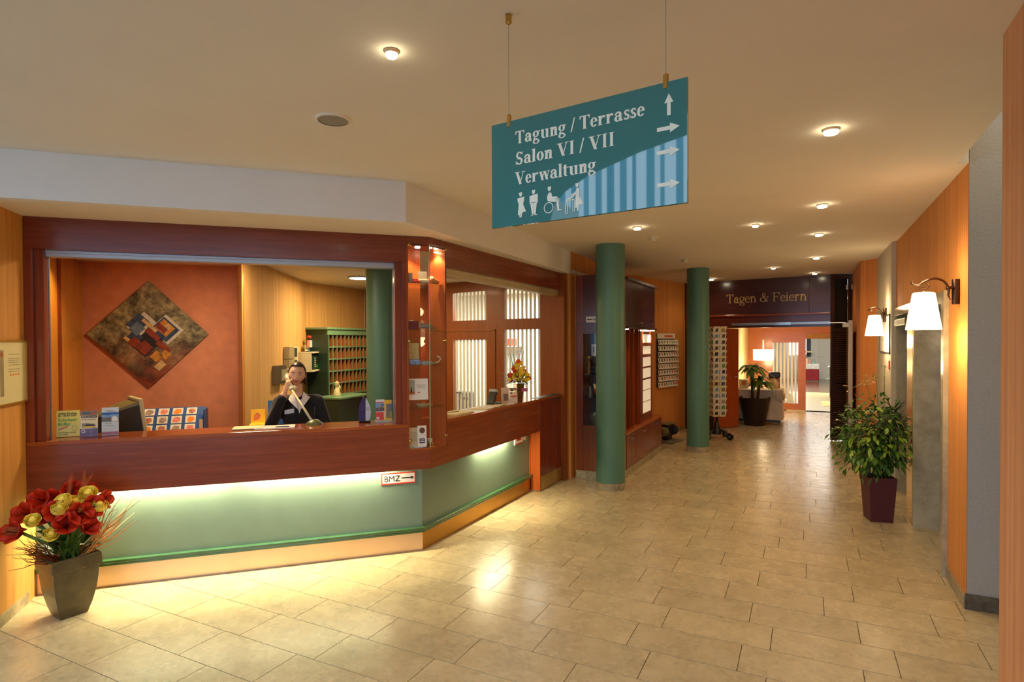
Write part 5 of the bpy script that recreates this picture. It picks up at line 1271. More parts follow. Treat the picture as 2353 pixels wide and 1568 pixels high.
# ------------------------------------------------------------------ right office wall: dispensers and shelf
AU = Vector((-1.314, 2.081, 0)).normalized(); AN = Vector((AU.y, -AU.x, 0)); AO = Vector((-5.013, 4.031, 0))
def AB(u0, u1, n0, n1, z0, z1): return MB().slab(AO, AU, AN, UZ, u0, n0, z0, u1, n1, z1)
def at(u): return tuple(AO + AU * u + AN * .03 + UZ * 1.4)
t = thing('card_dispenser', 'dark grey card box hung on the office wall left of the receptionist head', 'dispenser', at(1.06))
P('body', AB(.90, 1.22, .0, .07, 1.265, 1.48), mat('dark bronze plastic', rgb(84, 72, 54), .4), t, bevel=.004); P('cards', AB(1.02, 1.19, .02, .075, 1.30, 1.43), mat('card edges', rgb(150, 140, 104), .6, var=.4, scale=120.0), t)
t = thing('wall_intercom', 'two beige control boxes stacked on the office wall', 'intercom', at(1.58))
for z0_, z1_ in ((1.545, 1.695), (1.39, 1.54)):
    P('box', AB(1.35, 1.58, .0, .07, z0_, z1_), mat('putty plastic', rgb(160, 142, 104), .45), t, bevel=.003); P('panel', AB(1.58, 1.80, .0, .06, z0_, z1_), beigeP, t, bevel=.003); P('display', AB(1.62, 1.74, .06, .064, z0_ + .02, z1_ - .015), greenDk, t)
t = thing('wall_telephone', 'pale wall telephone bracket behind the receptionist ear', 'telephone', at(1.35)); P('bracket', AB(1.26, 1.34, 0, .05, 1.30, 1.40), beigeP, t, bevel=.004); P('cradle', AB(1.33, 1.50, .0, .07, 1.33, 1.43), mat('pale bracket', rgb(176, 168, 136), .5), t, bevel=.01)
t = thing('wall_shelf', 'white wall shelf unit beside the dark pigeonhole cabinet', 'shelf', at(2.3))
for z in (1.35, 1.60): P('board', AB(2.0, 2.48, 0, .20, z, z + .02), beigeP, t, bevel=.003)
P('side', AB(2.0, 2.02, 0, .18, 1.37, 1.60), beigeP, t)
r_ = thing('radio', 'dark green radio set under the upper board of the wall shelf', 'radio', at(2.32)); P('body', AB(2.10, 2.44, .02, .17, 1.371, 1.58), greenDk, r_, bevel=.004)
for k in range(5): P('button', AB(2.22, 2.27, .17, .175, 1.41 + k * .028, 1.425 + k * .028), beigeP, r_)
P('lamp', AB(2.34, 2.40, .17, .176, 1.39, 1.44), mat('green lamp', rgb(60, 150, 50), .4), r_)
t = thing('leaflet_box', 'clear box of leaflets on top of the wall shelf', 'leaflet box', at(2.3)); P('box', AB(2.12, 2.44, .03, .15, 1.621, 1.80), acry, t)
for k in range(4): P('leaflet', AB(2.14 + (k % 2) * .15, 2.27 + (k % 2) * .15, .06 + .03 * (k // 2), .065 + .03 * (k // 2), 1.63 + .05 * (k // 2), 1.72 + .06 * (k // 2)), [cream, skyI, mat('pink leaflet', rgb(206, 130, 110), .5), paper][k], t)
t = thing('flower_badge', 'small red and yellow ornament on top of the leaflet box', 'ornament', at(2.34)); m = MB(); m.ball(AO + AU * 2.26 + AN * .09 + UZ * 1.825, (.03, .03, .022), 8); P('red_part', m, red, t, smooth=True); m = MB(); m.ball(AO + AU * 2.31 + AN * .09 + UZ * 1.82, (.02, .02, .018), 8); P('yellow_part', m, yellow, t, smooth=True)

# ------------------------------------------------------------------ pigeonhole cabinet
CU_ = Vector((-.117, .993, 0)); CN = Vector((.993, .117, 0)); CO_ = Vector((-5.97, 6.154, 0))
pc = thing('pigeonhole_cabinet', 'tall green key cabinet with rows of pigeonholes behind the receptionist', 'cabinet', tuple(CO_ + CU_ * .6 - CN * .15))
def KB(u0, u1, n0, n1, z0, z1): return MB().slab(CO_, CU_, CN, UZ, u0, n0, z0, u1, n1, z1)
P('side', KB(0, .03, -.34, 0, 0, 1.93), greenDk, pc); P('side', KB(1.27, 1.30, -.34, 0, 0, 1.93), greenDk, pc)
P('back', KB(.03, 1.27, -.24, -.22, 0, 1.93), wood('pigeonhole back', rgb(96, 48, 14), rgb(150, 84, 30), vert=True), pc)
P('top', KB(-.03, 1.33, -.36, .03, 1.93, 1.96), greenLt, pc, bevel=.004); P('cornice', KB(-.0, 1.30, -.34, .012, 1.855, 1.93), greenLt, pc)
zs = [1.855 - .172 * k for k in range(0, 9)]
for z in zs[1:]: P('shelf', KB(.03, 1.27, -.22, .003, z - .010, z + .008), greenLt, pc)
hole = wood('pigeonhole divider', rgb(120, 58, 20), rgb(176, 98, 40), vert=True, rough=.5, coat=0.0)
for k in range(14):
    dv = P('divider', KB(.03 + k * .0945, .03 + k * .0945 + .010, -.22, -.006, .48, 1.855), hole, pc)
    P('edge_strip', KB(.029 + k * .0945, .03 + k * .0945 + .012, -.006, .002, .48, 1.855), greenLt, dv)
rr = random.Random(3)
for j in range(13):
    for z in zs[1:8]:
        if rr.random() < .55: P('key_tag', KB(.03 + j * .0945 + .03, .03 + j * .0945 + .075, -.19, -.06 + rr.random() * .04, z + .009, z + .014), rr.choice([paper, brass, cream]), pc)
P('ledge', KB(-.30, .45, .0, .42, .985, 1.01), greenLt, pc, bevel=.004); P('ledge_body', KB(-.26, .42, .0, .38, 0, .985), greenDk, pc)
fg = thing('figurine', 'small white porcelain figurine on the green ledge behind the receptionist', 'figurine', tuple(CO_ + CU_ * .02 + CN * .2 + UZ * 1.01))
q = CO_ + CU_ * -.06 + CN * .2 + UZ * 1.01
m = MB(); m.lathe([(.05, 0), (.055, .02), (.03, .10), (.022, .13), (.035, .15), (.03, .19), (0, .205)], q, 14); P('body', m, mat('cream porcelain', rgb(222, 210, 160), .3), fg, smooth='auto')
m = MB(); m.ball(q + UZ * .11 + CU_ * .05, (.02, .02, .04), 8); P('wing', m, MATS['cream porcelain'], fg, smooth=True)

# ------------------------------------------------------------------ back room contents seen through the glass
oc = thing('office_chair', 'grey office chair in the back room behind the striped door pane', 'chair', (-5.05, 8.2, 0))
gc = mat('grey chair fabric', rgb(120, 122, 118), .8)
m = MB(); m.slab((-5.22, 8.16, .48), UX, UY, UZ, 0, 0, 0, .44, .06, .47); P('backrest', m, gc, oc, bevel=.05)
m = MB(); m.box(-5.28, 8.2, .45, -4.80, 8.66, .53); P('seat', m, gc, oc, bevel=.03)
m = MB(); m.tube([(-5.04, 8.42, .08), (-5.04, 8.42, .45)], .03, 10); P('column', m, black, oc)
for k in range(5):
    a = 2 * PI * k / 5; m = MB(); m.tube([(-5.04, 8.42, .09), (-5.04 + .3 * math.cos(a), 8.42 + .3 * math.sin(a), .06)], [.025, .016], 8); l = P('leg', m, black, oc)
    m = MB(); m.ball((-5.04 + .3 * math.cos(a), 8.42 + .3 * math.sin(a), .03), .03, 8); P('castor', m, black, l, smooth=True)
bs = thing('binder_shelf', 'white shelf on the back room wall carrying red binders', 'shelf', (-4.7, 9.3, 1.671)); P('board', MB().box(-4.95, 9.22, 1.655, -4.5, 9.45, 1.671), white, bs); P('bracket', MB().box(-4.92, 9.4, 1.55, -4.90, 9.45, 1.655), steel, bs)
b0 = tag(build('binder', MB().box(-4.88, 9.25, 1.672, -4.845, 9.44, 1.80), red), 'leftmost red binder of the row on the back room shelf', 'binder', 'red binders on the back room shelf')
for k, w_ in enumerate(('second', 'third', 'fourth', 'last')): copy_tree(b0, Vector(b0.location) + Vector((.052 * (k + 1), 0, 0)), label=w_ + ' red binder from the left on the back room shelf')
nb = thing('wall_notes', 'white notice sheets pinned on the back room wall below the binders', 'notices', (-4.4, 9.44, 1.3))
for x, z in ((-4.9, 1.25), (-4.66, 1.3), (-4.88, .92), (-4.64, .95)): P('sheet', MB().box(x, 9.44, z, x + .2, 9.447, z + .28), mat('grey sheet', rgb(176, 186, 190), .6), nb)
# ------------------------------------------------------------------ receptionist on the telephone
PO_ = Vector((-4.055, 3.825, 0)); PFx = Vector((.69, .72, 0)).normalized(); PFw = Vector((.72, -.69, 0)).normalized()
def B3(a, b, z): return PO_ + PFx * a + PFw * b + UZ * z
def skin_mesh(nodes, edges, root=None):
    """closed, tapered limb sections between joints; fuse() then grows one continuous surface over them"""
    mb = MB()
    R = lambda n: nodes[n][3] if hasattr(nodes[n][3], '__len__') else (nodes[n][3], nodes[n][3])
    for n in nodes:
        rx, ry = R(n); rz = min(rx, ry)
        mb.ball(B3(*nodes[n][:3]), 1, 16, lambda p: PFx * (p.x * rx) + PFw * (p.y * ry) + UZ * (p.z * rz))
    for a, b in edges:
        A, B_ = B3(*nodes[a][:3]), B3(*nodes[b][:3]); d = (B_ - A).normalized(); (ax, ay), (bx, by) = R(a), R(b)
        u = PFx - d * PFx.dot(d)
        if u.length < .3: u = UZ - d * UZ.dot(d)
        u.normalize(); w = d.cross(u)
        if abs(d.dot(PFx)) > .8: ax, bx = min(ax, ay), min(bx, by)
        k = len(mb.v); n = 16; st = 5
        for i in range(st + 1):
            t = i / st; rx = ax + (bx - ax) * t; ry = ay + (by - ay) * t; c = A.lerp(B_, t)
            for j in range(n): q = 2 * PI * j / n; mb.v.append(c + u * (math.cos(q) * rx) + w * (math.sin(q) * ry))
        for i in range(st):
            for j in range(n): mb.f.append((k + i * n + j, k + i * n + (j + 1) % n, k + (i + 1) * n + (j + 1) % n, k + (i + 1) * n + j))
        mb.f.append(tuple(k + j for j in range(n))[::-1]); mb.f.append(tuple(k + st * n + j for j in range(n)))
    return mb
def fuse(mb, voxel, smooth_it=4):
    me = bpy.data.meshes.new('fuse'); me.from_pydata(mb.v, [], mb.f); me.update()
    ob = bpy.data.objects.new('fuse', me); COL.objects.link(ob)
    r = ob.modifiers.new('r', 'REMESH'); r.mode = 'VOXEL'; r.voxel_size = voxel
    s = ob.modifiers.new('s', 'SMOOTH'); s.iterations = smooth_it; s.factor = .5
    dgp = bpy.context.evaluated_depsgraph_get(); m2 = bpy.data.meshes.new_from_object(ob.evaluated_get(dgp))
    out = MB(); out.add([v.co.copy() for v in m2.vertices], [tuple(p.vertices) for p in m2.polygons])
    bpy.data.objects.remove(ob); bpy.data.meshes.remove(me); bpy.data.meshes.remove(m2)
    return out
HC = (-.012, .02, 1.468)        # middle of the head
body = skin_mesh({
    'pelvis': (.01, 0, .80, (.125, .092)), 'waist': (.01, .0, .95, (.100, .076)), 'chest': (.0, .0, 1.10, (.125, .085)), 'collar': (.0, -.005, 1.225, (.070, .050)), 'neck': (-.004, -.012, 1.30, .037), 'skull': (-.010, -.018, 1.385, .040),
    'shR': (-.150, -.005, 1.20, .040), 'elR': (-.225, .045, 1.035, .038), 'wrR': (-.140, .125, 1.235, .025), 'paR': (-.118, .120, 1.285, .027),
    'shL': (.150, -.005, 1.20, .040), 'elL': (.222, .03, 1.005, .038), 'wrL': (.12, .235, .955, .025), 'paL': (.085, .285, .955, .028),
    'hipR': (-.085, 0, .76, .085), 'knR': (-.09, .01, .43, .055), 'anR': (-.09, -.01, .085, .036), 'toR': (-.095, .12, .035, .030),
    'hipL': (.10, 0, .76, .085), 'knL': (.105, .01, .43, .055), 'anL': (.105, -.01, .085, .036), 'toL': (.11, .12, .035, .030)},
    [('pelvis', 'waist'), ('waist', 'chest'), ('chest', 'collar'), ('collar', 'neck'), ('neck', 'skull'), ('collar', 'shR'), ('shR', 'elR'), ('elR', 'wrR'), ('wrR', 'paR'), ('collar', 'shL'), ('shL', 'elL'), ('elL', 'wrL'), ('wrL', 'paL'),
     ('pelvis', 'hipR'), ('hipR', 'knR'), ('knR', 'anR'), ('anR', 'toR'), ('pelvis', 'hipL'), ('hipL', 'knL'), ('knL', 'anL'), ('anL', 'toL')], 'pelvis')
hx = (PFx * math.cos(.10) + UZ * math.sin(-.10)).normalized(); hf = (PFw * .985 - PFx * .06 - UZ * .10).normalized(); hz_ = hx.cross(hf).normalized()
if hz_.z < 0: hz_ = -hz_
HCv = B3(*HC)
def hp(x, y, z): return HCv + hx * x + hf * y + hz_ * z        # x to picture right, y forward, z up
def headshape(p):
    x, y, z = p.x, p.y, p.z
    w = .070 if z > -.1 else .070 * (1 - .42 * min(1, (-z - .1) / .9) ** 1.5)
    d = .088 if z > 0 else .088 * (1 - .12 * (-z))
    yy = y * d
    if y > 0 and z < .3: yy = y * (d - .004)
    if y < 0 and z < -.2: yy *= (1 - .35 * min(1, (-z - .2) / .7))
    zz = z * .104
    q = Vector((x * w, yy, zz))
    if y > .35:
        q.y -= .007 * math.exp(-((abs(q.x) - .030) / .015) ** 2 - ((q.z - .004) / .012) ** 2)       # eye sockets
        q.y += .016 * math.exp(-(q.x / .0095) ** 2 - ((q.z + .024) / .014) ** 2)                     # nose tip
        q.y += .008 * math.exp(-(q.x / .008) ** 2 - ((q.z + .004) / .018) ** 2)
        q.y += .006 * math.exp(-(q.x / .022) ** 2 - ((q.z + .052) / .010) ** 2)                      # lips
        q.y += .007 * math.exp(-(q.x / .022) ** 2 - ((q.z + .088) / .014) ** 2)                      # chin
        q.y += .003 * math.exp(-((abs(q.x) - .042) / .016) ** 2 - ((q.z + .022) / .018) ** 2)        # cheeks
    return hx * q.x + hf * q.y + hz_ * q.z
body.ball(HCv, 1, 40, headshape)
for sgn in (-1, 1):
    body.ball(hp(sgn * .070, -.008, -.006), 1, 10, lambda p, s=sgn: hx * (p.x * .009) + hf * (p.y * .017) + hz_ * (p.z * .030))
def finger(mb, pts, r0=.0088):
    n = len(pts); mb.tube(pts, [r0 * (1 - .09 * i) for i in range(n)], 8); mb.ball(pts[-1], r0 * (1 - .09 * (n - 1)), 8)
# handset runs from the ear to beside the mouth; fingers wrap round its grip
ear, mou = B3(-.094, .045, 1.455), B3(-.040, .145, 1.352)
hd_ = (mou - ear).normalized(); grip = ear.lerp(mou, .52)
side = hd_.cross((B3(-.05, .0, 1.4) - grip)).normalized(); outw = (grip - B3(-.02, .0, 1.40)).normalized(); outw = (outw - hd_ * outw.dot(hd_)).normalized(); across = hd_.cross(outw).normalized()
palm0 = B3(-.128, .122, 1.262)
body.tube([B3(-.136, .124, 1.245), palm0, grip + outw * .032 - hd_ * .0], [.027, .030, .020], 10, flat=.75)
for k in range(4):
    c_ = grip + hd_ * (-.034 + .021 * k)
    kn = c_ + outw * .026
    ln = (.95, 1.05, 1.0, .82)[k]
    for sg_ in (1,):
        finger(body, [kn - across * .012 * sg_, kn + across * .016 * ln, c_ + outw * .006 + across * .026 * ln, c_ - outw * .012 + across * .020 * ln])
finger(body, [palm0 + UZ * .02 - across * .018, grip + outw * .022 - across * .026 + hd_ * .006, grip - across * .024 - hd_ * .012, grip - outw * .014 - across * .014 - hd_ * .022], .0098)
# resting hand on the lower desk
w_ = B3(.085, .285, .955)
body.ball(w_ - PFx * .008 + PFw * .006, 1, 12, lambda p: PFx * (p.x * .045) + PFw * (p.y * .042) + UZ * (p.z * .018))
body.ball(palm0 + UZ * .018, 1, 12, lambda p: PFx * (p.x * .026) + PFw * (p.y * .030) + UZ * (p.z * .040))
for k in range(4):
    o_ = B3(.105 - .020 * k, .30, .957); l_ = (.058, .066, .062, .048)[k]
    finger(body, [o_, o_ + PFw * l_ * .5 - PFx * .01 + UZ * .004, o_ + PFw * l_ * .85 - PFx * .016 - UZ * .008, o_ + PFw * l_ - PFx * .018 - UZ * .022], .0085)
finger(body, [w_ - PFx * .018, w_ - PFx * .04 + PFw * .022, w_ - PFx * .050 + PFw * .045 - UZ * .01], .0095)
body = fuse(body, .0048, 4)
ps = thing('person', 'woman in a black jacket with dark tied back hair holding a telephone to her ear', 'person', tuple(B3(0, 0, 0)))
skinM = mat('skin', rgb(236, 186, 148), .5, var=.04, scale=14.0)
P('body', body, skinM, ps, smooth=True)
cloth = mat('black jacket cloth', rgb(20, 20, 22), .85, var=.12, scale=60.0, sheen=.2)
jk = skin_mesh({
    'hem': (.01, 0, .80, (.150, .112)), 'waist': (.01, .0, .95, (.122, .095)), 'chest': (.0, .004, 1.10, (.146, .105)), 'collar': (.0, -.014, 1.228, (.092, .062)), 'nape': (-.002, -.024, 1.274, (.064, .046)),
    'shR': (-.158, -.006, 1.216, .064), 'elR': (-.230, .044, 1.035, .053), 'cuR': (-.138, .124, 1.262, .042), 'shL': (.158, -.006, 1.216, .064), 'elL': (.230, .03, 1.005, .052), 'cuL': (.14, .20, .96, .038)},
    [('hem', 'waist'), ('waist', 'chest'), ('chest', 'collar'), ('collar', 'nape'), ('collar', 'shR'), ('shR', 'elR'), ('elR', 'cuR'), ('collar', 'shL'), ('shL', 'elL'), ('elL', 'cuL')], 'hem')
P('jacket', fuse(jk, .009, 10), cloth, ps, smooth=True)
tr = skin_mesh({'p': (.01, 0, .80, (.142, .108)), 'hR': (-.085, 0, .75, .094), 'kR': (-.09, .01, .43, .068), 'aR': (-.09, -.01, .10, .060), 'hL': (.10, 0, .75, .094), 'kL': (.105, .01, .43, .068), 'aL': (.105, -.01, .10, .060)},
               [('p', 'hR'), ('hR', 'kR'), ('kR', 'aR'), ('p', 'hL'), ('hL', 'kL'), ('kL', 'aL')], 'p')
P('trousers', fuse(tr, .012, 6), cloth, ps, smooth=True)
for s_, x in ((-1, -.093), (1, .108)):
    m = MB(); m.ball(B3(x, .055, .035), 1, 12, lambda p: PFx * (p.x * .042) + PFw * (p.y * .115) + UZ * (p.z * .036)); P('shoe', m, black, ps, smooth=True)
# white blouse: a V between the lapels, two collar leaves, and the front of the neck
blouse = mat('white blouse', rgb(232, 228, 222), .7, var=.03)
m = MB()
V_ = lambda a, z, b: B3(a, b, z)
m.add([V_(-.052, 1.262, .060), V_(.052, 1.262, .060), V_(.030, 1.20, .092), V_(.006, 1.125, .122), V_(-.018, 1.20, .094), V_(0, 1.235, .078)], [(0, 5, 4), (5, 1, 2), (4, 5, 2), (4, 2, 3)])
P('blouse', m, blouse, ps)
for sg_ in (-1, 1):
    m = MB()
    P4 = [V_(sg_ * .040, 1.312, .010), V_(sg_ * .075, 1.275, .048), V_(sg_ * .098, 1.262, .034) if sg_ > 0 else V_(sg_ * .085, 1.25, .06), V_(sg_ * .070, 1.228, .086), V_(sg_ * .014 + .006, 1.165, .120), V_(sg_ * .022, 1.24, .084)]
    m.add(P4 + [p_ + PFw * .006 for p_ in P4], [(0, 1, 5), (1, 3, 5), (1, 2, 3), (5, 3, 4), (6, 11, 7), (7, 11, 9), (7, 9, 8), (11, 10, 9)] + [(a, b, b + 6, a + 6) for a, b in ((0, 1), (1, 2), (2, 3), (3, 4), (4, 5), (5, 0))])
    P('collar', m, blouse, ps)
m = MB().slab(B3(-.115, .116, 1.125), (PFx + UZ * .12).normalized(), (PFw - PFx * .2).normalized(), UZ, 0, 0, 0, .078, .004, .036); bd = P('name_badge', m, mat('badge white', rgb(206, 214, 222), .4, var=.02), ps); bd['label'] = 'white name badge'
for z in (.975, 1.03): m = MB(); m.ball(B3(.014, .128 if z > 1 else .122, z), .007, 8); P('button', m, greyP, ps, smooth=True)
hairM = mat('dark brown hair', rgb(34, 22, 16), .45, var=.3, scale=90.0)
def hairshape(p):
    x, y, z = p.x, p.y, p.z
    q = Vector((x * .0765, y * .096 - .004, z * .111 + .003))
    if y > .15:                                   # leave the face free
        lim = .078 - .012 * (abs(x) ** 2)
        if q.z < lim: q.y = min(q.y, .030 - .02 * max(0, (lim - q.z) / .08))
    if z < -.55 and y < 0: q.z = max(q.z, -.075)
    return hx * q.x + hf * q.y + hz_ * q.z
m = MB(); m.ball(HCv, 1, 36, hairshape)
m.ball(hp(.02, -.105, .005), 1, 14, lambda p: hx * (p.x * .036) + hf * (p.y * .032) + hz_ * (p.z * .036))
m.tube([hp(.035, -.115, .0), hp(.06, -.10, -.05), hp(.066, -.075, -.10)], [.024, .020, .006], 10)
P('hair', m, hairM, ps, smooth=True)
for sg_ in (-1, 1):
    m = MB(); m.ball(hp(sg_ * .029, .0715, .005), 1, 12, lambda p: hx * (p.x * .0105) + hf * (p.y * .006) + hz_ * (p.z * .0046)); e_ = P('eye', m, mat('eye white', rgb(226, 220, 210), .2), ps, smooth=True)
    m = MB(); m.ball(hp(sg_ * .029, .0765, .005), 1, 10, lambda p: hx * (p.x * .0048) + hf * (p.y * .0025) + hz_ * (p.z * .0048)); P('iris', m, mat('brown iris', rgb(50, 30, 18), .2), e_, smooth=True)
    m = MB(); m.tube([hp(sg_ * .014, .0835, .022), hp(sg_ * .030, .0815, .027), hp(sg_ * .046, .071, .022)], [.0022, .0026, .0014], 6); P('eyebrow', m, hairM, ps, smooth=True)
m = MB(); m.tube([hp(-.021, .0755, -.050), hp(-.008, .086, -.0485), hp(0, .0865, -.050), hp(.008, .086, -.0485), hp(.021, .0755, -.050)], [.0015, .0040, .0036, .0040, .0015], 8); m.tube([hp(-.018, .0775, -.053), hp(0, .0865, -.0575), hp(.018, .0775, -.053)], [.0015, .0048, .0015], 8)
P('lips', m, mat('lips', rgb(176, 84, 74), .4), ps, smooth=True)
# the handset itself
hs = thing('telephone_handset', 'white telephone handset held to the receptionist ear', 'telephone', tuple(grip))
ivory = mat('ivory plastic', rgb(226, 220, 184), .35, var=.02)
m = MB(); m.tube([ear, ear.lerp(mou, .2) + outw * .012, grip + outw * .016, ear.lerp(mou, .8) + outw * .012, mou], [.017, .014, .0125, .014, .018], 12, flat=.8)
m.tube([ear + outw * .006, ear - outw * .022], [.024, .022], 16); m.tube([mou + outw * .006, mou - outw * .022], [.025, .023], 16)
P('shell', m, ivory, hs, smooth='auto')
# ------------------------------------------------------------------ plants and flowers
leafD = mat('dark leaf', rgb(34, 66, 28), .4, var=.35, scale=30.0)
leafM = mat('mid leaf', rgb(78, 118, 36), .42, var=.35, scale=30.0)
leafL = mat('light leaf', rgb(136, 162, 52), .45, var=.3, scale=30.0)
twigM = mat('russet twig', rgb(122, 54, 22), .6, var=.25, scale=40.0)
twigP = mat('pale twig', rgb(190, 128, 62), .6, var=.2, scale=40.0)
bark = mat('grey bark', rgb(104, 84, 60), .8, var=.3, scale=60.0)
soil = mat('potting soil', rgb(38, 28, 22), .95, var=.3, scale=80.0)
rd_ = random.Random(11)
def rv(s=1.0): return Vector((rd_.uniform(-s, s), rd_.uniform(-s, s), rd_.uniform(-s, s)))
# --- square vase with amaryllis and roses, by the left wall
VC = Vector((-4.262, 2.086, 0)); va = math.radians(83.5)
VU = Vector((math.cos(va), math.sin(va), 0)); VV = Vector((-math.sin(va), math.cos(va), 0))
vase = thing('floor_vase', 'tall dark square tapered stoneware vase on the floor by the left wall', 'vase', tuple(VC))
vm = mat('dark pewter glaze', rgb(84, 74, 50), .35, var=.25, scale=14.0, metal=.2)
def sqring(h, z): return [VC + VU * a * h + VV * b * h + UZ * z for a, b in ((-1, -1), (1, -1), (1, 1), (-1, 1))]
m = MB(); pr_ = [(.074, 0), (.094, .07), (.113, .16), (.122, .25), (.125, .31), (.125, .315), (.139, .315), (.136, .385), (.131, .395), (.120, .395), (.116, .33), (.108, .20), (.07, .02)]
k0 = 0
for h, z in pr_: m.v += sqring(h, z)
for i in range(len(pr_) - 1):
    for j in range(4): m.f.append((i * 4 + j, i * 4 + (j + 1) % 4, i * 4 + 4 + (j + 1) % 4, i * 4 + 4 + j))
m.f.append((3, 2, 1, 0)); m.f.append(tuple(len(pr_) * 4 - 4 + j for j in range(4)))
P('pot', m, vm, vase, bevel=.004)
bq = thing('bouquet', 'large bouquet of red amaryllis, yellow roses and russet twigs in the dark floor vase', 'bouquet', tuple(VC + UZ * .38))
ER, EU = Vector((.438, .899, 0)), Vector((.899, -.438, 0))       # across the view, towards the hall
def VQ(a, b, z): return VC + ER * a + EU * b + UZ * z
amar = mat('red amaryllis petal', rgb(186, 40, 10), .5, spec=.25, var=.3, scale=24.0)
rose = mat('yellow rose petal', rgb(255, 228, 96), .5, spec=.3, var=.06, scale=30.0)
stemM = mat('pale green stem', rgb(112, 138, 54), .5)
def amaryllis(c, d, r):
    d = d.normalized(); a = d.orthogonal().normalized(); b = d.cross(a)
    m = MB()
    for k in range(6):
        t = k * PI / 3 + rd_.uniform(-.15, .15); o = a * math.cos(t) + b * math.sin(t); w = r * (1.0 if k % 2 else .85)
        base = c - d * r * .9; k_ = len(m.v); sd = d.cross(o)
        for i, (u_, v_, ww) in enumerate(((0, .05, .12), (.35, .34, .62), (.72, .74, 1.0), (.98, 1.0, .74), (1.08, 1.18, .08))):
            p_ = base + d * (r * 1.35 * u_) + o * (r * .92 * v_)
            m.v += [p_ - sd * w * ww * .62 + o * .02 * r, p_ - o * .10 * r * ww, p_ + sd * w * ww * .62 + o * .02 * r]
        for i in range(4):
            q = k_ + i * 3; m.f += [(q, q + 1, q + 4, q + 3), (q + 1, q + 2, q + 5, q + 4)]
    f = P('blossom', m, amar, bq, smooth=True)
    md = f.modifiers.new('th', 'SOLIDIFY'); md.thickness = .0015
    m = MB()
    for k in range(5): m.tube([c - d * r * .5, c + d * r * .35 + rv(.12) * r, c + d * r * .62 + rv(.22) * r], [.0016, .0012, .0018], 5)
    P('stamens', m, mat('dark stamen', rgb(60, 12, 12), .5), f)
    m = MB(); m.tube([VQ(rd_.uniform(-.05, .05), rd_.uniform(-.04, .04), .36), (c + VQ(0, 0, .45)) * .5 - UZ * .02, c - d * r * .85], [.011, .010, .009], 8); P('stem', m, stemM, bq, smooth=True)
A_ = [(-.215, .02, .690, -.6), (-.125, .06, .665, -.2), (-.08, -.05, .735, -.3), (.02, -.06, .78, .1), (.055, .14, .665, .25), (.12, .10, .695, .35), (.10, .15, .575, .5), (-.01, .16, .62, -.1), (-.265, .06, .595, -.9), (.185, -.02, .705, .6), (.10, -.09, .755, .3), (-.14, -.02, .755, -.3), (-.06, .12, .70, -.2)]
for a, b, z, tx in A_:
    amaryllis(VQ(a, b, z), ER * (tx + rd_.uniform(-.2, .2)) + EU * rd_.uniform(.5, 1.0) + UZ * rd_.uniform(.05, .55), rd_.uniform(.058, .072))
def rose_(c, r):
    d = (UZ * .8 + EU * rd_.uniform(.2, .8) + ER * rd_.uniform(-.4, .4)).normalized(); m = MB()
    a = d.orthogonal().normalized(); b = d.cross(a)
    m.ball(c, 1, 10, lambda p: (a * p.x + b * p.y) * r * .55 + d * p.z * r * .8)
    for ring_ in range(3):
        for k in range(5):
            t = k * 2 * PI / 5 + ring_ * .7; o = a * math.cos(t) + b * math.sin(t); sd = d.cross(o); k_ = len(m.v); R_ = r * (.62 + .2 * ring_)
            for u_, v_, ww in ((-.9, .35, .3), (-.3, .95, .75), (.35, 1.0, .8), (.75 - .18 * ring_, 1.12, .45)):
                p_ = c + d * r * u_ + o * R_ * v_; m.v += [p_ - sd * r * ww * .8 - o * r * .12, p_, p_ + sd * r * ww * .8 - o * r * .12]
            for i in range(3):
                q = k_ + i * 3; m.f += [(q, q + 1, q + 4, q + 3), (q + 1, q + 2, q + 5, q + 4)]
    f = P('rose', m, rose, bq, smooth=True)
    m = MB(); m.tube([VQ(rd_.uniform(-.05, .05), rd_.uniform(-.03, .05), .36), (c + VQ(0, 0, .42)) * .5, c - d * r * .7], .0045, 6); P('stem', m, stemM, bq, smooth=True)
for a, b, z in ((-.045, .13, .715), (-.025, .10, .755), (-.175, .10, .66), (-.09, .18, .575), (.035, .04, .725), (.105, .02, .765), (.16, .09, .69), (.065, .08, .70)):
    rose_(VQ(a, b, z), rd_.uniform(.040, .050))
for k in range(40):
    a0 = rd_.uniform(0, 2 * PI); p0 = VQ(.08 * math.cos(a0), .08 * math.sin(a0), .38); m = MB()
    m.leaf(p0 + UZ * rd_.uniform(0, .12), ER * math.cos(a0) + EU * math.sin(a0) + UZ * rd_.uniform(.5, 1.8), UZ + rv(.3), rd_.uniform(.10, .19), rd_.uniform(.04, .07), .35); f = P('leaf', m, leafD if k % 3 else leafM, bq, smooth=True)
for k in range(58):
    s_ = -1 if k < 30 else 1; m = MB(); p0 = VQ(s_ * rd_.uniform(.03, .10), rd_.uniform(-.06, .08), .37); ln = rd_.uniform(.20, .29) if s_ < 0 else rd_.uniform(.26, .46); az = rd_.uniform(.25, .95) if s_ < 0 else rd_.uniform(-.6, .6)
    d = (ER * s_ * math.cos(az) + EU * math.sin(az) + UZ * rd_.uniform(.25, 1.1)).normalized(); pts = [p0]
    for i in range(6):
        d = (d + rv(.28) + UZ * .06).normalized(); pts.append(pts[-1] + d * ln / 6)
    m.tube(pts, [.004, .0036, .0032, .0028, .0022, .0016, .001], 5); P('twig', m, twigM if s_ < 0 else twigP, bq, smooth=True)
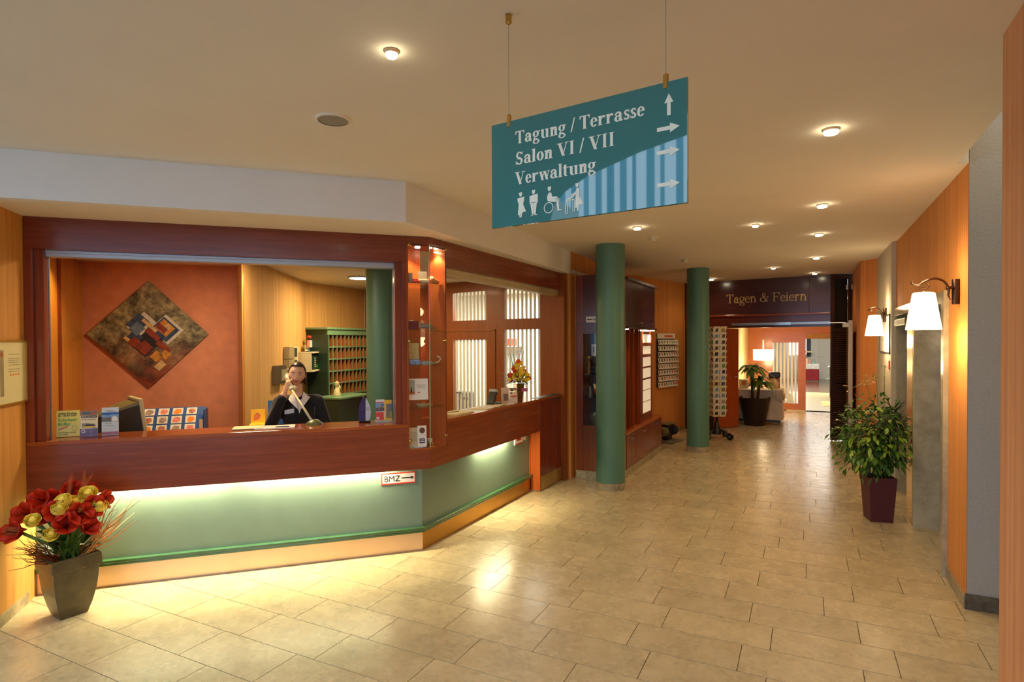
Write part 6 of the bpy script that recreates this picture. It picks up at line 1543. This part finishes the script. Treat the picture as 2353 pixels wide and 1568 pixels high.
for k in range(7):
    m = MB(); d = [ER * -.9 + UZ * .1, ER * -1 + UZ * .25, ER * -.95 - UZ * .12, ER * .12 + UZ, ER * .5 + UZ * .8, ER * .05 + UZ * 1.1, ER * -1.1 + UZ * .05][k]; d = d.normalized()
    p0 = VQ(-.20, .05, .60) if k in (0, 1, 2, 6) else VQ(.0 + .04 * (k - 3), -.02, .74); sd = d.cross(EU).normalized(); L_ = .11 if k in (0, 1, 2, 6) else .17
    for i in range(26):
        t = i / 25; c_ = p0 + d * L_ * t; w_ = .020 * math.sin(PI * (.1 + .9 * t)) ** .7 * (1.15 - t * .5)
        for s_ in (-1, 1): m.add([c_, c_ + d * .006, c_ + d * .030 + sd * s_ * w_ + rv(.003)], [(0, 1, 2)])
    P('plume', m, mat('rust plume', rgb(176, 82, 26), .7, var=.25, scale=40.0), bq)
# --- flower basket on the corridor counter
FB = RP(1.83, .085)
fb = thing('flower_pot', 'conical bark covered flower pot with a pink tag at the end of the counter', 'flower pot', tuple(FB))
m = MB(); m.lathe([(.036, 0), (.040, .004), (.062, .19), (.066, .195), (.058, .195), (.05, .15), (0, .14)], FB, 20); P('pot', m, mat('bark pot', rgb(112, 76, 36), .85, var=.6, scale=60.0, bump=.6), fb, smooth='auto')
P('tag', MB().slab(FB + Vector((.046, -.03, .115)), Vector((.6, .8, 0)), Vector((.8, -.6, 0)), UZ, 0, 0, 0, .075, .012, .038), mat('pink tag', rgb(176, 80, 130), .5), fb, bevel=.005)
fa = thing('flower_arrangement', 'yellow and orange flower arrangement with grasses in the bark pot', 'flowers', tuple(FB + UZ * .19))
ER, EU = Vector((.894, .448, 0)), Vector((.448, -.894, 0))
FQ = lambda a, b, z: FB + ER * a + EU * b + UZ * z
for k in range(48):
    a = rd_.uniform(-.12, .12); z = .24 + rd_.uniform(0, .24) * (1 - abs(a) / .15); c_ = FQ(a, rd_.uniform(-.02, .07), z); m = MB(); d = (EU + ER * rd_.uniform(-.6, .6) + UZ * rd_.uniform(0, .7)).normalized(); o = d.orthogonal().normalized(); b = d.cross(o); r = rd_.uniform(.022, .034)
    for j in range(6):
        t = j * PI / 3 + rd_.random() * .3; e = o * math.cos(t) + b * math.sin(t); m.leaf(c_, e + d * .35, d, r, r * .75, .1, 3)
    m.ball(c_ + d * .003, r * .25, 6)
    P('blossom', m, mat('bright yellow petal', rgb(248, 214, 60), .5, spec=.3, var=.1) if k % 5 not in (0,) else mat('orange petal', rgb(226, 78, 22), .5, var=.15), fa, smooth=True)
for k in range(60):
    a0 = rd_.uniform(0, 2 * PI); m = MB(); hi = k % 3 == 0
    m.leaf(FQ(.03 * math.cos(a0), .03 * math.sin(a0), .19 + rd_.uniform(0, .06)), ER * math.cos(a0) + EU * math.sin(a0) + UZ * (rd_.uniform(.6, 1.6) if hi else rd_.uniform(.0, .45)), UZ, rd_.uniform(.16, .28), .010 if hi else .024, .25); P('leaf', m, leafM if hi else leafD, fa, smooth=True)
for k in range(6):
    m = MB(); pts = [FQ(-.01, .0, .22)]; d = (UZ + ER * (-.35 + .1 * k)).normalized()
    for i in range(6): d = (d + rv(.22) + UZ * .12).normalized(); pts.append(pts[-1] + d * .068)
    m.tube(pts, [.004, .0035, .003, .0026, .002, .0015, .001], 5); P('twig', m, mat('dark twig', rgb(60, 46, 34), .7), fa, smooth=True)
# --- burgundy planter on the right with a weeping fig and a dragon tree
PL = Vector((.632, 6.672, 0)); pa_ = math.radians(13.7); PU_ = Vector((math.cos(pa_), math.sin(pa_), 0)); PV_ = Vector((-math.sin(pa_), math.cos(pa_), 0))
pn = thing('planter', 'tall tapered square burgundy planter before the marble pier', 'planter', tuple(PL))
bur = mat('burgundy lacquer', rgb(82, 30, 40), .5, var=.06)
m = MB(); pr_ = [(.096, 0), (.099, .02), (.123, .42), (.123, .43), (.112, .43), (.109, .37)]
for h, z in pr_: m.v += [PL + PU_ * a * h + PV_ * b * h + UZ * z for a, b in ((-1, -1), (1, -1), (1, 1), (-1, 1))]
for i in range(len(pr_) - 1):
    for j in range(4): m.f.append((i * 4 + j, i * 4 + (j + 1) % 4, i * 4 + 4 + (j + 1) % 4, i * 4 + 4 + j))
m.f.append((3, 2, 1, 0)); P('pot', m, bur, pn, bevel=.004)
P('soil', MB().slab(PL + UZ * .375, PU_, PV_, UZ, -.109, -.109, 0, .109, .109, .012), soil, pn)
fi = thing('weeping_fig', 'bushy weeping fig with small bright green leaves in the burgundy planter', 'plant', tuple(PL + UZ * .387))
m = MB(); trk = []
for k in range(5):
    p = PL + Vector((rd_.uniform(-.06, .04), rd_.uniform(-.05, .05), .387)); pts = [p]; d = Vector((rd_.uniform(-.5, .15), rd_.uniform(-.3, .3), 1)).normalized()
    for i in range(7): d = (d + rv(.2) + UZ * .05).normalized(); pts.append(pts[-1] + d * .085)
    trk.append(pts); mm = MB(); mm.tube(pts, [.009, .008, .007, .006, .005, .004, .003, .002], 6); P('trunk', mm, bark, fi, smooth=True)
CC = PL + Vector((-.045, -.03, .80))
near, far_ = [], MB()
for k in range(1900):
    a0, t0 = rd_.uniform(0, 2 * PI), rd_.uniform(-1, 1); rr_ = rd_.random() ** .45
    q = Vector((math.cos(a0) * math.sqrt(1 - t0 * t0) * .33, math.sin(a0) * math.sqrt(1 - t0 * t0) * .30, t0 * .37)) * rr_
    q *= 1 + .22 * math.sin(5 * a0 + 3 * t0) * rr_
    p = CC + q
    if p.z < .47 and abs(q.x) > .12: continue
    if p.x > .885: continue
    d = (q.normalized() * .8 + Vector((0, 0, -.35)) + rv(.7))
    near.append(((p - Vector((0, 0, H))).length, p, d))
near.sort(key=lambda e: e[0])
for i, (dist, p, d) in enumerate(near):
    if i < 240:
        mm = MB(); mm.leaf(p, d, UZ + rv(.4), rd_.uniform(.050, .080), rd_.uniform(.026, .040), .25, 3); P('leaf', mm, rd_.choice([leafM, leafM, leafL, leafL, leafD]), fi, smooth=True)
    else: far_.leaf(p, d, UZ + rv(.4), rd_.uniform(.045, .07), rd_.uniform(.022, .034), .25, 2)
P('inner_foliage', far_, leafM, fi, kind='stuff')
mm = MB()
for k in range(60):
    p = rd_.choice(trk)[rd_.randint(2, 7)]; q = CC + Vector((rd_.uniform(-.3, .26), rd_.uniform(-.28, .25), rd_.uniform(-.3, .33))); mm.tube([p, p.lerp(q, .5) + rv(.03), q], [.0025, .002, .001], 5)
P('twigs', mm, bark, fi, kind='stuff')
# fine spray rising above the fig
sp = thing('papyrus', 'thin airy grass sprays rising above the fig leaves', 'plant', tuple(PL + Vector((0, .03, .387))))
for (x, y, z) in ((-.03, -.02, 1.42), (.05, .0, 1.50), (-.12, -.04, 1.40)):
    tp = PL + Vector((x, y, z)); mm = MB(); mm.tube([PL + Vector((0, .03, .387)), PL.lerp(tp, .5) + Vector((.02, 0, .3)), tp], [.004, .003, .002], 6); st_ = P('stem', mm, leafM, sp, smooth=True)
    for k in range(11):
        mm = MB(); a0 = k * 2 * PI / 11; mm.leaf(tp - UZ * rd_.uniform(0, .10), Vector((math.cos(a0), math.sin(a0), rd_.uniform(-.1, .6))), UZ, rd_.uniform(.08, .16), .009, .35, 4); P('leaf', mm, leafL, st_, smooth=True)
dt = thing('dragon_tree', 'spiky dragon tree with thin arching leaves beside the fig', 'plant', tuple(PL + Vector((.07, .05, .387))))
hd3 = PL + Vector((.13, .06, 1.03)); mm = MB(); mm.tube([PL + Vector((.07, .05, .387)), PL + Vector((.08, .05, .7)), hd3], [.013, .012, .011], 8); P('trunk', mm, bark, dt, smooth=True)
for k in range(90):
    a0 = k * 2.39996; el = rd_.uniform(-.5, 1.3) if k < 55 else rd_.uniform(-1.3, .0); d = Vector((math.cos(a0), math.sin(a0), el)).normalized(); ln = rd_.uniform(.20, .32)
    if d.x * ln > .10: ln = min(ln, .10 / d.x + .02)
    mm = MB(); mm.leaf(hd3 + UZ * rd_.uniform(-.06, .05), d, UZ, ln, .013, .45 if el < .6 else .12, 5); P('leaf', mm, leafD, dt, smooth=True)
# --- round pot with a cornstalk plant at the corridor end
RC_ = Vector((-.945, 13.06, 0)); rp = thing('round_planter', 'large round dark brown tapered plant pot at the corridor end', 'planter', tuple(RC_))
m = MB(); m.lathe([(.190, 0), (.196, .01), (.305, .55), (.312, .57), (.300, .575), (.288, .52), (0, .50)], RC_, 40); P('pot', m, mat('dark brown planter', rgb(44, 26, 22), .45, var=.12), rp, smooth='auto')
dm = thing('cornstalk_plant', 'cornstalk plant with long arching leaves in the round dark pot', 'plant', tuple(RC_ + UZ * .5))
for x, top, n_, L_ in ((-.06, 1.10, 38, .54), (.09, .84, 36, .50)):
    mm = MB(); hd2 = RC_ + Vector((x * 1.0, .0, top)); mm.tube([RC_ + Vector((x * .6, 0, .5)), RC_ + Vector((x * .8, .01, .5 + (top - .5) / 2)), hd2], [.028, .026, .022], 10); P('trunk', mm, mat('cane bark', rgb(84, 54, 34), .8, var=.3, scale=60.0), dm, smooth=True)
    for k in range(n_):
        a0 = k * 2.39996 + x; el = rd_.uniform(.35, 1.6); mm = MB(); mm.leaf(hd2 + UZ * rd_.uniform(-.05, .10), Vector((math.cos(a0), math.sin(a0), el)), UZ, rd_.uniform(.75, 1.1) * L_ * (.74 if math.cos(a0) < -.4 else 1), rd_.uniform(.065, .095), .80, 7, .25); P('leaf', mm, leafL if k % 3 == 0 else leafM, dm, smooth=True)
# ------------------------------------------------------------------ corridor furnishings
# wall rack of leaflets
o0, o1 = Vector((-2.456, 10.809, 0)), Vector((-2.273, 11.471, 0)); WU = (o1 - o0).normalized(); WN = Vector((WU.y, -WU.x, 0))
lr = thing('leaflet_rack', 'wall mounted rack with eight rows of small leaflets left of the second column', 'leaflet rack', tuple(o0 + WU * .34 + UZ * .9))
P('back', MB().slab(o0, WU, WN, UZ, 0, .004, .90, .69, .014, 1.885), mat('dark rack back', rgb(70, 44, 30), .6), lr)
P('title_board', MB().slab(o0, WU, WN, UZ, 0, .014, 1.79, .69, .024, 1.885), paper, lr)
P('print', flat(o0 + WN * .024, WU, UZ, WN, [R4(.27, 1.815, .60, 1.855)], .001), mat('orange lettering block', rgb(206, 90, 50), .5, var=.3, scale=200.0), lr)
rl = random.Random(5)
prc = [ink, red, mat('brown print', rgb(96, 74, 60), .5), greyI, navy, grInk, mat('tan print', rgb(170, 150, 120), .5)]
for r_i in range(8):
    z = 1.685 - r_i * .113
    w_ = .70 + (.10 if r_i < 7 else .06)
    rw = P('row_tray', MB().slab(o0 + WN * .014, WU, WN, UZ, .0, 0, z - .012, w_, .05, z - .004), mat('white tray', rgb(206, 196, 176), .6), lr)
    for k in range(8):
        x0 = .005 + k * (w_ / 8.05)
        v_ = (UZ - WN * .0 + WN * -.25).normalized(); nn = (WN + UZ * .25).normalized()
        c_ = P('leaflet', MB().slab(o0 + WN * .05 + UZ * (z - .004), WU, nn, v_, x0, -.002, 0, x0 + w_ / 8.05 - .006, .002, .088), paper, lr)
        P('picture', flat(o0 + WN * .05 + UZ * (z - .004) + nn * .002, WU, v_, nn, [R4(x0 + .022, .020, x0 + .062, .070)], .001), rl.choice(prc), c_)
# shoe polishing machine
sm = thing('shoe_polisher', 'black shoe polishing machine with a round brush on the floor by the cupboards', 'shoe polisher', (-2.10, 10.25, 0))
P('base', MB().slab((-2.12, 10.28, 0), WU, WN, UZ, -.22, -.10, 0, .22, .16, .03), mat('grey rubber base', rgb(110, 98, 80), .7), sm, bevel=.008)
m = MB(); m.slab((-2.14, 10.30, 0), WU, WN, UZ, -.10, -.08, .03, .10, .04, .30); P('body', m, black, sm, bevel=.03, seg=3)
m = MB(); m.lathe([(.07, -.16), (.085, -.14), (.085, -.02), (.07, 0)], Vector((-2.14, 10.30, .185)) - WU * .10, 24, -WU * -1); P('brush', m, mat('olive bristle', rgb(110, 100, 62), .9, var=.3, scale=200.0), sm, smooth='auto')
m = MB(); m.lathe([(.07, 0), (.09, .02), (.09, .13), (.07, .15)], Vector((-2.14, 10.30, .185)) + WU * .08, 24, WU); P('brush', m, mat('black bristle', rgb(24, 22, 24), .9), sm, smooth='auto')
P('lid', MB().slab((-2.14, 10.30, .30), WU, WN, UZ, -.16, -.09, 0, .16, .07, .025), mat('olive lid', rgb(120, 108, 70), .5), sm, bevel=.008)
# rotating postcard stand
PB_ = Vector((-1.42, 10.98, 0)); cs = thing('postcard_stand', 'tall rotating stand full of white postcards on a wheeled black foot behind the second column', 'card stand', tuple(PB_))
m = MB(); m.tube([PB_ + UZ * .10, PB_ + UZ * 1.93], .025, 12); P('pole', m, black, cs, smooth=True)
m = MB(); m.lathe([(.085, .08), (.085, .15), (.05, .22), (.03, .30)], PB_, 20); P('hub', m, black, cs, smooth='auto')
for k in range(4):
    a0 = math.radians(-25 + 90 * k); d = Vector((math.cos(a0), math.sin(a0), 0)); mm = MB(); mm.tube([PB_ + UZ * .16, PB_ + d * .14 + UZ * .15, PB_ + d * .26 + UZ * .09], [.028, .026, .02], 8, flat=.8); ft = P('leg', mm, black, cs, smooth=True)
    c_ = PB_ + d * .26 + UZ * .062; ax = Vector((-d.y, d.x, 0)); mm = MB(); mm.lathe([(.045, -.022), (.062, -.018), (.062, .018), (.045, .022)], c_, 20, ax); w_ = P('wheel', mm, black, ft, smooth='auto')
    mm = MB(); mm.lathe([(.016, -.026), (.016, .026)], c_, 12, ax); P('axle_cap', mm, greyP, ft)
fdirs = [math.radians(-58), math.radians(32), math.radians(122), math.radians(212)]
rp_ = random.Random(9)
for fi_, a0 in enumerate(fdirs):
    d = Vector((math.cos(a0), math.sin(a0), 0)); u = Vector((-d.y, d.x, 0))
    for k in range(15):
        z = .40 + k * .105
        for c in range(2):
            if fi_ in (1, 2) and (k + c) % 2: continue
            v_ = (UZ * .93 + d * .36).normalized(); nn = (d * .93 - UZ * .36).normalized(); o_ = PB_ + d * .085 + u * ((c - 1) * .125 + .006) + UZ * z
            pc_ = P('postcard', MB().slab(o_, u, nn, v_, 0, 0, 0, .112, .004, .135), paper if (k + c) % 5 else cream, cs)
            if fi_ in (0, 3): P('picture', flat(o_ + nn * .004, u, v_, nn, [R4(.024 + .02 * rp_.random(), .035, .09, .10)], .0012), rp_.choice(prc[2:] + [skyI, mat('dusk print', rgb(70, 74, 96), .5)]), pc_)
# framed notice on the recessed grey wall
fn = thing('framed_notice', 'white framed wall notice with a thin black frame between the lamps', 'notice', (.884, 8.66, 1.58))
for a in ((8.166, 1.585, 9.16, 1.60), (8.166, 2.04, 9.16, 2.055), (8.166, 1.585, 8.181, 2.055), (9.145, 1.585, 9.16, 2.055)): P('frame', MB().box(.876, a[0], a[1], .888, a[2], a[3]), ink, fn)
P('sheet', MB().box(.882, 8.18, 1.60, .888, 9.146, 2.04), paper, fn)
for y, z in ((8.9, 1.90), (8.9, 1.86), (8.9, 1.74), (8.6, 1.95), (8.6, 1.82), (8.35, 1.9)): P('print', MB().box(.8805, y, z, .8822, y + .05, z + .014), greyI, fn)
th = thing('thermometer', 'small red strip on the grey wall above the plants', 'thermometer', (.884, 8.20, 1.40)); P('scale', MB().box(.879, 8.18, 1.40, .888, 8.25, 1.50), red, th); P('cap', MB().box(.877, 8.175, 1.497, .888, 8.255, 1.503), steel, th)
cb = thing('call_panel', 'pale backlit lift call panel beside the near wall lamp', 'call panel', (.905, 5.40, 1.58)); P('plate', MB().box(1.085, 5.90, 1.58, 1.099, 6.05, 1.69), mat('pale panel', rgb(236, 214, 150), .4, emit=(1, .85, .5), es=.5), cb); P('button', MB().box(1.08, 5.96, 1.61, 1.086, 5.99, 1.64), steel, cb)

# ------------------------------------------------------------------ vitrine contents
def vit(name, label, cat, x, y, z): return thing(name, label, cat, (x, y, z))
tin = mat('white porcelain', rgb(214, 210, 196), .25)
t = vit('teapot', 'small white porcelain pot with dark pattern on the upper vitrine shelf', 'teapot', -2.36, 7.2, 1.326); q = Vector((-2.36, 7.2, 1.327)); m = MB(); m.lathe([(.03, 0), (.05, .03), (.05, .08), (.03, .10), (.012, .115), (0, .12)], q, 20); P('body', m, mat('patterned porcelain', rgb(190, 188, 176), .25, var=.5, scale=60.0), t, smooth='auto'); m = MB(); m.tube([q + Vector((.045, 0, .04)), q + Vector((.08, 0, .06)), q + Vector((.09, 0, .09))], [.01, .008, .006], 8); P('spout', m, tin, t, smooth=True)
t = vit('bottle', 'yellow capped bottle at the left of the upper vitrine shelf', 'bottle', -2.50, 7.2, 1.326); m = MB(); m.lathe([(.024, 0), (.026, .01), (.026, .13), (.01, .17), (.01, .20)], (-2.50, 7.2, 1.327), 16); P('body', m, mat('amber bottle', rgb(120, 80, 30), .2), t, smooth='auto'); m = MB(); m.lathe([(.013, .20), (.013, .225), (0, .227)], (-2.50, 7.2, 1.327), 12); P('cap', m, yellow, t)
t = vit('price_card', 'white card standing at the top of the vitrine', 'card', -2.42, 7.25, 1.556); P('sheet', MB().box(-2.48, 7.24, 1.557, -2.36, 7.246, 1.71), paper, t); P('print', MB().box(-2.46, 7.238, 1.60, -2.44, 7.24, 1.68), greyI, t)
t = vit('candle_lantern', 'amber glass lantern on the upper vitrine shelf behind the column', 'lantern', -2.26, 7.22, 1.326); m = MB(); m.lathe([(.03, 0), (.045, .03), (.045, .10), (.03, .12)], (-2.26, 7.22, 1.327), 16); P('glass', m, mat('amber lantern', rgb(206, 130, 50), .2), t, smooth='auto'); m = MB(); m.lathe([(.034, .12), (.01, .15), (0, .152)], (-2.26, 7.22, 1.327), 16); P('lid', m, brass, t)
t = vit('key_fob', 'red and cream key fob hanging in the dark middle of the vitrine', 'key fob', -2.42, 7.2, 1.08); m = MB(); m.tube([(-2.42, 7.2, 1.31), (-2.425, 7.2, 1.19)], .002, 5); P('cord', m, greyP, t); m = MB(); m.tube([(-2.43, 7.2, 1.20), (-2.415, 7.2, 1.14)], [.016, .018], 10); P('cream_part', m, cream, t, smooth=True); m = MB(); m.tube([(-2.415, 7.2, 1.14), (-2.405, 7.2, 1.07)], [.018, .014], 10); P('red_part', m, red, t, smooth=True)
t = vit('cup', 'cream cup at the bottom of the vitrine', 'cup', -2.33, 7.18, .682); m = MB(); m.lathe([(.03, 0), (.042, .05), (.042, .09), (.038, .09), (.03, .02), (0, .015)], (-2.33, 7.18, .76), 18); P('body', m, mat('cream cup glaze', rgb(232, 206, 160), .3), t, smooth='auto'); m = MB(); m.lathe([(.07, .682), (.07, .755), (0, .76)], (-2.36, 7.18, 0), 20); P('stand', m, mat('pewter stand', rgb(140, 140, 124), .3, metal=.5), t, smooth='auto')
t = vit('pewter_jug', 'grey pewter jug on the left of the middle vitrine shelf', 'jug', -2.49, 7.2, 1.026); m = MB(); m.lathe([(.03, 0), (.036, .05), (.022, .11), (.028, .14)], (-2.49, 7.22, 1.027), 16); P('body', m, mat('pewter', rgb(120, 116, 96), .3, metal=.6), t, smooth='auto'); m = MB(); m.tube([(-2.46, 7.22, 1.06), (-2.44, 7.22, 1.09), (-2.462, 7.22, 1.14)], .005, 6); P('handle', m, MATS['pewter'], t, smooth=True)

# ------------------------------------------------------------------ foyer beyond the portal
tb = thing('serving_table', 'wheeled serving table under a white cloth beyond the portal', 'table', (-.90, 13.6, 0))
P('top', MB().box(-1.37, 13.24, .68, -.44, 14.05, .705), white, tb)
for x in (-1.30, -.52):
    for y in (13.33, 13.97): m = MB(); m.tube([(x, y, .06), (x, y, .68)], .018, 8); P('leg', m, steel, tb); m = MB(); m.lathe([(.03, -.012), (.03, .012)], (x, y, .031), 14, (1, 0, 0)); P('castor', m, greyP, tb)
P('lower_frame', MB().box(-1.34, 13.28, .045, -.47, 14.0, .085), black, tb)
clothW = mat('ivory table linen', rgb(230, 216, 196), .8, var=.03)
tc = thing('tablecloth', 'ivory cloth hanging to the floor over the serving table', 'tablecloth', (-.90, 13.6, .09))
m = MB(); n_ = 28; per = []
for i in range(n_ + 1): per.append((-1.375 + .94 * i / n_, 13.235))
for i in range(1, 21): per.append((-.435, 13.235 + .82 * i / 20))
for i in range(1, n_ + 1): per.append((-.435 - .94 * i / n_, 14.055))
for i in range(1, 20): per.append((-1.375, 14.055 - .82 * i / 20))
cxm, cym = -.905, 13.645; N_ = len(per)
for lvl, (z, off) in enumerate(((.712, 0), (.70, .006), (.40, .010), (.10, .016))):
    for i, (x, y) in enumerate(per):
        w_ = math.sin(i * 1.3) * .012 * lvl / 3; dx, dy = x - cxm, y - cym; L_ = math.hypot(dx, dy); m.v.append(Vector((x + dx / L_ * (off + w_), y + dy / L_ * (off + w_), z)))
for lvl in range(3):
    for i in range(N_): m.f.append((lvl * N_ + i, (lvl + 1) * N_ + i, (lvl + 1) * N_ + (i + 1) % N_, lvl * N_ + (i + 1) % N_))
m.f.append(tuple(range(N_))); P('drape', m, clothW, tc, smooth='auto')
m = MB()
for i in range(13):
    a0 = i / 12; x = -.62 + .20 * a0
    for z, y in ((.722, 13.22 + .5 * a0 * 0), (.60 - .14 * math.sin(PI * a0 * .5), 13.195 - .012 * math.sin(i * 1.4))): m.v.append(Vector((x, y, z)))
for i in range(12): m.f.append((2 * i, 2 * i + 1, 2 * i + 3, 2 * i + 2))
k_ = len(m.v)
for i in range(13):
    y = 13.20 + .85 * i / 12
    for z, x in ((.722, -.425), (.55 - .05 * math.sin(i * .9), -.405 + .02 * math.sin(i * 1.5))): m.v.append(Vector((x, y, z)))
for i in range(12): m.f.append((k_ + 2 * i, k_ + 2 * i + 1, k_ + 2 * i + 3, k_ + 2 * i + 2))
o_ = P('top_fold', m, clothW, tc, smooth=True); md = o_.modifiers.new('th', 'SOLIDIFY'); md.thickness = .006
jg = thing('thermos_jug', 'cream round thermos jug on the ivory tablecloth', 'jug', (-.62, 13.7, .713)); m = MB(); m.lathe([(.085, 0), (.10, .03), (.098, .12), (.07, .17), (.045, .19), (.04, .21), (0, .215)], (-.62, 13.7, .713), 24); P('body', m, mat('cream enamel', rgb(236, 204, 150), .3), jg, smooth='auto'); m = MB(); m.tube([(-.54, 13.7, .76), (-.49, 13.7, .80), (-.55, 13.7, .90)], .01, 8); P('handle', m, MATS['cream enamel'], jg, smooth=True)
bx = thing('coffee_machine', 'dark coffee machine with a beige base behind the cream jug', 'coffee machine', (-.62, 13.95, .713)); P('base', MB().box(-.72, 13.86, .713, -.50, 14.03, .93), mat('beige machine base', rgb(176, 130, 70), .4), bx, bevel=.01); P('head', MB().box(-.73, 13.84, .93, -.49, 14.03, 1.06), mat('dark machine head', rgb(66, 44, 34), .3), bx, bevel=.03, seg=3)
nk = thing('napkin_box', 'orange and white box on the ivory tablecloth left of the plant', 'box', (-1.2, 13.7, .713)); P('body', MB().box(-1.30, 13.6, .713, -1.12, 13.75, .90), paper, nk, bevel=.004); P('panel', MB().box(-1.24, 13.596, .77, -1.15, 13.60, .87), orangeI, nk)
rd2 = thing('flower_bowl', 'small red flowers on the table behind the plant leaves', 'flowers', (-.86, 13.8, .713)); m = MB(); m.lathe([(.03, 0), (.06, .05), (.055, .05)], (-.86, 13.8, .713), 14); P('bowl', m, tin, rd2, smooth='auto')
for k in range(7): m = MB(); m.ball((-.86 + rl.uniform(-.06, .06), 13.8 + rl.uniform(-.05, .05), .80 + rl.uniform(0, .08)), .028, 8); P('blossom', m, red, rd2, smooth=True)
pd = thing('pendant_lamp', 'glowing white drum shade pendant hung over the serving table', 'lamp', (-.885, 14.8, 1.29))
m = MB(); m.lathe([(.215, 0), (.222, .245), (.218, .245), (.211, 0)], (-.885, 14.8, 1.285), 40, caps=False); P('shade', m, glow('pendant shade', (1.0, .88, .62), 2.6), pd, smooth='auto')
m = MB(); m.lathe([(.21, .01), (0, .012)], (-.885, 14.8, 1.285), 40); P('diffuser', m, MATS['pendant shade'], pd)
m = MB(); m.tube([(-.885, 14.8, 1.50), (-.885, 14.8, 1.76)], .012, 8); P('rod', m, cream, pd); m = MB(); m.tube([(-.885, 14.8, 1.76), (-.885, 14.8, 2.62)], .003, 6); P('cable', m, brass, pd)
lamp('POINT', 'pendant_bulb', (-.885, 14.8, 1.18), P_FOYER, WARM2, .12); lamp('POINT', 'pendant_up', (-.885, 14.8, 1.65), P_FOYER * .25, WARM, .08)
lamp('SPOT', 'foyer_wall_spot', (-1.15, 14.6, 2.5), P_FOYER * .5, WARM2, .05, direction=(-.3, .6, -1), spot=80)
# stairs behind the striped pane
sta = thing('staircase', 'white staircase behind the striped glass pane of the foyer', 'staircase', (-1.1, 18.0, 0))
for k in range(9): P('step', MB().box(-1.75 + .16 * k, 17.6, 0 if k > 8 else 1.62 - .19 * k - .04, -1.57 + .16 * k, 18.6, 1.62 - .19 * k), white, sta)
m = MB(); m.hexa([(-1.75, 17.58, 1.45), (-.30, 17.58, -.02), (-.30, 17.61, -.02), (-1.75, 17.61, 1.45)], [(-1.75, 17.58, 1.75), (-.30, 17.58, .22), (-.30, 17.61, .22), (-1.75, 17.61, 1.75)]); P('stringer', m, mat('ivory stringer', rgb(226, 220, 190), .5), sta)
P('landing', MB().box(-2.6, 17.6, 1.58, -1.7, 18.6, 1.62), white, sta)
# breakfast table far away
ft = thing('buffet_table', 'far breakfast table with a white cloth and a red pleated skirt', 'table', (.22, 28.2, 0))
P('top', MB().box(-.25, 27.8, .70, .49, 28.55, .74), white, ft)
m = MB()
for i in range(31):
    x = -.24 + .72 * i / 30; y = 27.82 + .018 * math.sin(i * 1.9); m.v += [Vector((x, y, .04)), Vector((x, y, .56))]
for i in range(30): m.f.append((2 * i, 2 * i + 2, 2 * i + 3, 2 * i + 1))
k_ = len(m.v)
for i in range(25): y = 27.82 + .70 * i / 24; x = .48 + .018 * math.sin(i * 1.9); m.v += [Vector((x, y, .04)), Vector((x, y, .56))]
for i in range(24): m.f.append((k_ + 2 * i, k_ + 2 * i + 2, k_ + 2 * i + 3, k_ + 2 * i + 1))
P('skirt', m, mat('red skirt', rgb(150, 30, 40), .7), ft, smooth=True)
P('cloth', MB().box(-.26, 27.79, .52, .50, 28.56, .745), mat('white linen', rgb(232, 230, 222), .8), ft, bevel=.02)
for k, (x, c_, h) in enumerate(((.02, cream, .22), (.15, mat('pink jar', rgb(220, 150, 140), .4), .16), (.30, mat('teal jar', rgb(130, 190, 180), .4), .14))):
    jar = thing('jar', ['tall cream jar at the left of the far breakfast table', 'pinkish jar in the middle of the far breakfast table', 'teal jar at the right of the far breakfast table'][k], 'jar', (x, 28.0, .747)); m = MB(); m.lathe([(.06, 0), (.065, h * .8), (.04, h), (0, h + .005)], (x, 28.0, .747), 14); P('body', m, c_, jar, smooth='auto'); m = MB(); m.lathe([(.045, h), (.045, h + .03), (0, h + .032)], (x, 28.0, .747), 14); P('lid', m, brass, jar)
hs_ = thing('wall_board', 'pale wall shelf above the far breakfast table', 'shelf', (.05, 29.4, 1.38)); P('board', MB().box(-.25, 29.0, 1.20, .28, 29.5, 1.26), cream, hs_); P('bracket', MB().box(-.2, 29.4, 1.0, -.17, 29.5, 1.2), steel, hs_)
ps2 = thing('plant_stand', 'dark narrow stand with small plants at the right of the bright opening', 'plant stand', (.72, 20.5, 0)); P('frame', MB().box(.66, 20.4, 0, .90, 20.7, .92), mat('dark olive stand', rgb(60, 58, 40), .6, var=.4, scale=20.0), ps2)
for k in range(14): m = MB(); m.leaf((.70, 20.5, .5 + .04 * k), (rl.uniform(-1, .3), rl.uniform(-1, .2), rl.uniform(0, 1)), (0, 0, 1), .16, .05, .4); P('leaf', m, leafM, ps2, smooth=True)
mt_ = thing('floor_patch', 'pale yellow patch on the floor of the bright opening', 'mat', (.75, 18.2, 0)); P('patch_top', MB().box(.42, 17.5, .001, 1.2, 18.8, .012), mat('pale yellow patch', rgb(236, 214, 120), .7), mt_); P('patch_edge', MB().box(.40, 17.48, .0005, 1.22, 18.82, .006), cream, mt_)  # thin pale yellow slab lying flat on the floor
bpy.context.view_layer.update()
